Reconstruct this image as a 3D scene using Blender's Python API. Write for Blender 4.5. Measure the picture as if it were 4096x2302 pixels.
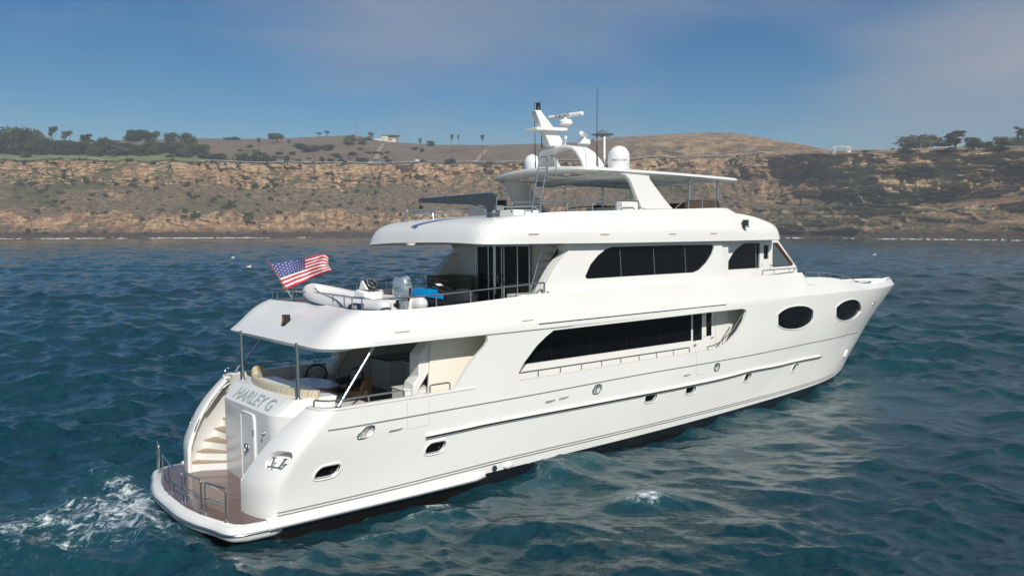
import bpy, bmesh, math, random
import numpy as np
from mathutils import Vector, Matrix, noise, geometry
rnd = random.Random(7)
for o in list(bpy.data.objects): bpy.data.objects.remove(o, do_unlink=True)
SC = bpy.context.scene; COL = SC.collection
# ---------------------------------------------------------------- camera geometry
# The photograph's own pixel grid (4096 x 2302) is used to measure outlines, each at its own real distance.
CX, CY, FP = 2048., 1151., 3100.
def basis(yaw, p, r):
    F = np.array([math.cos(p)*math.cos(yaw), math.cos(p)*math.sin(yaw), math.sin(p)])
    R0 = np.cross(F, [0, 0, 1]); R0 /= np.linalg.norm(R0); U0 = np.cross(R0, F)
    return F, R0*math.cos(r)+U0*math.sin(r), -R0*math.sin(r)+U0*math.cos(r)
CB = np.array([-8.06, -20.22, 7.46])                       # camera in the yacht's frame: x to the bow, y to port, z up
FB, RB, UB = basis(*np.radians([50.61, -3.34, -0.64]))
YH = 912.
PIT = math.atan((CY-YH)/FP)
FW, RW, UW = basis(math.pi/2, -PIT, 0)
MB3 = np.stack([RW, UW, FW]).T @ np.stack([RB, UB, FB])
HC = -(MB3 @ (np.array([5, -3.3, .80])-CB))[2]             # camera height above the water
CW = np.array([0, 0, HC])
BM = Matrix.Identity(4)
for i in range(3):
    for j in range(3): BM[i][j] = float(MB3[i][j])
    BM[i][3] = float((CW-MB3@CB)[i])
BMI = BM.inverted()
def ray(px, py): return FB+RB*(px-CX)/FP-UB*(py-CY)/FP
def PX(px, py, x): d = ray(px, py); return CB+d*((x-CB[0])/d[0])
def PY(px, py, y): d = ray(px, py); return CB+d*((y-CB[1])/d[1])
def PZ(px, py, z): d = ray(px, py); return CB+d*((z-CB[2])/d[2])
def proj(P):
    d = np.asarray(P)-CB; z = d@FB
    return np.array([CX+FP*(d@RB)/z, CY-FP*(d@UB)/z])
def WG(px, py, Y):                                          # world point on a pixel's ray at world depth Y
    d = FW+RW*(px-CX)/FP-UW*(py-CY)/FP
    return CW+d*(Y/d[1])
cam = bpy.data.cameras.new("camera"); co = bpy.data.objects.new("camera", cam); COL.objects.link(co)
cam.sensor_width = 36; cam.lens = 36*FP/4096; cam.clip_start = .5; cam.clip_end = 9000
co.location = CW; co.rotation_euler = (math.pi/2-PIT, 0, 0)
SC.camera = co
# ---------------------------------------------------------------- sky, sun, exposure
SUNB = np.array([-.26, -.75, .60]); SUNW = MB3@(SUNB/np.linalg.norm(SUNB))
elev = math.asin(SUNW[2]); az = math.atan2(SUNW[0], SUNW[1])
sl = bpy.data.lights.new("sun", 'SUN'); sl.energy = 4.4; sl.angle = math.radians(.55); sl.color = (1, .955, .88)
so = bpy.data.objects.new("sun", sl); COL.objects.link(so)
so.rotation_euler = Vector(SUNW).to_track_quat('Z', 'Y').to_euler(); so.location = (40, -40, 80)
W = bpy.data.worlds.new("World"); SC.world = W; W.use_nodes = True
N = W.node_tree.nodes; L = W.node_tree.links; N.clear()
def nd(t, **k):
    n = N.new(t)
    for a, v in k.items(): setattr(n, a, v)
    return n
sky = nd('ShaderNodeTexSky', sky_type='NISHITA'); sky.sun_disc = False; sky.sun_elevation = elev; sky.sun_rotation = az
sky.air_density = 1.0; sky.dust_density = .25; sky.ozone_density = 2.2; sky.altitude = 0
tc = nd('ShaderNodeTexCoord'); mp = nd('ShaderNodeMapping'); mp.inputs['Scale'].default_value = (1.0, 1.0, 3.0); mp.inputs['Rotation'].default_value = (.0, .35, .0); mp.inputs['Location'].default_value = (.35, .1, .4)
ns = nd('ShaderNodeTexNoise'); ns.inputs['Scale'].default_value = 1.7; ns.inputs['Detail'].default_value = 5; ns.inputs['Roughness'].default_value = .42; ns.inputs['Distortion'].default_value = .25
cr = nd('ShaderNodeValToRGB'); cr.color_ramp.elements[0].position = .40; cr.color_ramp.elements[1].position = .66
cr.color_ramp.elements[0].color = (0, 0, 0, 1); cr.color_ramp.elements[1].color = (1, 1, 1, 1)
mx = nd('ShaderNodeMixRGB'); mx.inputs['Color2'].default_value = (5.1, 5.4, 6.2, 1)
hs = nd('ShaderNodeHueSaturation'); hs.inputs['Saturation'].default_value = 1.55; hs.inputs['Value'].default_value = 1
bg = nd('ShaderNodeBackground'); bg.inputs['Strength'].default_value = .062; ow = nd('ShaderNodeOutputWorld')
mul = nd('ShaderNodeMath', operation='MULTIPLY'); mul.inputs[1].default_value = .9
L.new(tc.outputs['Generated'], mp.inputs['Vector']); L.new(mp.outputs[0], ns.inputs['Vector']); sxyz = nd('ShaderNodeSeparateXYZ'); L.new(tc.outputs['Generated'], sxyz.inputs[0]); ma = nd('ShaderNodeMath', operation='MULTIPLY_ADD'); ma.inputs[1].default_value = .34; L.new(sxyz.outputs[0], ma.inputs[0])
mz = nd('ShaderNodeMapRange'); mz.inputs['From Min'].default_value = .06; mz.inputs['From Max'].default_value = .22; mz.inputs['To Min'].default_value = -.10; mz.inputs['To Max'].default_value = .06; L.new(sxyz.outputs[2], mz.inputs['Value'])
md_ = nd('ShaderNodeMath', operation='ADD'); L.new(ns.outputs['Fac'], md_.inputs[0]); L.new(mz.outputs[0], md_.inputs[1]); L.new(md_.outputs[0], ma.inputs[2])
L.new(ma.outputs[0], cr.inputs[0])
L.new(cr.outputs[0], mul.inputs[0]); L.new(mul.outputs[0], mx.inputs['Fac']); L.new(sky.outputs[0], hs.inputs['Color']); tn = nd('ShaderNodeMixRGB', blend_type='MULTIPLY'); tn.inputs['Fac'].default_value = 1; tn.inputs['Color2'].default_value = (.72, .92, 1, 1); L.new(hs.outputs[0], tn.inputs['Color1']); L.new(tn.outputs[0], mx.inputs['Color1'])
L.new(mx.outputs[0], bg.inputs[0]); L.new(bg.outputs[0], ow.inputs[0])
SC.view_settings.view_transform = 'Standard'; SC.view_settings.look = 'None'; SC.view_settings.exposure = .10; SC.view_settings.gamma = 1
SC.render.engine = 'CYCLES'; SC.cycles.max_bounces = 6; SC.cycles.volume_bounces = 0; SC.cycles.use_denoising = True
SC.cycles.transparent_max_bounces = 8
# ---------------------------------------------------------------- materials
def mat(name, col, rough=.5, metal=0, spec=.5, coat=0, noise_amt=0, nscale=8, bump=0, bscale=40, col2=None, alpha=1, emis=None, trans=0):
    m = bpy.data.materials.new(name); m.use_nodes = True; nt = m.node_tree; b = nt.nodes['Principled BSDF']
    b.inputs['Base Color'].default_value = (*col, 1); b.inputs['Roughness'].default_value = rough; b.inputs['Metallic'].default_value = metal
    b.inputs['Specular IOR Level'].default_value = spec; b.inputs['Coat Weight'].default_value = coat; b.inputs['Alpha'].default_value = alpha
    b.inputs['Transmission Weight'].default_value = trans
    if emis: b.inputs['Emission Color'].default_value = (*emis, 1); b.inputs['Emission Strength'].default_value = 1
    t = nt.nodes.new('ShaderNodeTexCoord')
    if noise_amt or col2:
        n = nt.nodes.new('ShaderNodeTexNoise'); n.inputs['Scale'].default_value = nscale; n.inputs['Detail'].default_value = 5
        nt.links.new(t.outputs['Object'], n.inputs['Vector'])
        r = nt.nodes.new('ShaderNodeValToRGB'); r.color_ramp.elements[0].position = .3; r.color_ramp.elements[1].position = .7
        c2 = col2 or tuple(c*(1-noise_amt) for c in col)
        r.color_ramp.elements[0].color = (*c2, 1); r.color_ramp.elements[1].color = (*col, 1)
        nt.links.new(n.outputs['Fac'], r.inputs[0]); nt.links.new(r.outputs[0], b.inputs['Base Color'])
    if bump:
        n = nt.nodes.new('ShaderNodeTexNoise'); n.inputs['Scale'].default_value = bscale; n.inputs['Detail'].default_value = 4
        nt.links.new(t.outputs['Object'], n.inputs['Vector'])
        bb = nt.nodes.new('ShaderNodeBump'); bb.inputs['Strength'].default_value = bump; bb.inputs['Distance'].default_value = .02
        nt.links.new(n.outputs['Fac'], bb.inputs['Height']); nt.links.new(bb.outputs[0], b.inputs['Normal'])
    return m
def stripes(name, cols, axis, scale, rough=.7, bump=.0):
    m = bpy.data.materials.new(name); m.use_nodes = True; nt = m.node_tree; b = nt.nodes['Principled BSDF']; b.inputs['Roughness'].default_value = rough
    t = nt.nodes.new('ShaderNodeTexCoord'); s = nt.nodes.new('ShaderNodeSeparateXYZ'); nt.links.new(t.outputs['Object'], s.inputs[0])
    mm = nt.nodes.new('ShaderNodeMath'); mm.operation = 'MULTIPLY'; mm.inputs[1].default_value = scale; nt.links.new(s.outputs[axis], mm.inputs[0])
    f = nt.nodes.new('ShaderNodeMath'); f.operation = 'FRACT'; nt.links.new(mm.outputs[0], f.inputs[0])
    r = nt.nodes.new('ShaderNodeValToRGB'); r.color_ramp.interpolation = 'CONSTANT'; e = r.color_ramp.elements
    while len(e) < len(cols): e.new(.5)
    for i, (p, c) in enumerate(cols): e[i].position = p; e[i].color = (*c, 1)
    nt.links.new(f.outputs[0], r.inputs[0]); nt.links.new(r.outputs[0], b.inputs['Base Color'])
    return m
def gel(name, col=(.76, .76, .735)):
    m = mat(name, col, rough=.3, spec=.5, coat=.2); nt = m.node_tree; b = nt.nodes['Principled BSDF']
    b.inputs['Coat Roughness'].default_value = .12
    t = nt.nodes.new('ShaderNodeTexCoord'); n = nt.nodes.new('ShaderNodeTexNoise'); n.inputs['Scale'].default_value = .35; n.inputs['Detail'].default_value = 6
    nt.links.new(t.outputs['Object'], n.inputs['Vector'])
    r = nt.nodes.new('ShaderNodeValToRGB'); r.color_ramp.elements[0].position = .3; r.color_ramp.elements[1].position = .75
    r.color_ramp.elements[0].color = tuple(c*.95 for c in col)+(1,); r.color_ramp.elements[1].color = (*col, 1)
    nt.links.new(n.outputs['Fac'], r.inputs[0]); nt.links.new(r.outputs[0], b.inputs['Base Color'])
    n2 = nt.nodes.new('ShaderNodeTexNoise'); n2.inputs['Scale'].default_value = .9; n2.inputs['Detail'].default_value = 1
    nt.links.new(t.outputs['Object'], n2.inputs['Vector'])
    bb = nt.nodes.new('ShaderNodeBump'); bb.inputs['Strength'].default_value = .12; bb.inputs['Distance'].default_value = .02
    nt.links.new(n2.outputs['Fac'], bb.inputs['Height']); nt.links.new(bb.outputs[0], b.inputs['Normal'])
    return m
M = {}
M['gel'] = gel('white_gelcoat'); M['cream'] = mat('cream_gelcoat', (.80, .76, .66), .4)
M['liner'] = mat('ceiling_liner', (.72, .73, .70), .5, noise_amt=.05, nscale=1)
M['seam'] = mat('seam_sealant', (.22, .23, .23), .6)
M['seamlight'] = mat('panel_seam', (.55, .55, .53), .6)
M['glass'] = mat('dark_tinted_glass', (.003, .004, .005), .05, spec=.14, coat=0)
M['clearglass'] = mat('wheelhouse_glass', (.06, .09, .10), .05, spec=.5)
M['steel'] = mat('polished_steel', (.58, .60, .61), .27, metal=1, noise_amt=.1, nscale=3)
M['darksteel'] = mat('dark_steel', (.30, .31, .33), .25, metal=1)
M['black'] = mat('black_plastic', (.012, .012, .014), .35, noise_amt=.2)
M['rubber'] = mat('black_rubber', (.02, .022, .025), .5, bump=.2)
M['boot'] = mat('black_boot_top', (.006, .008, .010), .18, coat=.5)
M['antifoul'] = mat('brown_antifouling', (.007, .004, .003), .3, col2=(.003, .0025, .002), nscale=2.5)
M['teak'] = stripes('teak_planks', [(0, (.22, .155, .11)), (.93, (.09, .065, .05))], 1, 16, .45)
M['teakwet'] = stripes('wet_teak_planks', [(0, (.15, .095, .08)), (.9, (.07, .045, .04))], 1, 14, .13)
M['varnish'] = mat('varnished_wood', (.42, .12, .03), .2, coat=.6, noise_amt=.4, nscale=20)
M['stepteak'] = stripes('step_teak', [(0, (.40, .31, .22)), (.85, (.16, .12, .09))], 0, 22, .6)
M['navy'] = mat('navy_blue', (.02, .035, .09), .4); M['grey'] = mat('mid_grey', (.22, .24, .26), .5, noise_amt=.2)
M['letter'] = mat('grey_green_lettering', (.40, .48, .47), .4)
# ---------------------------------------------------------------- mesh helpers
ORG = {}; TWIN = {}
class MB:
    def __init__(s): s.v = []; s.f = []; s.mi = []; s.cur = 0; s.mir = False
    def add(s, vs, fs, mi=None):
        n = len(s.v); s.v += [tuple(map(float, p)) for p in vs]; s.f += [tuple(n+i for i in f) for f in fs]; s.mi += [s.cur if mi is None else mi]*len(fs); return s
    def box(s, x0, x1, y0, y1, z0, z1):
        return s.add([(x0, y0, z0), (x1, y0, z0), (x1, y1, z0), (x0, y1, z0), (x0, y0, z1), (x1, y0, z1), (x1, y1, z1), (x0, y1, z1)],
                     [(0, 3, 2, 1), (4, 5, 6, 7), (0, 1, 5, 4), (1, 2, 6, 5), (2, 3, 7, 6), (3, 0, 4, 7)])
    def obox(s, c, ax, ay, az_):
        c, ax, ay, az_ = map(np.asarray, (c, ax, ay, az_))
        P = [c+i*ax+j*ay+k*az_ for k in (-1, 1) for i, j in ((-1, -1), (1, -1), (1, 1), (-1, 1))]
        return s.add(P, [(0, 3, 2, 1), (4, 5, 6, 7), (0, 1, 5, 4), (1, 2, 6, 5), (2, 3, 7, 6), (3, 0, 4, 7)])
    def prism(s, pts, d):                                    # closed planar outline extruded by vector d
        n = len(pts); P = [np.asarray(p, float) for p in pts]; d = np.asarray(d, float)
        return s.add(P+[p+d for p in P], [tuple(range(n-1, -1, -1)), tuple(range(n, 2*n))]+[(i, (i+1) % n, n+(i+1) % n, n+i) for i in range(n)])
    def loft(s, rings, close=True, caps=True):
        n = len(rings[0]); vs = [p for r in rings for p in r]; fs = []
        for a in range(len(rings)-1):
            for i in range(n if close else n-1):
                j = (i+1) % n; fs.append((a*n+i, a*n+j, (a+1)*n+j, (a+1)*n+i))
        if caps and close: fs += [tuple(range(n-1, -1, -1)), tuple((len(rings)-1)*n+i for i in range(n))]
        return s.add(vs, fs)
    def tube(s, pts, r, n=8, caps=True):
        P = [np.asarray(p, float) for p in pts]; rs = r if hasattr(r, '__len__') else [r]*len(P)
        T = []
        for i in range(len(P)):
            t = (P[min(i+1, len(P)-1)]-P[max(i-1, 0)]); T.append(t/(np.linalg.norm(t)+1e-9))
        a = np.array([0, 0, 1.]) if abs(T[0][2]) < .9 else np.array([1., 0, 0])
        u = np.cross(T[0], a); u /= np.linalg.norm(u); rings = []
        for i in range(len(P)):
            u = u-T[i]*(u@T[i]); u /= np.linalg.norm(u); w = np.cross(T[i], u)
            rings.append([P[i]+rs[i]*(math.cos(2*math.pi*k/n)*u+math.sin(2*math.pi*k/n)*w) for k in range(n)])
        return s.loft(rings, True, caps)
    def lathe(s, c, prof, n=20, axis=2):                     # prof: (radius, height)
        c = np.asarray(c, float); rings = []
        for r, h in prof:
            ring = []
            for k in range(n):
                t = 2*math.pi*k/n; p = [r*math.cos(t), r*math.sin(t), h]
                if axis == 0: p = [h, p[0], p[1]]
                if axis == 1: p = [p[1], h, p[0]]
                ring.append(c+p)
            rings.append(ring)
        return s.loft(rings)
    def ell(s, c, rx, ry, rz, n=14, m=8):
        rings = []
        for j in range(m+1):
            ph = -math.pi/2+math.pi*j/m; q = max(math.cos(ph), .001)
            rings.append([(c[0]+rx*q*math.cos(2*math.pi*k/n), c[1]+ry*q*math.sin(2*math.pi*k/n), c[2]+rz*math.sin(ph)) for k in range(n)])
        return s.loft(rings)
    def mirror(s):
        s.mir = True; return s
    def join(s):
        n = len(s.v); s.v += [(x, -y, z) for x, y, z in s.v]; s.f += [tuple(n+i for i in reversed(f)) for f in s.f]; s.mi += list(s.mi); return s
    def build(s, name, m, parent=None, smooth=35, bevel=0, org=None):
        o3 = org if org is not None else (ORG.get(parent.name, (0, 0, 0)) if parent else (0, 0, 0))
        me = bpy.data.meshes.new(name); me.from_pydata([(x-o3[0], y-o3[1], z-o3[2]) for x, y, z in s.v], [], s.f)
        ms = m if isinstance(m, (list, tuple)) else [m]
        for k in ms: me.materials.append(M[k] if isinstance(k, str) else k)
        if len(ms) > 1: me.polygons.foreach_set('material_index', s.mi)
        bm = bmesh.new(); bm.from_mesh(me); bmesh.ops.remove_doubles(bm, verts=bm.verts, dist=1e-5)
        bmesh.ops.recalc_face_normals(bm, faces=bm.faces); bm.to_mesh(me); bm.free()
        if smooth:
            me.shade_smooth(); me.set_sharp_from_angle(angle=math.radians(smooth))
        o = bpy.data.objects.new(name, me); COL.objects.link(o)
        if parent: o.parent = parent
        if bevel:
            b = o.modifiers.new('bevel', 'BEVEL'); b.width = bevel; b.segments = 2; b.limit_method = 'ANGLE'; b.angle_limit = math.radians(40)
        if s.mir:                                            # the port twin is a part of its own
            t = MB(); t.v = [(x, -y, z) for x, y, z in s.v]; t.f = [tuple(reversed(f)) for f in s.f]; t.mi = s.mi
            TWIN[o.name] = t.build(name, m, TWIN.get(parent.name, parent), smooth, bevel, o3)
        return o
def tag(o, label, cat, group=None, kind=None):
    if label: o['label'] = label
    if cat: o['category'] = cat
    if group: o['group'] = group
    if kind: o['kind'] = kind
    return o
def thing(name, label, cat, loc=(0, 0, 0), boat=True, group=None, rz=0):
    o = bpy.data.objects.new(name, None); COL.objects.link(o); o.empty_display_size = .2
    ORG[o.name] = tuple(loc)
    o.matrix_world = (BM if boat else Matrix.Identity(4)) @ Matrix.Translation(loc) @ Matrix.Rotation(rz, 4, 'Z')
    return tag(o, label, cat, group)
def pchip(xs, ys, x):
    xs = np.asarray(xs, float); ys = np.asarray(ys, float); h = np.diff(xs); dl = np.diff(ys)/h; m = np.zeros(len(xs))
    for i in range(1, len(xs)-1):
        if dl[i-1]*dl[i] > 0:
            w1 = 2*h[i]+h[i-1]; w2 = h[i]+2*h[i-1]; m[i] = (w1+w2)/(w1/dl[i-1]+w2/dl[i])
    m[0], m[-1] = dl[0], dl[-1]
    x = np.clip(np.asarray(x, float), xs[0], xs[-1]); k = np.clip(np.searchsorted(xs, x, side='right')-1, 0, len(xs)-2)
    t = (x-xs[k])/h[k]
    return (1+2*t)*(1-t)**2*ys[k]+t*(1-t)**2*h[k]*m[k]+t*t*(3-2*t)*ys[k+1]+t*t*(t-1)*h[k]*m[k+1]
def arcpath(pts, r=.08, n=5):                                # rounds the corners of a polyline
    P = [np.asarray(p, float) for p in pts]; out = [P[0]]
    for i in range(1, len(P)-1):
        a, b = P[i-1]-P[i], P[i+1]-P[i]; la, lb = np.linalg.norm(a), np.linalg.norm(b); rr = min(r, la*.45, lb*.45)
        s, e = P[i]+a/la*rr, P[i]+b/lb*rr
        for k in range(n+1):
            t = k/n; out.append((1-t)**2*s+2*t*(1-t)*P[i]+t*t*e)
    out.append(P[-1]); return out
def cat2(pts, n=6):                                          # smooth curve through points
    P = [np.asarray(p, float) for p in pts]; out = []
    for i in range(len(P)-1):
        p0, p1, p2, p3 = P[max(i-1, 0)], P[i], P[i+1], P[min(i+2, len(P)-1)]
        for k in range(n):
            t = k/n; out.append(.5*((2*p1)+(-p0+p2)*t+(2*p0-5*p1+4*p2-p3)*t*t+(-p0+3*p1-3*p2+p3)*t**3))
    out.append(P[-1]); return out
def invS(S, px, py, g):                                      # (u, v) on surface S seen at a pixel of the photograph
    uv = np.array(g, float)
    for _ in range(14):
        p0 = proj(S(*uv)); e = np.array([px, py])-p0
        if e@e < .01: break
        J = np.stack([(proj(S(uv[0]+1e-3, uv[1]))-p0)/1e-3, (proj(S(uv[0], uv[1]+1e-3))-p0)/1e-3], 1)
        try: d = np.linalg.solve(J, e)
        except Exception: break
        uv += np.clip(d, -2.5, 2.5)
    return uv
def traceS(S, pts, g):
    out = []
    for p in pts:
        g = invS(S, *p, g); out.append(g)
    return out
def refine(poly, d):
    out = []
    for i in range(len(poly)):
        a, b = np.asarray(poly[i], float), np.asarray(poly[(i+1) % len(poly)], float); n = max(1, int(np.linalg.norm(b-a)/d))
        out += [a+(b-a)*k/n for k in range(n)]
    return out
def inside(p, poly):
    x, y = p; c = False; n = len(poly)
    for i in range(n):
        a, b = poly[i], poly[(i+1) % n]
        if (a[1] > y) != (b[1] > y) and x < (b[0]-a[0])*(y-a[1])/(b[1]-a[1]+1e-12)+a[0]: c = not c
    return c
def normS(S, u, v, side=-1):
    e = 1e-3; a = S(u+e, v)-S(u-e, v); b = S(u, v+e)-S(u, v-e); n = np.cross(a, b); return n/(np.linalg.norm(n)+1e-12)
def skin(mb, S, outline, holes=(), du=.5, dv=.4, thick=.06, edge=.25, us=None):
    """a curved plate lying on surface S(u, v), cut to an outline with holes, with real thickness"""
    loops = [refine(outline, edge)]+[refine(h, edge*.6) for h in holes]
    vs = []; es = []
    for lp in loops:
        n0 = len(vs); vs += [Vector((float(p[0]), float(p[1]))) for p in lp]; es += [(n0+i, n0+(i+1) % len(lp)) for i in range(len(lp))]
    O = np.array([tuple(v) for v in vs[:len(loops[0])]]); lo = O.min(0); hi = O.max(0)
    gu = us if us is not None else np.arange(lo[0]+du*.5, hi[0], du)
    for a in gu:
        if not lo[0] < a < hi[0]: continue
        for b in np.arange(lo[1]+dv*.5, hi[1], dv):
            if inside((a, b), loops[0]) and not any(inside((a, b), h) for h in loops[1:]):
                ok = all((a-q[0])**2+(b-q[1])**2 > (.3*min(du, dv, edge*2))**2 for lp in loops for q in lp)
                if ok: vs.append(Vector((float(a), float(b))))
    nv, ne, nf, _, _, _ = geometry.delaunay_2d_cdt(vs, es, [], 0, 1e-6)
    keep = []
    for f in nf:
        c = sum((nv[i] for i in f), Vector((0, 0)))/len(f)
        if inside(c, loops[0]) and not any(inside(c, h) for h in loops[1:]): keep.append(tuple(f))
    P = [S(v.x, v.y) for v in nv]; Nn = [normS(S, v.x, v.y) for v in nv]; n = len(P)
    Q = [p-q*thick for p, q in zip(P, Nn)]
    cnt = {}
    for f in keep:
        for i in range(len(f)):
            a, b = f[i], f[(i+1) % len(f)]; cnt[(a, b)] = 1
    walls = [(b, a, a+n, b+n) for (a, b) in cnt if (b, a) not in cnt]
    mb.add(P+Q, keep+[tuple(n+i for i in reversed(f)) for f in keep]+walls)
    return mb
def strip_on(mb, S, uvs, w, off=.004, closed=False):           # a thin raised line following a surface
    pts = [S(*uv)+normS(S, *uv)*off for uv in uvs]
    mb.tube(pts+([pts[0]] if closed else []), w, 6)
    return mb
# ================================================================ YACHT
yacht = thing('motor_yacht', 'white three deck motor yacht with HARLEY G on its transom', 'yacht', (16, 0, .8))
Y = yacht
def ip(tab): a = np.array(tab, float); return lambda x: float(np.interp(x, a[:, 0], a[:, 1]))
XE = ip([(-1, -1.57), (1.15, -1.57), (1.89, -1.56), (2.23, -1.38), (2.65, -1.12), (3.03, -.80), (3.38, -.42), (3.62, -.14), (6, -.14)])
YE = ip([(-1, 2.0), (1.15, 2.03), (1.89, 2.02), (2.69, 2.39), (3.58, 2.80), (6, 2.8)])
XS = lambda z: float(pchip([-1, -.6, .5, 1.5, 2.4, 3.7, 4.5, 5.12, 5.5], [28.4, 28.8, 29.9, 31.0, 32.35, 34.15, 35.15, 35.85, 36.15], z))
LV = [(-.6, [0, 1.5, 4, 7, 10, 14, 18, 25, 60], [0, .4, 1.2, 1.9, 2.4, 2.8, 3.0, 3.1, 3.1]),
      (1.1, [0, .25, .7, 1.6, 3, 4.6, 6.6, 8.6, 10.6, 12.6, 14.6, 17, 20, 26, 31, 34, 60], [0, .28, .6, 1.05, 1.6, 2.1, 2.5, 2.75, 2.93, 3.07, 3.19, 3.29, 3.35, 3.36, 3.22, 3.12, 3.1]),
      (3.1, [0, .25, .8, 1.8, 3.5, 5.5, 7.5, 9.5, 11.5, 13.5, 15.5, 17.5, 21, 60], [0, .25, .55, .95, 1.5, 2.0, 2.42, 2.75, 2.98, 3.17, 3.31, 3.41, 3.5, 3.5]),
      (5.12, [0, .3, .8, 1.8, 3.85, 5.85, 7.85, 9.85, 11.85, 13.85, 15.85, 17.85, 19.85, 23, 60], [0, .45, .8, 1.22, 1.75, 2.08, 2.35, 2.60, 2.82, 3.02, 3.2, 3.33, 3.42, 3.5, 3.5])]
UT = np.concatenate([np.arange(0, 4, .05), np.arange(4, 40.01, .25)]); ZT = np.arange(-.7, 5.6, .1)
_p = [pchip(a, b, UT) for _, a, b in LV]
BT = np.array([[float(v) for v in [pchip([l[0] for l in LV], [q[i] for q in _p], z) for i in range(len(UT))]] for z in ZT])
def bh(x, z):
    u = max(XS(z)-x, 0); zi = min(max((z+.7)/.1, 0), len(ZT)-1.001); k = int(zi); f = zi-k
    return float((1-f)*np.interp(u, UT, BT[k])+f*np.interp(u, UT, BT[k+1]))
UA = 1.1; XB = 14.; UBm = UA+XB+1.1; UE = UBm+22.
def HS(u, z):
    xe = XE(z)
    if u < UA:
        th = max(u, 0)/UA*math.pi/2; x = xe+.5*(1-math.cos(th)); ye = YE(z); b = bh(xe+.5, z); return np.array([x, -(ye+(b-ye)*math.sin(th)), z])
    if u < UBm: x = xe+.5+(u-UA)*(XB-xe-.5)/(UBm-UA)
    else: x = XB+(u-UBm)/(UE-UBm)*(XS(z)-XB)
    return np.array([x, -bh(x, z), z])
def hu(px, py, g=(12, 2.5)): return invS(HS, px, py, g)
def stadium(c, a, b, n=7):
    out = []
    for k in range(n): t = -math.pi/2+math.pi*k/(n-1); out.append((c[0]+a-b+b*math.cos(t), c[1]+b*math.sin(t)))
    for k in range(n): t = math.pi/2+math.pi*k/(n-1); out.append((c[0]-a+b+b*math.cos(t), c[1]+b*math.sin(t)))
    return out
fin_aft = [(1815.8, 1566), (1825.5, 1544.6), (1845, 1510), (1876, 1459), (1907, 1420), (1942, 1381.5), (1951, 1364), (1950, 1349)]
open_px = [(2069, 1509), (2077, 1486), (2092, 1457), (2103, 1441), (2146, 1383), (2183, 1346), (2215, 1320), (2395, 1299.5), (2763, 1257), (2844, 1247.5), (2970, 1234), (2984, 1238), (2987, 1248), (2976, 1283), (2952, 1325), (2918, 1362), (2881, 1387), (2840, 1401), (2777, 1410), (2561, 1443), (2354, 1478), (2082, 1522)]
def cl(uvs, lo, hi): return [(u, min(max(v, lo), hi)) for u, v in uvs]
finuv = [tuple(q) for q in traceS(HS, fin_aft, (7, 3.6))]
openuv = cl([tuple(q) for q in traceS(HS, open_px, (8, 3.7))], 3.55, 4.925)
ports = [hu(1310, 1884, (2.5, 2)), hu(1742, 1788, (5, 2)), hu(2603, 1588, (14, 2)), hu(2763, 1556, (16, 2)), hu(2990, 1507.5, (20, 2)), hu(3180, 1468, (25, 2))]
fair = [hu(1464, 1727, (3.5, 2.9)), hu(2388, 1555, (12, 2.9)), hu(2867, 1467, (17, 2.9))]
slots = [hu(1584, 1722, (4, 2.8)), hu(2202, 1606, (10, 2.8)), hu(2256, 1593, (10.5, 2.8)), hu(2749, 1502, (16, 2.8))]
bow1 = [(3000+x/2.413, 1050+y/2.413) for x, y in [(265, 510), (275, 490), (310, 460), (370, 430), (450, 415), (520, 415), (570, 430), (605, 455), (612, 480), (608, 545), (590, 575), (540, 610), (470, 637), (390, 645), (320, 635), (275, 610), (265, 590)]]
bow2 = [(3000+x/2.413, 1050+y/2.413) for x, y in [(828, 440), (845, 415), (890, 380), (950, 357), (1005, 352), (1045, 370), (1065, 400), (1070, 450), (1060, 480), (1030, 515), (980, 548), (920, 562), (870, 555), (835, 530), (828, 510)]]
def smo(q): q = [np.array(p) for p in q]; n = len(q)-1; s = cat2([q[-2]]+q+[q[1]], 4); return [tuple(p) for p in s[4:-5]]
b1 = smo(traceS(HS, bow1, (25, 4))); b2 = smo(traceS(HS, bow2, (30, 4)))
cleat = hu(1115, 1842, (.9, 2.0))
holes = [openuv, b1, b2]+[stadium(c, .31, .145) for c in ports]+[stadium(c, .20, .135) for c in fair]+[stadium(c, .22, .045, 4) for c in slots]+[stadium(cleat, .30, .21, 8)]
out = [(0, 1.08)]+[(u, 1.08) for u in np.arange(.2, UE, .5)]+[(UE, 1.08)]+[(UE, z) for z in np.arange(1.5, 4.9, .4)]+[(UE, 4.97)]
out += [(u, 4.97) for u in np.arange(UE-.5, finuv[-1][0]+.1, -.5)]+[(finuv[-1][0], 4.97)]+[q for q in reversed(finuv) if 3.6 < q[1] < 4.95]+[(finuv[0][0], 3.56), (1.2, 3.56), (.7, 3.56), (.3, 3.56), (0, 3.56)]
us = list(np.arange(.08, UA+.5, .11))+list(np.arange(UA+.6, UBm, .5))+list(np.arange(UBm+.3, UE-3, .35))+list(np.arange(UE-3, UE-.05, .12))
mb = skin(MB(), HS, out, holes, dv=.2, thick=.10, edge=.24, us=us).join()
mb.build('hull', 'gel', Y, smooth=28)
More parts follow.
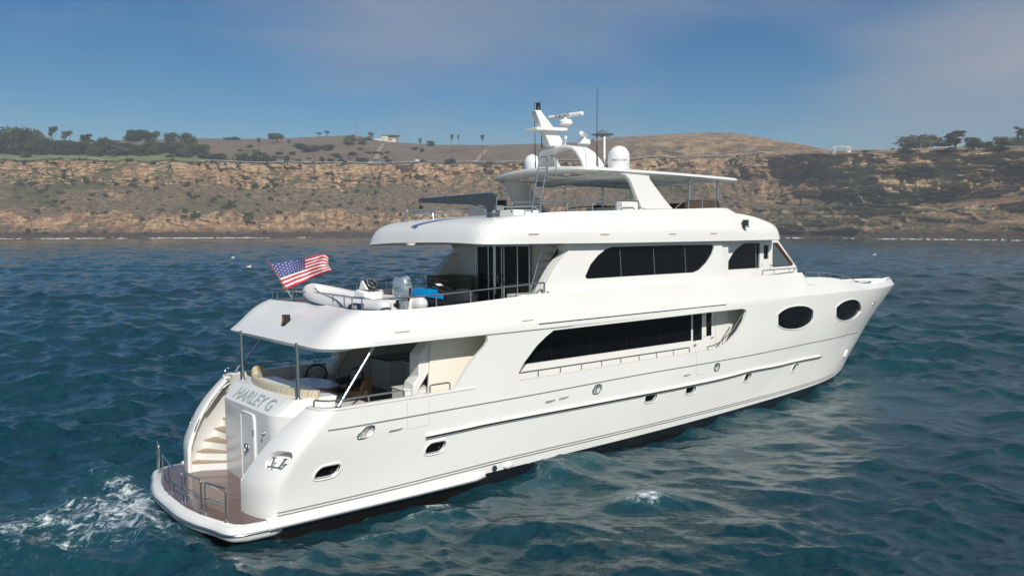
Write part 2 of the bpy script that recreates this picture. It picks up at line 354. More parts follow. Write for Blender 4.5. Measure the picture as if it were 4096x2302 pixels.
# cleat and fairlead recess linings
mb = MB()
for c, a, b, d in [(cleat, .34, .25, .22)]+[(c, .22, .155, .16) for c in fair]+[(c, .24, .06, .12) for c in slots]:
    rim = [HS(*q)-normS(HS, *q)*.05 for q in stadium(c, a, b)]; bk = [HS(*q)-normS(HS, *c)*d for q in stadium(c, a*.8, b*.8)]
    mb = MB(); mb.loft([rim, bk], True, False); n = len(bk); mb.add(bk, [tuple(range(n))]); mb.mirror().build('recess_lining', 'gel', Y)
def below(z):
    return HS
mb = MB(); rings = []
zz = [-.6, -.2, .2, .5, .8, 1.0, 1.085]; uu = [0, .15, .3, .5, .7, .9, 1.1]+list(np.arange(1.8, UBm, .8))+list(np.arange(UBm, UE-2, .6))+list(np.arange(UE-2, UE, .2))+[UE]
def IN(u, z, d=.012): p = HS(u, z); return p+np.array([0, d if u > .8 else 0, 0])
g = [[IN(u, z) for u in uu] for z in zz]
for a in range(len(zz)-1):
    mb.cur = 1 if zz[a] >= .79 else 0
    mb.loft([g[a], g[a+1]], False)
mb.cur = 0; mb.add([HS(u, -.6) for u in uu]+[(HS(u, -.6)[0], 0, -.6) for u in uu], [(i, i+1, len(uu)+i+1, len(uu)+i) for i in range(len(uu)-1)])
mb.join(); mb.build('hull_bottom', ['antifoul', 'boot'], Y)
# porthole parts
def plate_on(mb, uvs, depth, S=HS):
    c = np.mean(uvs, 0); P = [S(*q)-normS(S, *q)*depth for q in uvs]; cc = S(*c)-normS(S, *c)*depth; n = len(P)
    mb.add(P+[cc], [(i, (i+1) % n, n) for i in range(n)])
for c in ports:
    w = MB(); strip_on(w, HS, stadium(c, .335, .17), .028, closed=True); w.mirror(); o = w.build('porthole', 'gel', Y)
    w = MB(); strip_on(w, HS, stadium(c, .305, .14), .012, closed=True); w.mirror().build('rim', 'steel', o, org=ORG[Y.name])
    w = MB(); plate_on(w, stadium(c, .35, .18), .085); w.mirror().build('pane', 'glass', o, org=ORG[Y.name])
for c in fair:
    w = MB(); strip_on(w, HS, stadium(c, .205, .14), .022, closed=True)
    for k in (-.06, .06): w.tube([HS(c[0]+k, c[1]-.13)-normS(HS, *c)*.06, HS(c[0]+k, c[1]+.1)-normS(HS, *c)*.06], .02)
    w.mirror().build('fairlead', 'steel', Y)
for q, nm in ((b1, 'bow_window'), (b2, 'bow_window')):
    w = MB(); strip_on(w, HS, q, .03, closed=True); o = w.mirror().build(nm, 'gel', Y)
    c = np.mean(q, 0); w = MB(); plate_on(w, [tuple(c+(np.array(p)-c)*1.06) for p in q], .07); w.mirror().build('pane', 'glass', o, org=ORG[Y.name])
w = MB(); p0 = HS(*cleat); nn = normS(HS, *cleat)
for k in (-.09, .09):
    a = HS(cleat[0]+k, cleat[1]-.16)-nn*.02; b = HS(cleat[0]+k*1.5, cleat[1]+.04)-nn*.0; w.tube([a, b], .022); w.lathe(b, [(.03, -.01), (.055, .005), (.03, .02)], 10)
w.tube([HS(cleat[0]-.16, cleat[1]-.15)-nn*.0, HS(cleat[0]+.16, cleat[1]-.15)-nn*.0], .022)
w.mirror().build('mooring_cleat', 'steel', Y)
# lines and rails on the hull
def hline(pts, g): q = [np.array(p) for p in traceS(HS, pts, g)]; return [tuple(p) for p in cat2(q, 10)]
kn = hline([(1312, 1719), (1433, 1700), (1800, 1635), (2150, 1573), (2600, 1489), (3000, 1419), (3124, 1394), (3249, 1368), (3332, 1351), (3394, 1335), (3432, 1326)], (1.6, 3.1))
w = MB(); strip_on(w, HS, kn, .014, .016); w.mirror().build('knuckle_line', 'seam', Y)
for nm, dz in (('pinstripe', 0), ('pinstripe', .075)):
    pn = hline([(1110, 2048), (1500, 1960), (2000, 1835), (2400, 1741), (2735, 1661), (3100, 1569), (3207, 1538), (3300, 1506), (3336, 1488)], (1.5, 1.4))
    w = MB(); strip_on(w, HS, [(u, z-dz) for u, z in pn], .012, .018); w.mirror().build(nm, 'seam', Y)
rub = traceS(HS, [(1700, 1745), (1850, 1714), (2000, 1683), (2427, 1603), (2854, 1519), (3000, 1482), (3100, 1463), (3200, 1440), (3280, 1424)], (4, 2.5)); rub = [tuple(p) for p in cat2([np.array(q) for q in rub], 6)]
w = MB(); pr_ = [HS(*q)+normS(HS, *q)*.02 for q in rub]; w.tube(cat2(pr_, 4), [.02]+[.065]*(len(cat2(pr_, 4))-2)+[.02], 10); w.mirror(); o = w.build('rub_rail', 'gel', Y)
w = MB(); w.tube(cat2([HS(*q)+normS(HS, *q)*.075 for q in rub], 4), .026, 6); w.mirror().build('rub_strip', 'boot', o, org=ORG[Y.name])
# vertical seams of the boarding gate and hull door
w = MB()
for pts, g in (([(1630, 1598), (1629, 1668), (1629, 1713)], (3, 3)), ([(1716, 1580), (1716, 1650), (1714, 1697)], (4, 3)), ([(1629, 1713), (1714, 1697)], (3, 2.9)), ([(2787, 1408), (2787, 1494), (2830, 1487)], (16, 3.2))):
    w = MB(); strip_on(w, HS, hline(pts, g), .006); w.mirror().build('gate_seam', 'seamlight', Y)
# cap rail of the bulwark (aft cockpit), following the hull edge
def capring(u, w_=.16): p = HS(u, 3.56); n = normS(HS, u, 3.5); n[2] = 0; n /= np.linalg.norm(n); return [p+n*.015+(0, 0, -.03), p+n*.015+(0, 0, .03), p-n*w_+(0, 0, .03), p-n*w_+(0, 0, -.03)]
w = MB(); w.loft([capring(u) for u in list(np.arange(0, 1.3, .1))+list(np.arange(1.6, finuv[0][0]+.8, .5))]); w.mirror().build('bulwark_cap', 'gel', Y, bevel=.012)
w = MB(); ul = list(np.arange(.0, 1.2, .15))+list(np.arange(1.6, 17, .5))
def inn(u, z, d=.16):
    p = HS(u, z); n = normS(HS, u, z); n[2] = 0; n /= np.linalg.norm(n); return p-n*d
w.loft([[inn(u, 3.55), inn(u, 2.7)] for u in ul], False); w.mirror().build('bulwark_lining', 'gel', Y)
# ---- swim platform
pl = [(-2.56, .0), (-2.55, -.9), (-2.42, -1.7), (-2.23, -2.33), (-2.08, -2.8), (-1.9, -3.0), (-1.6, -3.07), (-1.22, -3.09)]
pl = [(x-.16*(1 if i < 5 else .7 if i == 5 else .2), y-(.17 if i > 3 else .05)) for i, (x, y) in enumerate(pl)]
full = [(x, -y) for x, y in reversed(pl[1:])]+pl
full = [tuple(p) for p in cat2([np.array(p) for p in full], 4)]
poly = full+[(4.6, -3.3), (4.6, 3.3)] if False else full
body = poly+[(-.6, -3.0), (-.6, 3.0)]
w = MB(); rg = []
for dz, off in ((.78, .10), (.86, .0), (1.0, -.03), (1.10, .0), (1.145, .05)):
    rg.append([(x+off*(1 if x < -1.9 else 0), y+off*(1 if y < 0 else -1)*(abs(y) > 2), dz) for x, y in body])
w.loft(rg); w.build('swim_platform', 'gel', Y, smooth=50)
w = MB(); w.tube([(x-.03*(x < -1.9), y+(-.03 if y < 0 else .03), .99) for x, y in full], .03, 8); w.build('platform_rub_strip', 'steel', Y)
flg = []
for k, x in enumerate(np.linspace(-1.4, 4.75, 16)):
    z = 1.1+.0*k; b = bh(x, 1.1); t = .14*min(1, (4.75-x)/.35+.05); flg.append([(x, -b+.05, 1.22), (x, -b-t*.7, 1.15), (x, -b-t, 1.06), (x, -b-t*.9, .98), (x, -b+.05, .95)])
w = MB(); w.loft(flg); w.mirror(); o = w.build('stern_flange', 'gel', Y, smooth=60)
w = MB(); w.tube([(f[2][0], f[2][1]-.01, 1.0) for f in flg], .028, 8); w.mirror(); w.build('flange_strip', 'steel', o, org=ORG[Y.name])
tk = [(-2.53, 0), (-2.51, -.9), (-2.4, -1.6), (-2.2, -2.3), (-2.02, -2.82), (-1.85, -2.98), (-1.55, -3.05), (-1.22, -3.07), (-1.40, -2.7), (-1.5, -2.3), (-1.55, -2.0), (-.55, -2.0)]
w = MB(); q = [(x, y, 1.146) for x, y in tk]+[(x, -y, 1.146) for x, y in reversed(tk[1:])]; w.prism(q, (0, 0, .008)); w.build('platform_deck', 'teakwet', Y, smooth=0)
w = MB()
for x0, x1, y0, y1 in ((-2.2, -1.45, -.9, -.86), (-2.2, -1.45, .5, .54), (-2.2, -2.16, -.9, .5), (-1.49, -1.45, -.9, .5)): w.box(x0, x1, y0, y1, 1.1545, 1.158)
for x, y in ((-1.0, .3), (-1.35, -1.1), (-1.3, -.6), (-2.2, .2), (-1.9, -.5), (-1.5, .9)): w.box(x-.06, x+.06, y-.04, y+.04, 1.155, 1.165)
w.build('deck_hatch', 'steel', Y, smooth=0)
# platform stanchion hoops
post = [((96, 170), (112, 548)), ((122, 262), (152, 668)), ((200, 360), (232, 798)), ((230, 390), (257, 802)), ((350, 480), (378, 908)), ((392, 500), (415, 912)), ((573, 575), (598, 1008)), ((625, 600), (650, 1040)), ((860, 675), (887, 1120))]
pb_ = [PZ(600+b[0]/2.897, 1700+b[1]/2.897, 1.15) for a, b in post]
hoops = [(0, 0), (1, 2), (3, 4), (5, 6), (7, 8)]
for i, j in hoops:
    a, b = pb_[i], pb_[j]
    if i == 0: b = pb_[0]+(pb_[0]-pb_[1])*.55
    h = np.array([0, 0, .78]); w = MB(); w.tube(arcpath([a, a+h, b+h, b], .07), .021, 8); w.tube([a+h*.52, b+h*.52], .015, 6)
    for q in (a, b): w.lathe(q, [(.05, 0), (.05, .012), (.03, .03)], 10)
    w.build('platform_rail', 'steel', Y)
# ---- transom block with name panel, door, stairs
w = MB(); TX = -.65
def rr(x, y0, y1, z, r=.25): return [(2.0, y0, z), (x+r, y0, z), (x+.3*r, y0+.3*r*1, z), (x, y0+r, z), (x, y1-r, z), (x+.3*r, y1-.3*r, z), (x+r, y1, z), (2.0, y1, z)]
def blk(z, k): return [(2.0, 1.68, z), (TX+.12, 1.68, z), (TX+.03, 1.65, z), (TX, 1.55, z), (TX, -1.4-k*.4, z), (TX+.03, -1.6-k*.4, z), (TX+.12, -1.8-k*.35, z), (TX+.3, -2.05-k*.2, z), (TX+.6, -2.35, z), (TX+1.1, -2.8, z), (2.0, -2.8, z)]
w.loft([blk(1.1, 1), blk(1.9, .8), blk(2.6, .3), blk(3.22, 0)], True, True)
w.build('transom_block', 'gel', Y, smooth=60)
w = MB()
b0 = [(TX+.02, 1.66), (TX, 1.5), (TX, -1.4), (TX+.03, -1.6), (TX+.12, -1.8), (TX+.3, -2.05), (TX+.6, -2.35), (TX+1.1, -2.8)]; t0 = [(-.2, 1.85), (-.2, 1.7), (-.18, -1.7), (-.17, -1.93), (-.13, -2.0), (.1, -2.04), (.5, -2.08), (.95, -2.12)]
P0 = [(x, y, 3.22) for x, y in b0]; P1 = [(x, y, 3.6) for x, y in t0]
w.loft([P0+[(.95, 1.68, 3.22)], P1+[(.95, 1.85, 3.6)]], True, True); w.build('name_panel', 'gel', Y, smooth=25, bevel=.03)
def text3(s, name, m, parent, o, ex, ey, size, depth=.004, shear=0):
    cu = bpy.data.curves.new(name, 'FONT'); cu.body = s; cu.size = 1; cu.extrude = .02; cu.shear = shear; cu.align_x = 'CENTER'; cu.align_y = 'CENTER'; cu.offset = .012
    ob = bpy.data.objects.new(name, cu); COL.objects.link(ob); bpy.context.view_layer.update()
    me = bpy.data.meshes.new_from_object(ob); bpy.data.objects.remove(ob); me.name = name
    ex = Vector(ex).normalized(); ey = Vector(ey).normalized(); ez = ex.cross(ey)
    oo = Vector(o)-Vector(ORG.get(parent.name, (0, 0, 0)) if parent.type == 'EMPTY' else ORG.get(parent.get('_org', ''), (0, 0, 0)))
    if isinstance(size, tuple): sx, sy = size
    else: sx = sy = size
    for v in me.vertices: c = v.co.copy(); v.co = oo+ex*c.x*sx+ey*c.y*sy+ez*(c.z*depth*40)
    me.materials.append(M[m]); ob = bpy.data.objects.new(name, me); COL.objects.link(ob); ob.parent = parent; return ob
ex = Vector((0, -1, 0)); ey = Vector((.45, 0, .38))
text3('HARLEY G', 'name_lettering', 'letter', Y, (-.46, -.12, 3.41), ex, ey, (.56, .52), .0006)
w = MB(); dz = [(TX, -.42, 1.4), (TX, -1.12, 1.4)]
def rrect(x, y0, y1, z0, z1, r, n=4):
    out = []
    for cy_, cz_, a0 in ((y1-r, z1-r, 0), (y0+r, z1-r, 90), (y0+r, z0+r, 180), (y1-r, z0+r, 270)):
        for k in range(n+1): t = math.radians(a0+90*k/n); out.append((x, cy_+r*math.cos(t), cz_+r*math.sin(t)))
    return out
DY0, DY1 = -.62, .20
dr = rrect(TX-.012, DY0, DY1, 1.28, 3.02, .12); w.prism(dr, (-.03, 0, 0)); d = w.build('transom_door', 'gel', Y, bevel=.008)
w = MB(); fr = rrect(TX-.015, DY0-.05, DY1+.05, 1.23, 3.07, .15); w.tube(fr+[fr[0]], .035, 8); w.build('door_frame', 'gel', d, org=ORG[Y.name])
w = MB(); w.lathe((TX-.05, -.18, 2.15), [(.12, -.01), (.12, .0), (.1, .012)], 16, 0); w.tube([(TX-.09, -.18+.08*math.cos(t), 2.15+.12*math.sin(t)) for t in np.linspace(0, 6.28, 14)], .013); w.tube([(TX-.05, -.18, 2.15), (TX-.1, -.18, 2.27)], .015); w.tube([(TX-.05, -.18, 2.15), (TX-.1, -.18, 2.03)], .015); w.build('door_handle', 'steel', d, org=ORG[Y.name])
w = MB()
for z in (1.65, 2.55): w = MB(); w.box(TX-.055, TX-.03, DY0-.02, DY0+.03, z, z+.16); w.build('hinge', 'steel', d, org=ORG[Y.name])
w = MB(); w.lathe((TX-.01, -1.3, 2.75), [(.05, -.02), (.05, 0), (.02, .02)], 12, 0); w.tube([(TX-.02, -1.3, 2.75), (TX-.09, -1.3, 2.74), (TX-.09, -1.35, 2.68)], .014); w.build('shower_tap', 'steel', Y)
# port stairs: risers and teak treads (starboard side closed by the transom block)
TR = [(1.38, [(-.56, 1.6), (-1.3, 2.05), (-1.45, 2.17), (-1.23, 2.45)]), (1.62, [(-.54, 1.7), (-1.05, 2.2), (-1.23, 2.44), (-.94, 2.69)]), (1.86, [(-.45, 1.7), (-.8, 2.45), (-.96, 2.68), (-.61, 2.91)]), (2.1, [(-.36, 1.7), (-.5, 2.75), (-.61, 2.95), (-.28, 3.13)]), (2.34, [(-.2, 1.7), (-.24, 3.1), (-.08, 3.28), (.2, 3.3)]), (2.58, [(.1, 1.7), (.1, 3.3), (.4, 3.3), (.6, 3.3)])]
for k, (z, e) in enumerate(TR):
    ed = [(e[0][0], 1.66)]+[(x, y) for x, y in e[:3]]; n2 = [(x+.03, y+.0) for x, y in ed]
    w = MB(); q = [(x, y, 1.14) for x, y in ed]+[(x, y, 1.14) for x, y in [(e[3][0], e[3][1]), (.9, 3.35), (.9, 1.66)]]
    w.prism(q, (0, 0, z-1.14-.03)); w.build('stair_riser', 'gel', Y, smooth=30)
    w = MB(); q = [(x-.02, y, z-.03) for x, y in ed]+[(e[3][0]+.0, e[3][1], z-.03), (e[3][0]+.5, min(e[3][1]+.2, 3.3), z-.03), (e[0][0]+.45, 1.66, z-.03)]
    w.prism(q, (0, 0, .035)); w.build('stair_tread', 'stepteak', Y, smooth=0)
# starboard twin flight (hidden behind its wing)
for z, x in ((1.45, -1.1), (1.75, -.85)): w = MB(); w.box(x, -.6, -2.9, -2.2, 1.14, z); w.build('stair_riser', 'gel', Y)
# wing handrail on the port stair wall
hr = [PY(700+x/3.62, 1450+y/3.62, 2.72-.55*max(0, (y-500)/470.)) for x, y in ((792, 285), (690, 370), (600, 455), (475, 600), (390, 740), (320, 890), (285, 985))]
w = MB(); w.tube(cat2(hr, 4), .017, 8)
for i in (0, 3, 6): w.tube([hr[i], hr[i]+np.array([0, .1, -.03])], .012)
w.build('stair_handrail', 'steel', Y)
# solid inner wall of each stern wing beside the stairs
w = MB(); rg_ = []
for z in (1.14, 1.5, 1.9, 2.2, 2.5, 2.8, 3.05, 3.3, 3.56):
    s_, k = (XE(z), YE(z)), (z-1.14)/2.42; c_ = (s_[0]+.62-.3*k, s_[1]+(bh(.9, z)-.2-s_[1])*(.72+.1*k)); e_ = (.9, bh(.9, z)-.14)
    rg_.append([tuple((1-t)**2*np.array(s_)+2*t*(1-t)*np.array(c_)+t*t*np.array(e_))+(z,) for t in np.linspace(0, 1, 12)])
w.loft([[(x, -y, z) for x, y, z in r] for r in rg_], False); w.mirror().build('stair_side_wall', 'gel', Y, smooth=50)
# ---- decks
w = MB(); ul = list(np.arange(.3, UBm, .6))
pp = [inn(u, 2.75, .1) for u in ul]
pp = [inn(u, 2.75, .1) for u in np.arange(2.2, UBm, .6)]; q = [(.2, -3.2, 2.75)]+[(p[0], p[1], 2.75) for p in pp]+[(p[0], -p[1], 2.75) for p in reversed(pp)]
w.prism(q, (0, 0, -.08)); w.build('cockpit_deck', 'teak', Y, smooth=0)
# ---- upper deck overhang / coaming / bow bulwark : one band surface
UR = [(0, 0, 0, 4.98, 1.55, 0, 5.80), (2.0, 0, -2.0, 4.98, 1.35, -1.9, 5.80), (2.6, 0, -2.6, 4.975, 1.22, -2.45, 5.81), (3.0, .06, -2.98, 4.97, 1.24, -2.8, 5.82), (3.3, .24, -3.27, 4.97, 1.42, -3.02, 5.81),
      (3.65, .58, -3.46, 4.97, 1.8, -3.17, 5.80), (4.2, 1.1, -3.53, 4.97, 2.35, -3.25, 5.79), (5.5, 2.4, -3.535, 4.97, 3.4, -3.29, 5.81), (7.5, 4.4, -3.535, 4.97, 5.0, -3.31, 5.88), (10.1, 7, -3.53, 4.97, 7.2, -3.32, 5.98), (14, 10.9, -3.51, 4.97, 10.9, -3.3, 6.02), (19, 15.9, None, 4.97, 15.9, -3.19, 6.06), (22, 18.9, None, 4.97, 18.9, -3.0, 6.06), (25.5, 22.4, None, 4.97, 22.4, -2.66, 6.06)]
UR += [(25.52, 22.42, None, 4.97, 22.42, -2.66, 5.84), (27, 23.9, None, 4.97, 23.9, -2.45, 5.80), (29, 25.9, None, 4.97, 25.9, -2.1, 5.68), (30.5, 27.4, None, 4.97, 27.4, -1.9, 5.52), (31.6, 28.5, None, 4.97, 28.6, -1.80, 5.36), (32.3, 29.3, None, 4.97, 29.4, -1.84, 5.27), (33.5, 30.5, None, 4.97, 30.7, -1.72, 5.24), (35, 32.0, None, 4.97, 32.25, -1.38, 5.24), (36.5, 33.5, None, 4.97, 33.7, -.98, 5.24), (37.7, 34.7, None, 4.97, 34.95, -.58, 5.24), (38.4, 35.35, None, 4.97, 35.6, -.28, 5.24), (38.8, 35.75, 0, 4.97, 35.98, 0, 5.24)]
def mkband(R, K, side0=3.3, side1=4.6, side2=99, side3=100):
    R = [tuple((-bh(r[1], 4.97)-.0) if (v is None) else v for v in r) for r in R]; A = np.array(R, float)
    hA, wA, hS, wS = K
    def S(u, v):
        r = [float(pchip(A[:, 0], A[:, i], u)) for i in range(1, 7)]; s = min(max((u-side0)/(side1-side0), 0), 1); s = s*s*(3-2*s); s2 = min(max((u-side2)/(side3-side2), 0), 1); s *= 1-s2*s2*(3-2*s2)
        h = (1-s)*float(pchip(*hA, v))+s*float(pchip(*hS, v)); wv = (1-s)*float(pchip(*wA, v))+s*float(pchip(*wS, v))
        return np.array([r[0]+(r[3]-r[0])*h, r[1]+(r[4]-r[1])*h, r[2]+(r[5]-r[2])*wv])
    return S
KU = (([0, .2, .5, .8, 1], [0, .2, .55, .78, 1]), ([0, .2, .5, .8, 1], [0, .23, .68, .88, 1]), ([0, .2, .22, 1], [0, .0, .03, 1]), ([0, .2, 1], [0, .16, 1]))
US = mkband(UR, KU); US2 = US
scup = [invS(US, x, y, (7, .3)) for x, y in ((1610, 1330), (2111, 1284))]
def band(S, u0, u1, du, nv, thick, hl=()):
    o = [(u0, 0)]+[(u, 0) for u in np.arange(u0+du, u1, du)]+[(u1, 0)]+[(u1, v) for v in np.linspace(0, 1, nv)[1:-1]]+[(u1, 1)]+[(u, 1) for u in np.arange(u1-du, u0, -du)]+[(u0, 1)]
    vv = sorted(list(np.linspace(0, 1, nv))); mb = MB()
    return skin(mb, S, o, hl, du=du, dv=1/nv, thick=thick, edge=.12)
us_ = None
mb = band(US, 0, 38.8, .22, 9, .11).join(); mb.build('upper_deck_coaming', 'gel', Y, smooth=18)
def slotpart(S, c, a=.24, b=.035, nm='scupper_slot', kv=1.0):
    w = MB(); n = normS(S, *c); p = S(*c); t = S(c[0]+.05, c[1])-S(c[0]-.05, c[1]); t /= np.linalg.norm(t); up = np.cross(n, t)*(-1); up = up if up[2] > 0 else -up
    ring = [p+t*x+up*y for x, y in stadium((0, 0), a, b, 5)]
    w.loft([[r+n*.004 for r in ring], [r-n*.03 for r in ring]]); o = w.mirror().build(nm, 'cream', Y)
    w = MB(); w.loft([[p+t*x*.86+up*(y*.35+b*.45)+n*.009 for x, y in stadium((0, 0), a, b, 5)], [p+t*x*.86+up*(y*.35+b*.45)-n*.02 for x, y in stadium((0, 0), a, b, 5)]]); w.mirror().build('slot_painted_shade', 'grey', o, org=ORG[Y.name])  # grey strip paints the shade along the top of the solid slot
for c in scup: slotpart(US, c, .26, .04)
# dark strip under the upper deck band and the fine seam of the overhang
ln = traceS(US, [(2156, 1295), (2400, 1269.5), (2650, 1243.5), (2905, 1217)], (10, .2)); w = MB(); w.tube([US(*q)+normS(US, *q)*.006 for q in ln], .016, 6); w.mirror().build('dark_trim_strip', 'boot', Y)
w = MB(); w.tube([(x, -bh(x, 4.9)-.008, 4.955) for x in np.arange(4.5, 8.2, .5)], .012, 6); w.mirror().build('overhang_seam', 'seam', Y)
# upper deck slab and soffit
tp = [US(u, .05) for u in list(np.arange(0, 4.4, .2))+list(np.arange(4.5, 25.5, .7))]
q = [(p[0]+.3, p[1]+.12, 4.985) for p in tp]; q = q+[(x, -y, z) for x, y, z in reversed(q[1:])]
w = MB(); w.prism(q, (0, 0, .10)); w.build('upper_deck_slab', 'liner', Y, smooth=0)
tp2 = [US(u, .6) for u in list(np.arange(0, 4.4, .3))+list(np.arange(4.5, 25.5, .7))]
q = [(p[0]+.12, p[1]+.1, 5.26) for p in tp2]; q = q+[(x, -y, z) for x, y, z in reversed(q[1:])]
w = MB(); w.prism(q, (0, 0, .01)); w.build('upper_deck_planking', 'teak', Y, smooth=0)
# foredeck
tq = [US2(u, .55) for u in np.arange(25.6, 38.7, .5)]
q = [(p[0], min(p[1]+.03, -.001), 4.93+.6*max(0, (28.9-p[0])/6)) for p in tq]; w = MB()
w.add(q+[(x, -y, z) for x, y, z in q], [(i, i+1, len(q)+i+1, len(q)+i) for i in range(len(q)-1)]); w.build('foredeck', 'gel', Y)
# capping over raised foredeck side
w = MB(); tq = [US2(u, 1) for u in np.arange(25.55, 32, .4)]; w.add([(p[0], p[1]+.04, p[2]+.0) for p in tq]+[(p[0], 0, p[2]+.02) for p in tq], [(i, i+1, len(tq)+i+1, len(tq)+i) for i in range(len(tq)-1)]); w.mirror().build('forward_coachroof', 'gel', Y)
w = MB(); w.loft([[(22.45, -2.55, 5.5), (22.45, 2.55, 5.5), (22.45, 2.55, 6.05), (22.45, -2.55, 6.05)], [(22.33, -2.55, 5.5), (22.33, 2.55, 5.5), (22.33, 2.55, 6.05), (22.33, -2.55, 6.05)]]); w.build('bridge_breastwork', 'gel', Y)
# anchor windlass + foredeck bits
w = MB(); w.lathe((33.0, -.35, 4.93), [(.14, 0), (.14, .08), (.08, .12), (.1, .22), (.1, .25)], 14); w.lathe((33.0, .35, 4.93), [(.14, 0), (.14, .08), (.08, .12), (.1, .22), (.1, .25)], 14); w.box(32.6, 33.5, -.15, .15, 4.92, 5.1); w.build('windlass', 'steel', Y)
# ---- main deck house
M['soff'] = M['liner']
w = MB(); w.box(6.3, 19.5, -2.6, 2.6, 2.76, 4.98); w.build('main_deck_house', 'gel', Y, bevel=.03)
w = MB(); w.box(18.0, 18.2, -3.0, -2.58, 2.76, 4.97); w.mirror().build('side_deck_bulkhead', 'cream', Y)
w = MB()
wp = [(6.75, 3.83), (14.83, 3.83), (14.83, 4.93), (6.75, 4.93)]
w.prism([(x, -2.604, z) for x, z in wp], (0, -.012, 0)); w.mirror(); sw = w.build('saloon_window', 'glass', Y, smooth=0)
w = MB()
for x in (7.95, 9.65, 11.35, 13.1): w.box(x-.006, x+.006, -2.6175, -2.61, 3.84, 4.92)
w.mirror().build('mullion', 'black', sw, org=ORG[Y.name])
w = MB(); w.box(15.08, 16.05, -2.625, -2.6, 3.0, 4.93); d = w.mirror().build('side_panel', 'gel', Y, bevel=.006)
def onY(lst, y): return [PY(1980+a/2.4075, 1200+b/2.4075, y) for a, b in lst]
for nm, lst in (('side_window', [(1911, 388), (1990, 378), (1992, 118), (1911, 128)]), ('door_window', [(2035, 343), (2082, 338), (2084, 108), (2036, 113)])):
    P = onY(lst, -2.63); w = MB(); w.prism(P, (0, -.01, 0)); w.mirror().build(nm, 'glass', Y, smooth=0)
w = MB()
for lst in ([(2013, 130), (2013, 158)], [(2013, 335), (2013, 362)]): w.tube(onY(lst, -2.64), .012, 6)
w.tube(onY([(2082, 362), (2105, 352)], -2.67), .018); w.tube(onY([(1922, 425), (1936, 430)], -2.66), .03)
w.mirror().build('door_hardware', 'steel', Y)
w = MB(); w.box(16.3, 16.32, -2.615, -2.6, 2.9, 4.93); w.box(17.1, 17.12, -2.615, -2.6, 2.9, 4.93); w.mirror().build('door_gap', 'seamlight', Y)
# main deck side rails (on the bulwark cap)
def rail(pts, posts, name='handrail', r=.022, S=None, parent=Y, mir=True, pr=None):
    w = MB(); w.tube(pts, r, 8)
    for a, b in posts: w.tube([a, b], pr or r*.85, 6)
    if mir: w.mirror()
    return w.build(name, 'steel', parent)
def capP(x, dz=0): return np.array([x, -bh(x, 3.5)+.06, 3.59+dz])
rx = [7.75, 8.5, 9.3, 10.1, 10.9, 11.7, 12.5, 13.3, 14.1, 14.8]
A = [PZ(1980+x/2.4075, 1200+y/2.4075, 3.60) for x, y in ((247, 772), (1925, 505))]
x0, x1 = A[0][0], A[1][0]
rail(arcpath([capP(x0), capP(x0, .17)]+[capP(x, .17) for x in np.linspace(x0+1, x1-1, 6)]+[capP(x1, .17), capP(x1)], .07), [(capP(x), capP(x, .17)) for x in np.linspace(x0, x1, 10)[1:-1]], 'side_deck_rail')
rp = [HS(*q)+np.array([0, .05, 0]) for q in traceS(HS, [(1980+a/2.4075, 1200+b/2.4075) for a, b in ((2062, 480), (2062, 450), (2130, 430), (2200, 385), (2290, 295), (2350, 200), (2398, 130))], (18, 3.8))]
rail(cat2(rp, 4), [(rp[3], rp[3]+np.array([.02, .0, -.16])), (rp[4], rp[4]+np.array([.1, 0, -.14]))], 'gate_rail')
# aft cockpit rails
def capU(u, dz=0): p = HS(u, 3.56); n = normS(HS, u, 3.5); n[2] = 0; return p-n/np.linalg.norm(n)*.07+np.array([0, 0, .03+dz])
ua = float(hu(1258, 1618, (.3, 3.56))[0]); ub = float(hu(1617, 1598, (3, 3.56))[0])
pts = [capU(ua), capU(ua, .17)]+[capU(u, .17) for u in np.linspace(ua+.15, ub-.1, 14)]+[capU(ub, .17), capU(ub)]
rail(arcpath(pts, .06), [(capU(u), capU(u, .17)) for u in (ua+(ub-ua)*.62,)], 'cockpit_rail')
ua2 = float(hu(1722, 1582, (4, 3.56))[0]); ub2 = float(hu(1804, 1567, (4.5, 3.56))[0])
rail(arcpath([capU(ua2), capU(ua2, .2), capU(ub2, .2), capU(ub2)], .07), [], 'gate_hoop')
# stern posts and diagonal struts
for s in (1, -1):
    w = MB(); w.tube([(0, 1.9*s, 3.58), (0, 1.9*s, 5.02)], .052, 14); w.lathe((0, 1.9*s, 3.6), [(.1, 0), (.1, .015), (.06, .03)], 16); w.build('deck_post', 'steel', Y)
    b = np.array([.32, 3.42*s, 3.6]); t = PY(1487.7, 1395.9, -3.25); t = np.array([t[0], abs(t[1])*s, t[2]])
    w = MB(); w.tube([b, t+(t-b)*.06], .038, 12); w.lathe(b-np.array([0, 0, .02]), [(.09, 0), (.09, .02), (.05, .04)], 14); w.build('deck_strut', 'steel', Y)
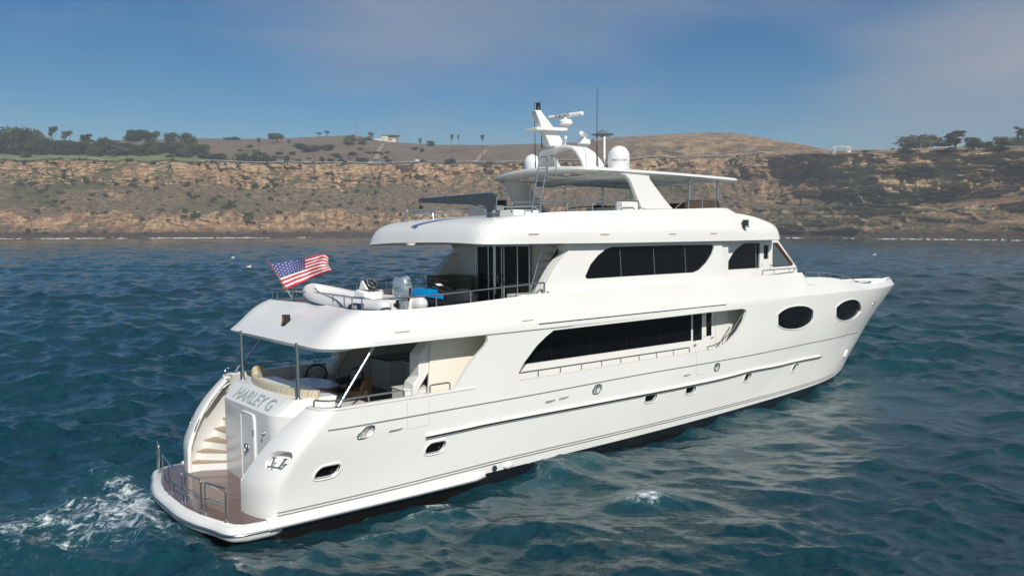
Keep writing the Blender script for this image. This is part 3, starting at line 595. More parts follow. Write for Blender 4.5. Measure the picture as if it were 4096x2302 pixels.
# ---- cockpit: settee, cabinets, bar
w = MB(); q = [(-.2, -1.98, 3.585), (-.2, 1.85, 3.585), (.25, 2.3, 3.585), (.5, 2.6, 3.585), (1.1, 2.6, 3.585)]
arc = [(.62+.75*math.cos(t), -.05+2.15*math.sin(t)) for t in np.linspace(math.radians(112), math.radians(248), 14)]
w.prism([(-.2, 1.85, 3.3), (.1, 2.25, 3.3), (.35, 2.4, 3.3)]+[(x, y, 3.3) for x, y in arc]+[(.9, -2.1, 3.3), (-.1, -2.0, 3.3)], (0, 0, .31)); w.build('settee_surround', 'gel', Y, smooth=30, bevel=.02)
M['striped'] = stripes('striped_cushion', [(0, (.52, .48, .36)), (.22, (.60, .45, .18)), (.34, (.55, .53, .45)), (.55, (.30, .34, .34)), (.64, (.58, .55, .45)), (.85, (.45, .33, .14))], 1, 4.2, .85)
w = MB(); arcb = [(.72+.78*math.cos(t), -.05+2.12*math.sin(t)) for t in np.linspace(math.radians(100), math.radians(252), 44)]
rings = []
for i, (x, y) in enumerate(arcb):
    t = np.array([arcb[min(i+1, 43)][0]-arcb[max(i-1, 0)][0], arcb[min(i+1, 43)][1]-arcb[max(i-1, 0)][1], 0]); t /= np.linalg.norm(t); n = np.array([-t[1], t[0], 0]); p = np.array([x, y, 0]); k = .93+.07*abs(math.sin(i*1.2))
    hh = 3.78 if i > 7 else 3.95
    rings.append([p+n*a*k+np.array([0, 0, z]) for a, z in ((-.07, 3.2), (-.09, hh-.1), (-.05, hh), (.06, hh), (.12, hh-.12), (.1, 3.2))])
w.loft(rings); s = w.build('settee_backrest', 'striped', Y, smooth=50)
w = MB(); q = [(x+.1, y*.93, 3.0) for x, y in arcb]+[(x+.62, y*.8, 3.0) for x, y in reversed(arcb)]; w.prism(q, (0, 0, .2)); w.build('settee_seat', 'striped', Y, bevel=.04)
w = MB(); q = [(x+.14, y*.93, 2.76) for x, y in arcb]+[(x+.55, y*.8, 2.76) for x, y in reversed(arcb)]; w.prism(q, (0, 0, .24)); w.build('settee_base', 'gel', Y)
M['granite'] = mat('dark_granite', (.03, .03, .032), .15, noise_amt=.5, nscale=60)
w = MB(); w.box(4.5, 6.28, 1.35, 2.5, 2.76, 3.72); w.box(5.1, 6.28, .55, 1.36, 2.76, 3.66); w.build('wet_bar', 'gel', Y, bevel=.03)
w = MB(); w.box(4.42, 6.28, 1.3, 2.52, 3.725, 3.765); w.box(5.05, 6.28, .5, 1.29, 3.665, 3.70); w.build('bar_top', 'granite', Y, bevel=.008)
w = MB(); w.tube(cat2([(4.9, 2.1, 3.76), (4.9, 2.1, 3.98), (4.96, 2.05, 4.05), (5.04, 1.98, 4.0)], 4), .014); w.build('bar_tap', 'steel', Y)
w = MB(); w.box(6.26, 6.30, -.9, .6, 2.8, 4.85); w.build('saloon_door', 'glass', Y)
w = MB(); w.box(5.5, 6.2, -.75, -.2, 2.76, 3.3); w.build('bar_stool_box', 'black', Y, bevel=.03)
w = MB(); w.box(2.75, 3.6, -2.5, -1.8, 2.76, 3.52); w.box(2.73, 3.6, -2.52, -1.78, 3.525, 3.56); ck = w.build('side_cabinet', 'gel', Y, bevel=.03)
w = MB(); w.lathe((2.745, -2.05, 3.15), [(.04, -.01), (.04, .012)], 12, 0); w.box(2.72, 2.75, -2.35, -2.2, 3.3, 3.34); w.build('cabinet_latch', 'black', ck, org=ORG[Y.name])
# inner moulded wing (staircase enclosure) beside the fin, both sides
def poly3(lst, y, sc, ox, oy): return [PY(ox+a/sc, oy+b/sc, y) for a, b in lst]
W1 = poly3([(1345, 735), (1370, 640), (1440, 520), (1500, 410), (1610, 300), (1700, 190), (1690, 150), (1470, 150), (1355, 310), (1355, 540), (1300, 600), (1285, 745)], -2.62, 2.576, 1150, 1300)
W1 = [np.array([p[0], -2.62, min(p[2], 5.0)]) for p in W1]
w = MB(); w.prism([(p[0], p[1], p[2]) for p in W1], (0, .5, 0)); w.mirror().build('stair_enclosure', 'gel', Y, smooth=30, bevel=.04)
w = MB(); w.prism([(3.3, -2.68, 2.8), (6.6, -2.68, 2.8), (6.6, -2.68, 4.98), (3.5, -2.68, 4.98)], (0, .05, 0)); w.mirror().build('inner_side_panel', 'cream', Y)
# ---- upper deck house
def WS(x, z): return np.array([x, -3.12+.07*(z-6.0), z])
wo = [tuple(q) for q in traceS(WS, [(2168.6, 1174), (2182.4, 1134.7), (2197.6, 1104), (2220, 1064), (2248, 1028.7), (2268, 1008.5), (2273, 1002), (2258, 981)], (7, 6.2))]
wf = traceS(WS, [(2888, 965), (2889, 1118)], (16, 7)); xf = float(wf[0][0])
wi = [tuple(q) for q in traceS(WS, [(2341, 1104), (2344, 1111), (2352, 1114.6), (2560, 1101.5), (2775, 1089), (2797.5, 1079), (2826, 1050.5), (2848.7, 1015), (2855.8, 993), (2854, 982), (2846, 977.5), (2700, 980), (2448, 986.5), (2422.8, 996), (2390.7, 1021.7), (2362, 1057)], (9, 6.4))]
ou = [(wo[0][0], 5.9)]+[(u, v) for u, v in wo]; ou = [(ou[-1][0]+.1, 7.5), (xf, 7.5), (xf, 5.9)]+ou[:-1]+[(ou[-1][0], 7.47)]
w = skin(MB(), WS, list(reversed(ou)), [wi], du=.8, dv=.5, thick=.09, edge=.4).mirror(); w.build('upper_house_side', 'gel', Y, smooth=25)
cc = np.mean(wi, 0); w = MB(); plate_on(w, [tuple(cc+(np.array(p)-cc)*1.03) for p in wi], .05, WS); w.mirror(); uw = w.build('upper_saloon_window', 'glass', Y)
w = MB()
for x in [PY(a, 1030, -3.05)[0] for a in (2484, 2618, 2743)]: w.tube([WS(x, 6.32)+np.array([0, .035, 0]), WS(x, 7.32)+np.array([0, .035, 0])], .008, 4)
w.mirror().build('mullion', 'grey', uw, org=ORG[Y.name])
w = MB(); w.prism([(7.3, -3.25, 5.98), (xf, -3.13, 6.03), (xf, -2.9, 6.1), (7.3, -2.95, 6.05)], (0, 0, .03)); w.mirror().build('side_ledge', 'gel', Y, smooth=60)
w = MB(); w.box(8.2, 16.6, -2.95, 2.95, 5.27, 7.4); w.build('upper_house_core', 'gel', Y)
def ear(y0):                                                # inboard return of the wing, up to the sliding door bulkhead
    return [(p[0]+.02, y0, p[1]) for p in wo]
for s in (-1, 1):
    w = MB(); a = [(u, -3.0*-s, z) for u, z in wo]; P = [(u, s*(3.03-.05*(z-6)), z) for u, z in wo]+[(8.3, s*2.95, 7.42), (8.3, s*2.98, 5.3), (6.7, s*3.05, 5.3)]
    w.prism(P, (0, -s*.30, 0)); w.build('wing_return', 'gel', Y, smooth=30, bevel=.03)
# sliding glass door
sd = MB(); sd.box(8.14, 8.19, -1.4, 1.45, 5.3, 7.36); o = sd.build('sliding_door', 'glass', Y, smooth=0)
sd = MB()
for y in (1.44, 1.36, .72, .42, -.0, -.13, -.83, -1.42): sd.box(8.10, 8.14, y-.025, y+.025, 5.3, 7.36)
sd.box(8.09, 8.14, -1.45, 1.47, 7.34, 7.42); sd.build('door_frame', 'steel', o, org=ORG[Y.name])
for y in (.1, -.22):
    sd = MB(); sd.tube(cat2([(8.1, y, 6.05), (8.03, y, 6.1), (8.0, y, 6.25), (8.03, y, 6.4), (8.1, y, 6.45)], 4), .016); sd.build('door_handle', 'steel', o, org=ORG[Y.name])
w = MB(); w.tube([PX(1979, 1175, 6.9), PX(1978, 977, 6.9)], .05, 12); w.build('upper_deck_post', 'steel', Y)
# port corner seat of the upper deck
M['olive'] = mat('dark_olive_fabric', (.15, .155, .11), .9, noise_amt=.3, nscale=30, bump=.3)
w = MB(); w.prism([(6.9, 2.75, 5.27), (8.1, 2.75, 5.27), (8.1, 1.55, 5.27), (7.75, 1.55, 5.27), (7.7, 2.2, 5.27), (6.9, 2.25, 5.27)], (0, 0, .42)); w.build('corner_seat_base', 'gel', Y, bevel=.03)
w = MB(); w.prism([(6.9, 2.75, 5.7), (8.1, 2.75, 5.7), (8.1, 1.55, 5.7), (7.7, 1.55, 5.7), (7.65, 2.15, 5.7), (6.9, 2.2, 5.7)], (0, 0, .13)); w.build('corner_seat_cushion', 'olive', Y, bevel=.03)
w = MB(); w.prism([(6.9, 2.6, 5.84), (7.9, 2.6, 5.84), (7.95, 1.55, 5.84), (8.1, 1.55, 5.84), (8.1, 2.74, 5.84), (6.9, 2.74, 5.84)], (0, 0, .5)); w.build('corner_seat_back', 'olive', Y, bevel=.04)
# ladder to the flybridge
def ladder(bl, br, tl, tr, n, r=.018, nm='ladder', loop=False, k0=.1, k1=.95):
    w = MB(); B0, B1, T0, T1 = map(np.asarray, (bl, br, tl, tr))
    for b, t in ((B0, T0), (B1, T1)):
        pts = [b, t]
        if loop:
            d = np.array([.32, 0, 0]); pts = cat2([b, b+(t-b)*.9, t, t+d*.5+np.array([0, 0, .07]), t+d, t+d+np.array([0, 0, -.6])], 5)
        w.tube(pts, r, 8)
    for k in np.linspace(k0, k1, n): a, b = B0+(T0-B0)*k, B1+(T1-B1)*k; w.tube([a, b], r*.8, 6)
    return w.build(nm, 'steel', Y)
L0 = PY(1650+1880/3.963, 900+990/3.963, -2.55); L1 = PY(1650+2060/3.963, 900+300/3.963, -2.55)
dl = np.array([.0, .42, 0]); ladder(L0, L0+np.array([.5, 0, 0]), L1, L1+np.array([.55, 0, .0]), 6, .028)
w = MB(); w.box(6.35, 7.25, -3.1, -2.4, 5.27, 5.95); w.build('ladder_locker', 'gel', Y, bevel=.03)
# ---- wheelhouse
def PS(x, z): return np.array([x, -2.74+.068*max(x-16.5, 0)+.05*(z-6.0), z])
ph = [tuple(q) for q in traceS(PS, [(3188, 1069), (3110, 957)], (21, 6.5))]
w1 = [tuple(q) for q in traceS(PS, [(2550+a/3.4477, 700+b/3.4477) for a, b in ((1222, 1265), (1225, 1290), (1245, 1299), (1676, 1275), (1683, 942), (1500, 942), (1450, 955), (1390, 1000), (1320, 1075), (1270, 1155))], (18, 6.5))]
w2 = [tuple(q) for q in traceS(PS, [(2550+a/3.4477, 700+b/3.4477) for a, b in ((1862, 1262), (2120, 1243), (2139, 1230), (2134, 1215), (1930, 934), (1868, 934))], (20, 6.5))]
wd = [tuple(q) for q in traceS(PS, [(2550+a/3.4477, 700+b/3.4477) for a, b in ((1741, 1153), (1800, 1150), (1803, 967), (1744, 969))], (19, 6.8))]
po = [(16.3, 5.8), (ph[0][0], 5.8), (ph[0][0], ph[0][1]), (ph[1][0], ph[1][1]), (ph[1][0]-.05, 7.5), (16.3, 7.5)]
w = skin(MB(), PS, po, [w1, w2, wd], du=.8, dv=.5, thick=.08, edge=.4).mirror(); w.build('wheelhouse_side', 'gel', Y, smooth=25)
for q, m_, nm in ((w1, 'glass', 'wheelhouse_window'), (w2, 'clearglass', 'forward_window'), (wd, 'glass', 'wheelhouse_door_window')):
    c = np.mean(q, 0); w = MB(); plate_on(w, [tuple(c+(np.array(p)-c)*1.05) for p in q], .035, PS); o = w.mirror().build(nm, m_, Y)
    w = MB(); w.tube([PS(*p)+np.array([0, -.002, 0]) for p in q]+[PS(*q[0])], .018 if q is w2 else .012, 5); w.mirror().build('frame', 'black', o, org=ORG[Y.name])
w = MB(); w.tube([PS(*w2[3])+np.array([-.06, -.01, .03]), PS(*w2[4])+np.array([-.08, -.01, -.02])], .05, 4); w.mirror().build('window_post', 'varnish', Y)
w = MB(); xb, zb = ph[0]; xt, zt = ph[1]
for k in range(3):
    y0 = -2.2+k*1.48; w.prism([(xb+.02, y0, zb), (xb+.02, y0+1.42, zb), (xt+.02, y0+1.42, zt), (xt+.02, y0, zt)], (-.03, 0, 0))
w.build('windscreen', 'glass', Y, smooth=0)
w = MB(); w.prism([(xb+.0, -2.3, 5.4), (xb+.0, 2.3, 5.4), (xb+.0, 2.3, zb), (xb+.0, -2.3, zb)], (-.4, 0, 0)); w.prism([(xb+.0, -2.3, zb), (xb+.0, 2.3, zb), (xt, 2.3, zt), (xt, -2.3, zt)], (-.5, 0, 0)); w.build('wheelhouse_front', 'gel', Y, smooth=0)
w = MB()
for a in ((1711, 975, 1711, 1005), (1711, 1225, 1711, 1258)): w.tube([PS(*invS(PS, 2550+a[0]/3.4477, 700+a[1]/3.4477, (19, 7)))+np.array([0, -.01, 0]), PS(*invS(PS, 2550+a[2]/3.4477, 700+a[3]/3.4477, (19, 7)))+np.array([0, -.01, 0])], .012)
p = PS(*invS(PS, 3077, 1059, (19, 6.4)))+np.array([0, -.04, 0]); w.tube([p, p+np.array([.16, 0, 0])], .016); w.ell(p+np.array([.05, .02, -.12]), .03, .02, .03); w.mirror().build('door_hardware', 'steel', Y)
w = MB(); w.tube([PS(19.05, 5.9)+np.array([0, -.003, 0]), PS(19.05, 7.38)+np.array([0, -.003, 0])], .006); w.tube([PS(20.35, 5.9)+np.array([0, -.003, 0]), PS(20.35, 7.38)+np.array([0, -.003, 0])], .006); w.mirror().build('door_gap', 'seamlight', Y)
w = MB(); w.box(8.3, 18.5, -2.9, 2.9, 5.2, 5.9); w.box(18.45, 21.8, -2.5, 2.5, 5.2, 5.88); w.build('side_walk_base', 'gel', Y)
# rails of the bridge front and foredeck
def US_in(x, dz, yo=.08, top=6.06): u = x+3.1; p = US(min(u, 25.4), 1); return np.array([x, p[1]+yo, p[2]+dz])
xa = PY(2800+815/3.22, 900+672/3.22, -2.95)[0]
rp = [US_in(xa, 0), US_in(xa, .2)]+[US_in(x, .2) for x in np.linspace(xa+.6, 22.0, 5)]+[np.array([22.45, -2.25, 6.26]), np.array([22.65, -1.2, 6.28]), np.array([22.7, 0, 6.28])]
rail(arcpath(rp, .12, 4), [(US_in(x, 0), US_in(x, .2)) for x in (19.9, 21.3)]+[(np.array([22.4, -2.2, 6.06]), np.array([22.4, -2.2, 6.26])), (np.array([22.6, -1.2, 6.06]), np.array([22.65, -1.2, 6.28])), (np.array([22.6, -.2, 6.06]), np.array([22.7, -.2, 6.28]))], 'bridge_rail', .02)
fr = [US2(u, 1)+np.array([0, .1, 0]) for u in np.linspace(25.9, 32.0, 9)]; up = np.array([0, 0, .22])
rail(cat2([fr[0], fr[0]+up]+[p+up*(1-.25*k/8) for k, p in enumerate(fr[1:-1])]+[fr[-1]], 4), [(fr[k], fr[k]+up*.95) for k in (2, 4, 6)], 'foredeck_rail', .02)
# ---- flybridge brow
BR = [(0, 4.7, 0, 7.50, 6.1, 0, 8.27), (1.5, 4.72, -1.5, 7.49, 6.08, -1.3, 8.25), (2.6, 4.76, -2.6, 7.455, 6.05, -2.2, 8.22), (3.05, 4.82, -3.0, 7.435, 6.15, -2.55, 8.22), (3.35, 4.98, -3.22, 7.425, 6.35, -2.75, 8.24), (3.75, 5.4, -3.31, 7.42, 6.65, -2.88, 8.27), (4.4, 6.25, -3.32, 7.42, 7.1, -2.96, 8.32),
      (5.6, 7.4, -3.32, 7.42, 7.9, -3.0, 8.37), (8, 9.8, -3.32, 7.415, 9.9, -3.02, 8.44), (12, 13.8, -3.3, 7.43, 13.8, -3.0, 8.57), (14.6, 16.4, -3.24, 7.44, 16.45, -2.95, 8.65)]
BR += [(15.0, 16.8, -3.24, 7.44, 16.85, -2.97, 8.53), (15.3, 17.1, -3.23, 7.445, 17.05, -2.96, 8.47), (15.9, 17.8, -3.22, 7.45, 17.6, -2.94, 8.43), (17, 19.0, -3.19, 7.46, 18.7, -2.88, 8.30), (17.7, 19.7, -3.13, 7.465, 19.3, -2.78, 8.17), (18.2, 20.05, -2.98, 7.47, 19.6, -2.55, 8.10), (18.8, 20.35, -2.5, 7.47, 19.75, -2.1, 8.07), (20, 20.8, -1.3, 7.47, 19.95, -1.1, 8.06), (21.3, 21.0, 0, 7.47, 20.0, 0, 8.06)]
KA = (([0, .3, .5, .7, .85, 1], [0, .1, .22, .44, .68, 1]), ([0, .3, .5, .7, .85, 1], [0, .42, .66, .85, .95, 1]), ([0, .3, .32, 1], [0, .02, .06, 1]), ([0, .3, 1], [0, .34, 1]))
KF = (KA[2], KA[3], ([0, .3, .5, .7, .85, 1], [0, .22, .4, .6, .8, 1]), ([0, .3, .5, .7, .85, 1], [0, .42, .66, .85, .95, 1]))
BS = mkband(BR, KA, 3.2, 4.8, 15.4, 18); BS2 = BS
band(BS, 0, 21.3, .2, 11, .1).join().build('flybridge_coaming', 'gel', Y, smooth=16)
for x, y in ((2135, 940), (2419, 940), (2690, 938.5), (2854, 936.5)): slotpart(BS, invS(BS, x, y, (8, .2)), .24, .05)
tp = [BS(u, .99) for u in list(np.arange(0, 4.6, .25))+list(np.arange(4.7, 14.6, .6))]+[BS2(u, .97) for u in np.arange(15.2, 21.3, .4)]
q = [(p[0], p[1]+.02, min(p[2]-.03, 8.28)) for p in tp]; n = len(q)
w = MB(); w.add(q+[(x, 0, z+.06) for x, y, z in q], [(i, i+1, n+i+1, n+i) for i in range(n-1)]); w.join().build('flybridge_deck', 'gel', Y, smooth=50)
tp = [BS(u, .03) for u in list(np.arange(0, 4.6, .25))+list(np.arange(4.7, 14.6, .6))]+[BS2(u, .03) for u in np.arange(15.2, 21.3, .4)]
q = [(p[0]+.02, min(p[1]+.03, 0), p[2]+.03) for p in tp]
w = MB(); w.add(q+[(x, 0, 7.52) for x, y, z in q], [(i, i+1, n+i+1, n+i) for i in range(n-1)]); w.join().build('flybridge_soffit', 'liner', Y, smooth=50)
for x, y in ((1643, 973), (1780, 973)): p = PZ(x, y, 7.47); w = MB(); w.lathe(p+np.array([0, 0, -.05]), [(.1, .0), (.12, .03), (.12, .06)], 14); w.build('soffit_light', 'cream', Y)
# flybridge settee / console seen under the hardtop
M['brown'] = mat('brown_upholstery', (.075, .052, .038), .8, noise_amt=.3, nscale=9)
w = MB(); w.prism([(14.6, -2.55, 8.3), (17.0, -2.5, 8.3), (16.75, -2.35, 8.95), (14.9, -2.4, 8.95)], (0, .12, 0)); w.prism([(17.0, -2.5, 8.3), (17.0, 2.5, 8.3), (16.75, 2.4, 8.95), (16.75, -2.4, 8.95)], (-.12, 0, 0)); w.prism([(14.6, 2.55, 8.3), (17.0, 2.5, 8.3), (16.75, 2.35, 8.95), (14.9, 2.4, 8.95)], (0, -.12, 0)); w.build('wind_deflector', 'brown', Y, smooth=0)
w = MB(); w.box(8.9, 12.2, 1.9, 2.5, 8.2, 8.62); w.box(8.9, 9.4, 1.0, 2.5, 8.2, 8.60); w.build('flybridge_settee', 'brown', Y, bevel=.06)
w = MB(); w.box(13.2, 14.6, -1.2, 1.2, 8.2, 8.75); w.build('helm_console', 'gel', Y, bevel=.08)
w = MB(); w.box(11.15, 12.0, -2.65, -2.3, 8.3, 8.78); w.build('fly_locker', 'gel', Y, bevel=.03)
gc = PY(2065, 800, -.4); 
w = MB(); w.box(7.7, 8.5, .3, 1.3, 8.25, 8.72); w.build('grill_cabinet', 'grey', Y, bevel=.03); w = MB(); w.box(8.5, 8.56, .25, 1.35, 8.25, 8.9); w.box(7.9, 8.56, .25, 1.35, 8.86, 8.9); w.build('grill_lid', 'black', Y)
w = MB(); w.box(7.55, 8.6, -1.35, -.5, 8.28, 8.5); w.build('fly_bench', 'gel', Y, bevel=.03)
# hardtop on legs
def ht(x, y, z): return np.array([x, y, z+.13*(1-(y/2.6)**2)-.004*(x-13)**2*.4])
o_ = []
for x, y in [(10.4, -2.55), (13, -2.6), (16, -2.6), (17.6, -2.55), (17.95, -2.3), (18.1, -1.6), (18.2, -.8), (18.2, 0)]: o_.append((x, y))
o_ = [(9.35, 0), (9.4, -1.0), (9.55, -1.9), (9.7, -2.3), (10.0, -2.5)]+o_; o_ = [tuple(p) for p in cat2([np.array(p) for p in o_], 4)]
oo = o_+[(x, -y) for x, y in reversed(o_[1:-1])]
w = MB(); rings = []
for k, z in ((.8, 9.74), (.97, 9.72), (1.0, 9.78), (.995, 9.84), (.97, 9.87), (.8, 9.88), (.4, 9.88), (.02, 9.88)):
    rings.append([ht(13.8+(x-13.8)*(1-(1-k)*.45 if k > .9 else k), y*k, z) for x, y in oo])
rings = [[ht(13.8+(x-13.8)*.02, y*.02, 9.74) for x, y in oo]]+rings
w.loft(rings); w.build('hardtop', 'gel', Y, smooth=40)
w = MB()
for x in (11.0, 12.4, 13.8, 15.2, 16.6): w.box(x-.02, x+.02, -2.2, 2.2, 9.71, 9.76)
for y in (-1.5, 0, 1.5): w.box(10.2, 17.6, y-.02, y+.02, 9.715, 9.765)
w.build('ceiling_batten', 'gel', Y, smooth=0)
for x, y in ((2127, 713), (2269, 698)): p = PZ(x, y, 9.73); w = MB(); w.obox(p, (.07, 0, 0), (0, .09, 0), (0, 0, .03)); w.build('hardtop_floodlight', 'cream', Y)
FN = [(2488, 692), (2512, 700), (2526, 714), (2535, 732), (2567.6, 832.4), (2590, 838), (2697, 836), (2683.8, 822), (2663.4, 795.7), (2622.6, 734.5), (2603, 704), (2575, 690)]
fp = [PY(a, b, -2.62) for a, b in FN]
w = MB(); w.prism([(p[0], -2.62-.0+.12*(p[2]-8.4)/1.4, min(p[2], 9.86)) for p in fp], (0, .16, 0)); w.build('hardtop_leg', 'gel', Y, smooth=30, bevel=.03)
w = MB(); w.prism([(p[0]-1.25, 2.62-.12*(p[2]-8.4)/1.4, min(p[2], 9.84)) for p in fp], (0, -.16, 0)); w.build('hardtop_leg', 'gel', Y, smooth=30, bevel=.03)
x0 = PY(2522.8, 702, -2.5)[0]; w = MB(); w.loft([[(x0+.02*k, -2.5+5.0*k/12., 9.60+.08*math.sin(math.pi*k/12)), (x0+.95, -2.5+5.*k/12., 9.60+.08*math.sin(math.pi*k/12)), (x0+.95, -2.5+5.*k/12., 9.8), (x0, -2.5+5.*k/12., 9.8)] for k in range(13)]); w.build('hardtop_beam', 'gel', Y, smooth=40)
for x in (15.24, 16.97): w = MB(); w.tube([(x, -2.2, 8.3), (x, -2.2, 9.85)], .05, 12); w.build('hardtop_post', 'steel', Y); w = MB(); w.tube([(x, 2.2, 8.3), (x, 2.2, 9.85)], .05, 12); w.build('hardtop_post', 'steel', Y)
for x, y in ((9.9, 1.9), (11.2, 2.1)): w = MB(); w.tube([(x, y, 8.2), (x, y, 9.8)], .03, 10); w.build('hardtop_post', 'steel', Y)
# fly rails
def BSi(x, dz, S=None): p = BS(x-1.85+.0, 1); return np.array([x, p[1]+.1, p[2]+dz])
xa, xb2 = PY(2050, 850, -2.9)[0], PY(2553, 836, -2.9)[0]
rail(arcpath([BSi(xa, 0), BSi(xa, .3)]+[BSi(x, .3) for x in np.linspace(xa+.8, xb2-.5, 4)]+[BSi(xb2, .3), BSi(xb2, 0)], .1), [(BSi(x, 0), BSi(x, .3)) for x in np.linspace(xa, xb2, 6)[1:-1]], 'flybridge_rail', .024)
rail(arcpath([BSi(xa+.1, 0)+np.array([0, .9, 0]), BSi(xa+.1, .2)+np.array([0, .9, 0]), BSi(xa+1.6, .2)+np.array([0, .9, 0]), BSi(xa+1.9, 0)+np.array([0, .9, 0])], .1), [], 'inner_rail', .022, mir=False)
xa, xb2 = PY(2696, 833, -2.9)[0], PY(2919, 833, -2.9)[0]
rail(arcpath([BSi(xa+.02, 0), BSi(xa+.5, .26)]+[BSi(x, .3) for x in np.linspace(xa+.9, xb2-.3, 4)]+[BSi(xb2, .3), BSi(xb2, 0)], .25), [(BSi(x, 0), BSi(x, .3)) for x in np.linspace(xa, xb2, 5)[1:-1]], 'flybridge_rail', .024)
pa = [PZ(1430+a/3.68, 720+b/3.68, 8.22) for a, b in ((598, 577), (716, 562), (890, 547), (973, 537), (1344, 512), (1697, 505), (1870, 500))]
h = np.array([0, 0, .27]); pp = [np.array([6.25+.0*i, 2.4-0*i, 8.2]) for i in range(1)]
pa = [np.array([p[0], min(p[1], 2.6), 8.2]) for p in pa]
yl = [(6.1, 2.3), (6.15, 1.7), (6.2, 1.0)]
w = MB(); w.tube(arcpath([(7.9, 2.75, 8.57), (6.6, 2.7, 8.5), (6.2, 2.35, 8.47), (6.15, 1.75, 8.48), (6.15, 1.15, 8.5), (6.15, 1.1, 8.25)], .1), .02, 8)
w.tube([(6.3, 2.6, 8.45), (8.5, 2.8, 8.55), (11, 2.85, 8.62)], .02, 8)
for x, y in ((6.2, 2.35), (6.15, 1.75), (7.3, 2.75), (8.6, 2.8), (9.8, 2.83), (11, 2.85)): w.tube([(x, y, 8.2), (x, y, 8.5)], .016, 6)
w.build('aft_fly_rail', 'steel', Y)
# ladder to the hardtop
l0 = PY(2126, 850, -2.2); l0b = PY(2156, 850, -2.2); t0 = PY(2158, 634, -2.2); t1 = PY(2193, 630, -2.2)
ladder(l0, l0b, t0, t1, 5, .02, 'hardtop_ladder', True, .12, .80)
# satellite domes
M['dome'] = gel('radome_white', (.84, .84, .83))
def dome(y, px, nm, txt):
    p = np.array([11.46, y, 9.86 if y < 0 else 10.0]); w = MB(); R = .36
    w.lathe(p, [(R*.96, 0), (R*.98, .1), (R, .12), (R, .45)]+[(R*math.cos(t), .45+R*math.sin(t)) for t in np.linspace(.15, 1.52, 9)], 32)
    o = w.build(nm, 'dome', Y, smooth=50)
    w = MB(); w.lathe(p, [(R*.99, .0), (R*.99, .09)], 32); w.build('base_ring', 'grey' if 0 else 'dome', o, org=ORG[Y.name])
    return o, p
def wrap_text(s, parent, c, R, ang, z, size, m):            # letters set round a dome wall
    n = len(s)
    for i, ch in enumerate(s):
        if ch == ' ': continue
        a = ang+(i-(n-1)/2)*size*.62/R; nrm = Vector((math.cos(a), math.sin(a), 0)); ex = Vector((-math.sin(a), math.cos(a), 0))
        o = text3(ch, 'lettering', m, parent, tuple(Vector(c)+nrm*(R+.002)+Vector((0, 0, z))-Vector(ORG[Y.name])), ex, (0, 0, 1), size, .001)
dang = lambda p: math.atan2(CB[1]-p[1], CB[0]-p[0])
dA, pA = dome(-2.2, 0, 'satellite_dome', ''); dB, pB = dome(2.2, 0, 'satellite_dome', '')
wrap_text('KVH TRACVISION'[4:], dA, pA, .36, dang(pA)+.02, .30, .085, 'navy')
w = MB(); a = dang(pA)-.25; w.obox(pA+np.array([.34*math.cos(a), .34*math.sin(a), .47]), (.012*math.cos(a), .012*math.sin(a), 0), (-.04*math.sin(a), .04*math.cos(a), 0), (0, 0, .03)); w.build('emblem', 'navy', dA, org=ORG[Y.name])
wrap_text('Intellian', dB, pB, .36, dang(pB)-.05, .17, .105, 'navy')
w = MB(); a = dang(pB)+1.15; w.obox(pB+np.array([.34*math.cos(a), .34*math.sin(a), .18]), (.012*math.cos(a), .012*math.sin(a), 0), (-.05*math.sin(a), .05*math.cos(a), 0), (0, 0, .035)); w.build('emblem', 'navy', dB, org=ORG[Y.name])
# arch and raked mast on the hardtop
ax = lambda px, py, y: PY(px, py, y)
sp = [(2050+a/3.532, 350+b/3.532) for a, b in ((1065, 1125), (960, 960), (890, 860), (820, 815), (750, 808))]
ot = [(2050+a/3.532, 350+b/3.532) for a, b in ((1278, 1112), (1190, 1000), (1110, 910), (1050, 850), (900, 815))]
R0 = []
def lerp3(a, b, t): return np.asarray(a)*(1-t)+np.asarray(b)*t
E0 = [(10.9, 12.05, 9.92, -1.16), (10.78, 11.8, 10.25, -1.12), (10.63, 11.5, 10.58, -1.02), (10.55, 11.35, 10.73, -.86), (10.5, 11.27, 10.80, -.6), (10.47, 11.25, 10.83, 0)]
def archring(x0, x1, z, y, t=.13, flat=0):
    return [(x0, y, z), (x1, y, z), (x1, y, z), (x0, y, z)]
rs = []
for x0_, x1_, z, y in E0: rs.append(((x0_, y, z), (x1_, y, z)))
inn_ = [(0, .12, 0), (0, .12, 0), (0, .1, -.05), (0, .06, -.09), (0, 0, -.11), (0, 0, -.11)]
rings = []
for (a, b), d in zip(rs, inn_):
    a, b, d = map(np.array, (a, b, d)); rings.append([a, b, b+d, a+d])
w = MB(); w.loft(rings, True, True); w.join(); w.build('mast_arch', 'gel', Y, smooth=50, bevel=.025)
mt = [PY(2152, 440, 0), PY(2172, 440, 0)]; 
q = [PY(2050+a/3.532, 350+b/3.532, -.12) for a, b in ((322, 318), (400, 318), (575, 555), (640, 640), (750, 808), (610, 828), (535, 830), (435, 600), (410, 548))]
w = MB(); w.prism([(p[0], -.12, p[2]) for p in q], (0, .24, 0)); w.build('raked_mast', 'gel', Y, bevel=.02)
q = [PY(2050+a/3.532, 350+b/3.532, -.3) for a, b in ((345, 560), (380, 553), (700, 565), (780, 570), (780, 610), (700, 615), (600, 608), (345, 598))]
w = MB(); w.prism([(p[0], -.3, p[2]) for p in q], (0, .6, 0)); w.build('mast_platform', 'gel', Y, bevel=.015)
w = MB(); p = PY(2152, 437, 0); w.lathe(p+np.array([0, 0, -.02]), [(.09, 0), (.075, .03), (.07, .06), (.07, .19), (.085, .2), (.085, .23)], 16); w.build('masthead_light', 'black', Y)
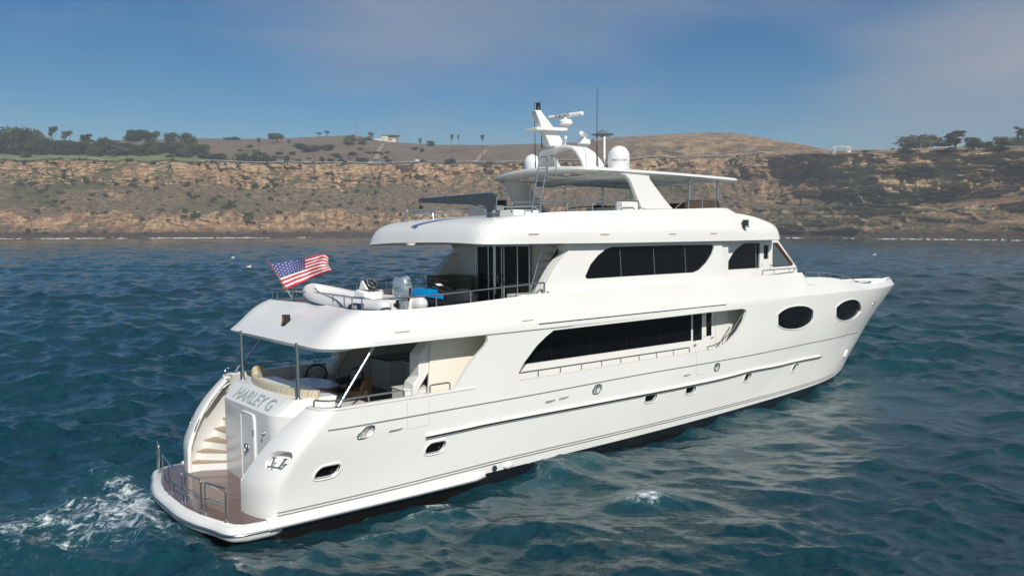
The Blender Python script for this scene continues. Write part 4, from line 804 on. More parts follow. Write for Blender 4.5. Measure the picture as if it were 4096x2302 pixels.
def radar(c, L_, ang, tilt, nm, text=None):
    o = None; w = MB(); c = np.asarray(c); w.lathe(c, [(.10, 0), (.12, .04), (.24, .1), (.26, .2), (.2, .27), (.08, .29), (.07, .36)], 20); o = w.build(nm, 'dome', Y, smooth=40)
    d = np.array([math.cos(ang), math.sin(ang), tilt]); n = np.array([-math.sin(ang), math.cos(ang), 0]); u = np.cross(d, n); u = u if u[2] > 0 else -u; rg = []
    for k, s in ((-1, .6), (-.985, .95), (-.9, 1), (.9, 1), (.985, .95), (1, .6)):
        m_ = c+np.array([0, 0, .42])+d*k*L_; rg.append([m_+(n*math.cos(t)*.085+u*math.sin(t)*.075)*s for t in np.linspace(0, 2*math.pi, 13)[:-1]])
    w = MB(); w.loft(rg); w.build('antenna_bar', 'dome', o, org=ORG[Y.name], smooth=50)
    if text: s_ = -1; nn = n if (n@(CB-c)) > 0 else -n; e = d if np.cross(d, [0, 0, 1])@nn > 0 else -d; text3(text, 'lettering', 'navy', o, tuple(c+np.array([0, 0, .42])-np.array(ORG[Y.name])+nn*.086-d*L_*.15), tuple(e), tuple(u), .15, .001)
r1 = PY(2263, 508, 0); radar((r1[0], 0, r1[2]-.02), .72, math.radians(-78), .0, 'radar_scanner', 'FURUNO')
r2 = PY(2335, 587, -.45); radar((r2[0], -.45, r2[2]-.02), .62, math.radians(38), 0, 'radar_scanner')
w = MB()
p = PY(2263, 578, -.35); w.lathe(p, [(.012, 0), (.012, .22)], 8); w.lathe(p+np.array([0, 0, .18]), [(.03, 0), (.055, .03), (.055, .09), (.02, .12)], 12); w.build('gps_antenna', 'dome', Y)
w = MB(); p = PY(2418, 668, -1.6); w.lathe(p, [(.03, 0), (.03, .1), (.02, .12), (.018, .3)], 8); w.lathe(p+np.array([0, 0, .3]), [(.035, 0), (.035, .7), (.015, .74)], 10); w.build('rod_antenna', 'dome', Y)
for (x0_, y0_), (x1_, y1_), yy in (((2387, 664), (2389, 350), -1.9), ((2142, 672), (2137, 408), 1.2), ((2168, 592), (2160, 400), .6)):
    a = PY(x0_, y0_, yy); b = PY(x1_, y1_, yy); b[1] = a[1]; w = MB(); w.tube([a, a+(b-a)*.3, b], [.02, .014, .008], 6); w.build('whip_antenna', 'black', Y)
# crane on the flybridge
def cpx(x, y): return (1430+x/3.68, 720+y/3.68)
p = PY(*cpx(1995, 500), -2.35); cbx, cby = p[0], -2.35; zq = lambda y: PX(*cpx(1990, y), cbx)[2]
z0, z1, ztop = zq(540), zq(448), zq(195)
w = MB(); w.lathe((cbx, cby, z0), [(.2, -.12), (.2, z1-z0-.08), (.21, z1-z0-.07), (.2, z1-z0), (.12, z1-z0+.01)], 28); cr_ = w.build('crane', 'darksteel', Y, smooth=40)
best = None; zt_ = zq(195)-.06
for an in np.linspace(math.radians(60), math.radians(220), 161):
    for L_ in np.linspace(1.2, 6, 97):
        e = abs(proj(np.array([cbx+L_*math.cos(an), cby+L_*math.sin(an), ztop-.16]))-np.array(cpx(912, 310))).sum()
        if best is None or e < best[0]: best = (e, an, L_)
_, an, L_ = best; dx = np.array([math.cos(an), math.sin(an), 0]); nx = np.array([-math.sin(an), math.cos(an), 0])*.07
def CP(s, z): return np.array([cbx, cby, z])+dx*s
hh = ztop-z1; zt2 = PZ(*cpx(912, 280), ztop)[2]
tipz = [zz for zz in np.arange(ztop-.5, ztop+.3, .005)]; tipz = min(tipz, key=lambda zz: abs(proj(CP(L_, zz))[1]-cpx(912, 310)[1]))
pr = [CP(-.12, ztop-.10), CP(-.13, ztop-.02), CP(.02, ztop), CP(L_, tipz+.05), CP(L_, tipz-.05), CP(.30, z1+hh*.32), CP(.10, z1), CP(-.05, z1)]
w = MB(); w.prism([p-nx for p in pr], nx*2); w.build('boom', mat('dark_grey_paint', (.035, .04, .05), .22, coat=.5), cr_, org=ORG[Y.name], smooth=0, bevel=.012)
M['cover'] = mat('blue_cover', (.02, .09, .28), .4)
w = MB(); q = [CP(.0, ztop+.003), CP(L_, tipz+.055)]; w.prism([q[0]-nx*1.05, q[1]-nx*1.05, q[1]+nx*1.05, q[0]+nx*1.05], (0, 0, .014)); w.build('boom_cover', 'cover', cr_, org=ORG[Y.name], smooth=0)
w = MB(); w.tube([CP(.62, z1+hh*.34), CP(.06, z1)], .025, 10); w.tube([CP(-.12, ztop-.08), CP(-.1, z1+.02)], .022, 10); w.build('ram', 'steel', cr_, org=ORG[Y.name])
for s, z in ((L_-.06, tipz), (L_*.3, ztop-.12), (.1, ztop-.06), (-.07, ztop-.06)): w = MB(); w.tube([CP(s, z)-nx*1.2, CP(s, z)+nx*1.2], .018, 8); w.build('boom_bolt', 'steel', cr_, org=ORG[Y.name])
w = MB(); w.tube([CP(L_-.05, tipz-.04), CP(L_-.05, tipz-.14)], .005); w.box(*[v for c_, s_ in zip(CP(L_-.05, tipz-.19), (.045, .045, .05)) for v in (c_-s_, c_+s_)]); w.build('hook_block', 'rubber', cr_, org=ORG[Y.name])
# upper deck aft rail
def UT_(u, dz, i=.08): p = US(u, 1); n = normS(US, u, .9); n[2] = 0; n /= np.linalg.norm(n)+1e-9; return p-n*i+np.array([0, 0, dz])
uR = float(invS(US, 2153, 1176, (10, 1))[0]); ul = list(np.arange(0, 4.5, .2))+list(np.arange(4.6, uR, .5))
w = MB(); w.tube(arcpath([UT_(u, .3) for u in ul]+[UT_(uR, .3), UT_(uR, 0)], .05), .026, 8)
for u in (.0, .85, 1.7, 2.5, 3.1, 4.1, 5.4, 6.8, 8.2, 9.4): w.tube([UT_(u, 0), UT_(u, .3)], .018, 6)
w.mirror().build('upper_deck_rail', 'steel', Y)
# navigation lights
def navlight(p, nrm, nm):
    w = MB(); p = np.asarray(p); n = np.asarray(nrm, float); n /= np.linalg.norm(n); s = np.cross([0, 0, 1], n)
    w.obox(p+n*.16, n*.09, s*.08, (0, 0, .12)); w.obox(p+n*.14+np.array([0, 0, -.15]), n*.14, s*.1, (0, 0, .012)); w.tube([p, p+n*.1+np.array([0, 0, -.15])], .02); o = w.build(nm, 'black', Y, bevel=.01)
    return o, p+n*.255, n, s
a = US(*invS(US, 1076, 1252, (1.5, .5))); o, lp, n, s = navlight(a, (-1, 0, .0), 'stern_light')
w = MB(); w.obox(lp, n*.006, s*.03, (0, 0, .09)); w.build('lens', mat('amber_lens', (.55, .16, .02), .1), o, org=ORG[Y.name])
a = BS2(*invS(BS2, 2968, 892, (15.5, .7))); o, lp, n, s = navlight(a, (0, -1, 0), 'side_light')
w = MB(); w.obox(lp+s*.0, n*.006, s*.05, (0, 0, .09)); w.build('lens', mat('green_lens', (.01, .12, .10), .1), o, org=ORG[Y.name])
# exhaust fairing, outlets, anchor pocket, bow thruster grille
c = hu(2020, 1862, (6, 1.2)); w = MB(); p = HS(*c); w.ell(p+np.array([.1, -.0, .02]), .19, .11, .12, 16, 10); w.mirror().build('exhaust_fairing', 'gel', Y)
c = hu(1976, 1870, (5.5, 1.2)); w = MB(); p = HS(*c)+normS(HS, *c)*.01
w.lathe(p, [(.07, -.05), (.085, 0), (.06, .03), (.04, .0)], 14, 1); w.mirror().build('exhaust_outlet', 'darksteel', Y)
c = hu(3382, 1412, (34, 2)); w = MB(); strip_on(w, HS, stadium(c, .22, .12), .05, closed=True); w.mirror().build('anchor_pocket', 'gel', Y); w = MB(); strip_on(w, HS, stadium(c, .12, .06), .04, closed=True); w.mirror().build('anchor', 'steel', Y)
c = hu(3495, 1212, (35, 4)); w = MB(); strip_on(w, HS, stadium(c, .12, .08), .03, closed=True); w.mirror().build('bow_fairlead', 'steel', Y)

# ================================================================ SEA
def vnoise(x, y, s):                                        # fast lattice noise, numpy
    x = x/s; y = y/s; xi = np.floor(x).astype(int); yi = np.floor(y).astype(int); fx = x-xi; fy = y-yi; fx = fx*fx*(3-2*fx); fy = fy*fy*(3-2*fy)
    h = lambda a, b: (np.sin(a*127.1+b*311.7+s*7.7)*43758.5453) % 1.
    return (h(xi, yi)*(1-fx)+h(xi+1, yi)*fx)*(1-fy)+(h(xi, yi+1)*(1-fx)+h(xi+1, yi+1)*fx)*fy
def sea():
    nt, nr = 1560, 920
    th = np.linspace(math.radians(-62), math.radians(62), nt); r = np.exp(np.linspace(math.log(6.5), math.log(760), nr))
    T, R = np.meshgrid(th, r); X = R*np.sin(T); Yy = R*np.cos(T); dr = R*math.log(760/6.5)/nr; dtt = R*math.radians(124)/nt; cell = np.maximum(dr, dtt)
    rg = np.random.RandomState(4); Z = np.zeros_like(X); DX = np.zeros_like(X); DY = np.zeros_like(X)
    n = 96
    for i in range(n):
        lam = 14*(.34/14)**(i/(n-1)); k = 2*math.pi/lam; a = math.radians(248+rg.normal(0, 34 if lam < 5 else 24)); ph = rg.uniform(0, 6.28)
        amp = .0080*lam**.92*(1.45 if lam < 4 else .5 if lam > 7 else 1.0)
        fade = np.clip((lam/cell-2.0)/2, 0, 1)
        mod = .55+.9*vnoise(X+17*i, Yy-31*i, lam*4.3)
        p = k*(X*math.cos(a)+Yy*math.sin(a))+ph; A = amp*fade*mod
        Z += A*np.cos(p); DX -= 1.0*A*math.cos(a)*np.sin(p); DY -= 1.0*A*math.sin(a)*np.sin(p)
    # yacht frame of every vertex, for wake and wash
    B = np.array(BMI)[:3, :]
    bx = B[0, 0]*X+B[0, 1]*Yy+B[0, 3]; by = B[1, 0]*X+B[1, 1]*Yy+B[1, 3]
    calm = np.exp(-((np.maximum(np.abs(by)-3.4, 0))/1.2)**2)*((bx > -3) & (bx < 31))
    lee = np.clip((-3.2-by)/1.5, 0, 1)*np.clip((13.5+by)/5, 0, 1)*np.clip((bx+1)/6, 0, 1)*np.clip((31-bx)/5, 0, 1)
    Z *= (1-.35*calm)*(1-.66*lee); DX *= 1-.6*lee; DY *= 1-.6*lee
    wash = np.exp(-((by-1.0)/4.0)**2)*np.clip((-1.5-bx)/1.5, 0, 1)*np.exp(-np.maximum(-bx-3, 0)/7.5)
    Z += wash*(.22*(vnoise(X, Yy, .9)-.5)+.14*(vnoise(X, Yy, .4)-.5)+.05)
    side = np.exp(-((np.abs(by)-4.3-.10*(6-bx).clip(-20, 20)*.6)/.55)**2)*((bx > -4) & (bx < 9))
    Z += .10*side*(vnoise(X, Yy, .6))
    # white horses: steepest crests away from the hull
    crest = np.clip((Z-.42)/.25, 0, 1)*np.clip(1-R/150, 0, 1)
    wc = np.zeros_like(X)
    for (px, py, s) in ((2580, 2005, .75), (1750, 2010, .45), (1640, 2060, .35)):
        d = FW+RW*(px-CX)/FP-UW*(py-CY)/FP; t = -CW[2]/d[2]; q = CW+d*t; g = np.exp(-(((X-q[0])/(s*1.25))**2+((Yy-q[1])/(s*.7))**2)); wc = np.maximum(wc, g*.95); Z += .22*g*s
    foam = np.clip(np.maximum.reduce([wash*.95, side*.45*(np.abs(by) < 9), wc, crest*.0]), 0, 1)
    inside = (bx > -2.2) & (bx < 29) & (np.abs(by) < np.interp(bx, [-2.2, 0, 20, 26, 29], [2.8, 2.9, 2.4, 1.4, .2]))
    Z[inside] = -.35
    v = np.stack([X+DX*(~inside), Yy+DY*(~inside), Z], -1).reshape(-1, 3)
    idx = np.arange(nt*nr).reshape(nr, nt); f = np.stack([idx[:-1, :-1], idx[:-1, 1:], idx[1:, 1:], idx[1:, :-1]], -1).reshape(-1, 4)
    me = bpy.data.meshes.new('sea'); me.vertices.add(len(v)); me.vertices.foreach_set('co', v.astype(np.float32).ravel())
    me.loops.add(len(f)*4); me.loops.foreach_set('vertex_index', f.astype(np.int32).ravel()); me.polygons.add(len(f)); me.polygons.foreach_set('loop_start', np.arange(0, len(f)*4, 4, dtype=np.int32)); me.polygons.foreach_set('loop_total', np.full(len(f), 4, np.int32))
    me.update(calc_edges=True); at = me.attributes.new('lee', 'FLOAT', 'POINT'); at.data.foreach_set('value', lee.astype(np.float32).ravel()); at = me.attributes.new('foam', 'FLOAT', 'POINT'); at.data.foreach_set('value', foam.astype(np.float32).ravel()); me.shade_smooth()
    o = bpy.data.objects.new('sea', me); COL.objects.link(o); o['kind'] = 'structure'
    m = bpy.data.materials.new('sea_water'); m.use_nodes = True; nt_ = m.node_tree; b = nt_.nodes['Principled BSDF']; lk = nt_.links
    def q(t, **k):
        n = nt_.nodes.new(t)
        for a, vv in k.items(): setattr(n, a, vv)
        return n
    t = q('ShaderNodeTexCoord'); geo = q('ShaderNodeNewGeometry')
    n1 = q('ShaderNodeTexNoise'); n1.inputs['Scale'].default_value = .018; n1.inputs['Detail'].default_value = 3; lk.new(t.outputs['Object'], n1.inputs['Vector'])
    r1 = q('ShaderNodeValToRGB'); r1.color_ramp.elements[0].color = (0, .013, .023, 1); r1.color_ramp.elements[1].color = (0, .038, .052, 1); r1.color_ramp.elements[0].position = .35; r1.color_ramp.elements[1].position = .68; lk.new(n1.outputs['Fac'], r1.inputs[0])
    fa = q('ShaderNodeAttribute'); fa.attribute_name = 'foam'
    n2 = q('ShaderNodeTexNoise'); n2.inputs['Scale'].default_value = 2.4; n2.inputs['Detail'].default_value = 12; n2.inputs['Roughness'].default_value = .78; n2.inputs['Distortion'].default_value = 1.4; lk.new(t.outputs['Object'], n2.inputs['Vector'])
    a1 = q('ShaderNodeMath', operation='MULTIPLY_ADD'); a1.inputs[1].default_value = .37; lk.new(fa.outputs['Fac'], a1.inputs[0]); lk.new(n2.outputs['Fac'], a1.inputs[2])
    r2 = q('ShaderNodeValToRGB'); r2.color_ramp.elements[0].position = .76; r2.color_ramp.elements[1].position = .92; lk.new(a1.outputs[0], r2.inputs[0])
    r3 = q('ShaderNodeValToRGB'); r3.color_ramp.elements[0].position = .35; r3.color_ramp.elements[1].position = 1.0; r3.color_ramp.elements[1].color = (.35, .35, .35, 1); lk.new(a1.outputs[0], r3.inputs[0])
    mixa = q('ShaderNodeMixRGB'); mixa.inputs['Color2'].default_value = (.05, .20, .24, 1); lk.new(r3.outputs[0], mixa.inputs['Fac']); lk.new(r1.outputs[0], mixa.inputs['Color1'])
    fm = q('ShaderNodeMath', operation='MULTIPLY'); lk.new(r2.outputs[0], fm.inputs[0]); st = q('ShaderNodeMath', operation='GREATER_THAN'); st.inputs[1].default_value = .03; lk.new(fa.outputs['Fac'], st.inputs[0]); lk.new(st.outputs[0], fm.inputs[1])
    mixb = q('ShaderNodeMixRGB'); mixb.inputs['Color2'].default_value = (.72, .78, .80, 1); lk.new(fm.outputs[0], mixb.inputs['Fac']); lk.new(mixa.outputs[0], mixb.inputs['Color1']); lk.new(mixb.outputs[0], b.inputs['Base Color'])
    rr_ = q('ShaderNodeMapRange'); rr_.inputs['To Min'].default_value = .06; rr_.inputs['To Max'].default_value = .6; lk.new(fm.outputs[0], rr_.inputs['Value']); lk.new(rr_.outputs[0], b.inputs['Roughness'])
    b.inputs['IOR'].default_value = 1.44; b.inputs['Specular IOR Level'].default_value = .52; b.inputs['Specular Tint'].default_value = (.7, .95, 1, 1)
    mpp = q('ShaderNodeMapping'); mpp.inputs['Rotation'].default_value = (0, 0, .35); mpp.inputs['Scale'].default_value = (.55, 1.15, 1); lk.new(t.outputs['Object'], mpp.inputs['Vector'])
    hs_ = []
    for sc, w_ in ((.42, 1.3), (1.6, .55), (5.5, .14)):
        nn = q('ShaderNodeTexNoise'); nn.inputs['Scale'].default_value = sc; nn.inputs['Detail'].default_value = 5; nn.inputs['Roughness'].default_value = .55; lk.new(mpp.outputs[0], nn.inputs['Vector'])
        mm = q('ShaderNodeMath', operation='MULTIPLY'); mm.inputs[1].default_value = w_; lk.new(nn.outputs['Fac'], mm.inputs[0]); hs_.append(mm)
    s1 = q('ShaderNodeMath', operation='ADD'); lk.new(hs_[0].outputs[0], s1.inputs[0]); lk.new(hs_[1].outputs[0], s1.inputs[1]); s2 = q('ShaderNodeMath', operation='ADD'); lk.new(s1.outputs[0], s2.inputs[0]); lk.new(hs_[2].outputs[0], s2.inputs[1])
    bp = q('ShaderNodeBump'); bp.inputs['Strength'].default_value = .8; bp.inputs['Distance'].default_value = .16; lk.new(s2.outputs[0], bp.inputs['Height']); la = q('ShaderNodeAttribute'); la.attribute_name = 'lee'; lr = q('ShaderNodeMapRange'); lr.inputs['To Min'].default_value = .8; lr.inputs['To Max'].default_value = .38; lk.new(la.outputs['Fac'], lr.inputs['Value']); lk.new(lr.outputs[0], bp.inputs['Strength']); lk.new(bp.outputs[0], b.inputs['Normal'])
    me.materials.append(m)
    # the open sea beyond the modelled waves
    bm = bmesh.new(); bmesh.ops.create_grid(bm, x_segments=8, y_segments=8, size=3500); m2 = bpy.data.meshes.new('open_sea'); bm.to_mesh(m2); bm.free(); m2.materials.append(m)
    o2 = bpy.data.objects.new('open_sea', m2); COL.objects.link(o2); o2.location = (0, 0, -.6); o2['kind'] = 'structure'
sea()
# ================================================================ COAST
SHY = [(-1500, 958), (0, 955), (800, 952), (1428, 949), (2200, 948), (3100, 951), (3503, 955.5), (3828, 958.5), (4096, 961.5), (4600, 966), (5400, 972)]
def DS(px): return HC*FP/(np.interp(px, *zip(*SHY))-YH)
CREST = ip([(-1500, 560), (0, 562), (300, 570), (640, 563), (760, 556), (900, 560), (1100, 560), (1430, 546), (1560, 572), (1640, 576), (1750, 584), (2000, 584), (2300, 574), (2420, 556), (2540, 551), (2700, 540), (2800, 536), (2920, 537), (2990, 549), (3100, 568), (3230, 590), (3310, 612), (3500, 610), (3650, 600), (4096, 596), (5400, 585)])
TOP = ip([(-1500, 652), (0, 644), (300, 644), (600, 650), (1000, 658), (1600, 660), (2100, 655), (2540, 645), (2960, 628), (3150, 622), (3400, 616), (3700, 615), (4096, 604), (5400, 590)])
def WZ(py, Yd): return HC+Yd*(YH-py)/FP
def coast():
    pxs = np.arange(-1500, 5400, 6.0); n = len(pxs); rows = []
    s = np.clip((pxs-2700)/700, 0, 1); s = s*s*(3-2*s)        # 0: bushy slope on the left, 1: bare cliff on the right
    D = np.array([DS(p) for p in pxs]); tp = np.array([TOP(p) for p in pxs]); crs = np.array([CREST(p) for p in pxs])
    lerp = lambda a, b: a*(1-s)+b*s
    rim = np.array([noise.fractal(Vector((p*.012, 3.3, 8)), .8, 2.2, 5) for p in pxs]); tp = tp+rim*5*(pxs < 3350)+rim*3
    zt = WZ(tp, D+lerp(64, 37))
    g1 = .5+.5*np.sin(pxs/130.)*np.sin(pxs/47.+1)
    L_ = [(D-14, -2+0*D), (D-2, -.4+0*D), (D+lerp(4, 2), 1.0+0*D), (D+lerp(10, 5), 2.2+0*D), (D+lerp(12+2*g1, 8), 4+0*D), (D+lerp(17+7*g1, 22+5*g1), zt*lerp(.25+.13*g1, .27+.08*g1)), (D+lerp(38, 29), zt*lerp(.47, .52)), (D+lerp(57, 31), zt*lerp(.68, .74)), (D+lerp(60, 33), zt*lerp(.80, .90)), (D+lerp(64, 37), zt), (D+lerp(71, 43), zt+.8), (D+lerp(86, 56), WZ(tp-lerp(6, 2), D+lerp(86, 56)))]
    Dm = D+lerp(170, 90); Dc = D+lerp(300, 150); zc = WZ(crs, Dc); zm0 = L_[-1][1]
    L_ += [(Dm, zm0+(zc-zm0)*.55), (Dc, zc), (Dc+60, zc-4), (Dc+200, zc-25)]
    cnt = [3, 3, 3, 4, 22, 28, 24, 16, 20, 6, 6, 22, 24, 6, 3]
    Ys = []; Zs = []; K = []
    for i, c in enumerate(cnt):
        for k in range(c): t = k/c; Ys.append(L_[i][0]*(1-t)+L_[i+1][0]*t); Zs.append(L_[i][1]*(1-t)+L_[i+1][1]*t); K.append(i+t)
    Ys = np.array(Ys); Zs = np.array(Zs); K = np.array(K); m_ = len(K)
    P = np.repeat(pxs[None], m_, 0); X = Ys*(P-CX)/FP*(1/(math.cos(PIT)))
    V = np.zeros((m_, n, 3)); vg = np.zeros((m_, n)); rk = np.zeros((m_, n))
    for i in range(m_):
        k = K[i]; cl_ = np.interp(k, [2, 4, 5, 9, 10, 11, 12], [.25, .6, 1, 1, .35, .12, .1])
        for j in range(n):
            x, y, z = X[i, j], Ys[i, j], Zs[i, j]; sj = s[j]
            f1 = noise.fractal(Vector((x*.022, y*.02, z*.03)), 1, 2, 6)
            f2 = noise.fractal(Vector((x*.09+40, y*.05, z*.14)), .8, 2.1, 6)
            rdg = 1-abs(noise.noise(Vector((x*.11, y*.04+2, z*.05))))*2; gul = abs(noise.noise(Vector((x*.045+9, 3, z*.012))))
            dy = cl_*(f1*(10*(1-sj)+8*sj)+f2*3.6-(gul*9-3)*(1-sj*.3)-max(rdg-.55, 0)*5); dz = f2*1.3*cl_
            if sj > 0 and 4 < k < 9.6:
                zz_ = z+1.5*f2+.05*x+4*f1; st = (zz_/2.7) % 1.; am = (1.0+2.6*max(noise.noise(Vector((x*.02, 0, int(zz_/2.7)*1.7))), -.3))
                dy += sj*am*((.5-st)*2.0); st2 = (zz_/7.9) % 1.; dy += sj*(st2**2)*-3.2*am
                cav = max(0, noise.noise(Vector((x*.020+4.3, 5.1, z*.055)))-.07)*max(0, 1-abs(z/ max(zt[j], 1)-.55)/.42); dy += sj*min(cav*60, 12); dy += sj*3.5*noise.noise(Vector((x*.03, 1.7, z*.02)))
            hb = min(max((pxs[j]-2350)/250, 0), 1)*min(max((3330-pxs[j])/120, 0), 1)
            if hb > 0 and 9.5 < k < 12.9:
                zz_ = z+2.5*f1+.03*x+1.5*f2; st = (zz_/4.2) % 1.; dy += hb*(5.5*(.5-st)+7*f1+5*f2)*min(1, (12.9-k)/.5); dz += hb*1.2*f2
            if sj < 1 and 6.5 < k < 9.6:
                zz_ = z+2*f1; st = (zz_/2.1) % 1.; dy += (1-sj)*.9*(.5-st)
            V[i, j] = (x+.25*dy, y+dy*(1 if k < 12 or hb > 0 else .4), z+dz if k > 2 else z)
            vg[i, j] = (.5+f1*.8); rk[i, j] = (1-sj)*(1-hb*(1 if k > 9.5 else .0))
    v = V.reshape(-1, 3); idx = np.arange(m_*n).reshape(m_, n); f = np.stack([idx[:-1, :-1], idx[:-1, 1:], idx[1:, 1:], idx[1:, :-1]], -1).reshape(-1, 4)
    me = bpy.data.meshes.new('coastal_hill'); me.from_pydata(v.tolist(), [], f.tolist()); 
    for nm, arr in (('row', np.repeat(K[:, None], n, 1)), ('left', rk)):
        at = me.attributes.new(nm, 'FLOAT', 'POINT'); at.data.foreach_set('value', arr.astype(np.float32).ravel())
    me.shade_smooth(); me.set_sharp_from_angle(angle=math.radians(50)); o = bpy.data.objects.new('coastal_hill', me); COL.objects.link(o); o['kind'] = 'structure'
    m = bpy.data.materials.new('cliff_rock_and_scrub'); m.use_nodes = True; nt = m.node_tree; b = nt.nodes['Principled BSDF']; b.inputs['Roughness'].default_value = .95; b.inputs['Specular IOR Level'].default_value = .15; lk = nt.links
    def q(t, **k):
        n_ = nt.nodes.new(t)
        for a, vv in k.items(): setattr(n_, a, vv)
        return n_
    def ramp(src, ps):
        r = q('ShaderNodeValToRGB'); e = r.color_ramp.elements
        while len(e) < len(ps): e.new(.5)
        for i, (p, c) in enumerate(ps): e[i].position = p; e[i].color = (*c, 1) if len(c) == 3 else c
        lk.new(src, r.inputs[0]); return r.outputs[0]
    def mix(f, a, c):
        x = q('ShaderNodeMixRGB'); lk.new(f, x.inputs['Fac'])
        for s_, k in ((a, 'Color1'), (c, 'Color2')):
            if isinstance(s_, tuple): x.inputs[k].default_value = (*s_, 1)
            else: lk.new(s_, x.inputs[k])
        return x.outputs[0]
    def noise_(scale, det=6, ro=.6, dist=0, vec=None):
        x = q('ShaderNodeTexNoise'); x.inputs['Scale'].default_value = scale; x.inputs['Detail'].default_value = det; x.inputs['Roughness'].default_value = ro; x.inputs['Distortion'].default_value = dist; lk.new(vec or t.outputs['Object'], x.inputs['Vector']); return x.outputs['Fac']
    def mth(op, a, c=None, v=None):
        x = q('ShaderNodeMath', operation=op); lk.new(a, x.inputs[0])
        if c is not None: lk.new(c, x.inputs[1])
        elif v is not None: x.inputs[1].default_value = v
        return x.outputs[0]
    t = q('ShaderNodeTexCoord'); geo = q('ShaderNodeNewGeometry'); sx = q('ShaderNodeSeparateXYZ'); lk.new(geo.outputs['Normal'], sx.inputs[0])
    row = q('ShaderNodeAttribute'); row.attribute_name = 'row'; lf = q('ShaderNodeAttribute'); lf.attribute_name = 'left'
    mpn = q('ShaderNodeMapping'); mpn.inputs['Scale'].default_value = (.25, .25, 1.6); mpn.inputs['Rotation'].default_value = (0, .06, 0); lk.new(t.outputs['Object'], mpn.inputs['Vector'])
    strat = noise_(.42, 7, .62, .4, mpn.outputs[0])
    mpv = q('ShaderNodeMapping'); mpv.inputs['Scale'].default_value = (1, 1, .35); lk.new(t.outputs['Object'], mpv.inputs['Vector'])
    ero = noise_(.22, 9, .72, 1.2, mpv.outputs[0])
    rockL = mix(ramp(ero, [(.36, (0, 0, 0)), (.56, (1, 1, 1))]), ramp(strat, [(.3, (.20, .10, .05)), (.7, (.38, .21, .11))]), ramp(strat, [(.30, (.48, .30, .14)), (.5, (.80, .58, .34)), (.75, (.88, .68, .44))]))
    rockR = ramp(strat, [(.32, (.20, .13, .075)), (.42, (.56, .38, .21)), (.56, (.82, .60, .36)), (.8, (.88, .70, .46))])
    rockR = mix(ramp(noise_(.028, 6, .62, .9, mpn.outputs[0]), [(.44, (0, 0, 0)), (.56, (1, 1, 1))]), rockR, ramp(strat, [(.38, (.12, .09, .065)), (.48, (.30, .225, .145)), (.60, (.58, .44, .28))]))  # shaded parts of the right cliff, painted in as darker noise patches
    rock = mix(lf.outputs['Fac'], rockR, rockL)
    dirt = ramp(noise_(.12, 9, .75), [(.32, (0.230, 0.108, 0.054)), (.46, (0.446, 0.243, 0.142)), (.58, (0.567, 0.351, 0.216)), (.70, (0.837, 0.594, 0.365))])
    scrub = ramp(noise_(.30, 9, .8), [(.34, (0.065, 0.072, 0.032)), (.46, (0.160, 0.145, 0.072)), (.53, (0.275, 0.189, 0.131)), (.62, (0.406, 0.275, 0.210)), (.74, (0.522, 0.377, 0.275))])
    # scrub and dirt sit on the gentler slopes
    slope = mth('ADD', mth('MULTIPLY', sx.outputs['Z'], v=.9), mth('MULTIPLY', noise_(.055, 9, .7, .6), v=1.25))
    kz = ramp(mth('MULTIPLY', row.outputs['Fac'], v=.0625), [(.0, (.0, .0, .0)), (.24, (.0, .0, .0)), (.30, (.20, .20, .20)), (.34, (.34, .34, .34)), (.50, (.26, .26, .26)), (.535, (.05, .05, .05)), (.56, (.0, .0, .0)), (.62, (.42, .42, .42)), (.66, (1, 1, 1))])
    zone = noise_(.014, 5, .6, .5)
    bias = mth('ADD', slope, mth('MULTIPLY', kz, lf.outputs['Fac']))
    m1 = ramp(bias, [(.86, (0, 0, 0)), (.96, (1, 1, 1))]); m2 = ramp(mth('ADD', bias, mth('MULTIPLY', noise_(.2, 6, .7), v=.35)), [(1.0, (0, 0, 0)), (1.0, (1, 1, 1))])
    x1 = q('ShaderNodeMapRange'); x1.inputs['From Min'].default_value = 1.07; x1.inputs['From Max'].default_value = 1.15; lk.new(bias, x1.inputs['Value'])
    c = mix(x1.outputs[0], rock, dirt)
    x2 = q('ShaderNodeMapRange'); x2.inputs['From Min'].default_value = 1.93; x2.inputs['From Max'].default_value = 2.05; lk.new(mth('ADD', bias, mth('ADD', mth('MULTIPLY', noise_(.16, 8, .75), v=.55), mth('MULTIPLY', zone, v=.9))), x2.inputs['Value'])
    green = ramp(noise_(.25, 9, .8), [(.36, (.06, .07, .03)), (.5, (.13, .135, .065)), (.66, (.23, .21, .12))]); c = mix(x2.outputs[0], c, mix(ramp(zone, [(.5, (0, 0, 0)), (.58, (1, 1, 1))]), scrub, green))
    hillg = ramp(noise_(.03, 9, .72), [(.3, (.14, .095, .07)), (.44, (.23, .17, .13)), (.54, (.28, .22, .165)), (.62, (.16, .155, .095)), (.72, (.10, .11, .06))]); hill = mix(lf.outputs['Fac'], mix(ramp(noise_(.045, 8, .7, .6), [(.44, (0, 0, 0)), (.54, (1, 1, 1))]), ramp(noise_(.09, 9, .75, .8), [(.35, (.12, .11, .06)), (.5, (.24, .17, .11)), (.7, (.34, .25, .17))]), ramp(strat, [(.3, (.22, .15, .09)), (.5, (.52, .36, .21)), (.75, (.68, .49, .30))])), hillg)
    x3 = q('ShaderNodeMapRange'); x3.inputs['From Min'].default_value = 9.4; x3.inputs['From Max'].default_value = 10.2; lk.new(row.outputs['Fac'], x3.inputs['Value']); c = mix(x3.outputs[0], c, hill)
    bch = ramp(noise_(.5, 6, .7), [(.35, (.05, .038, .03)), (.7, (.16, .12, .085))]); x4 = q('ShaderNodeMapRange'); x4.inputs['From Min'].default_value = 4.3; x4.inputs['From Max'].default_value = 3.9; lk.new(row.outputs['Fac'], x4.inputs['Value']); c = mix(x4.outputs[0], c, bch)
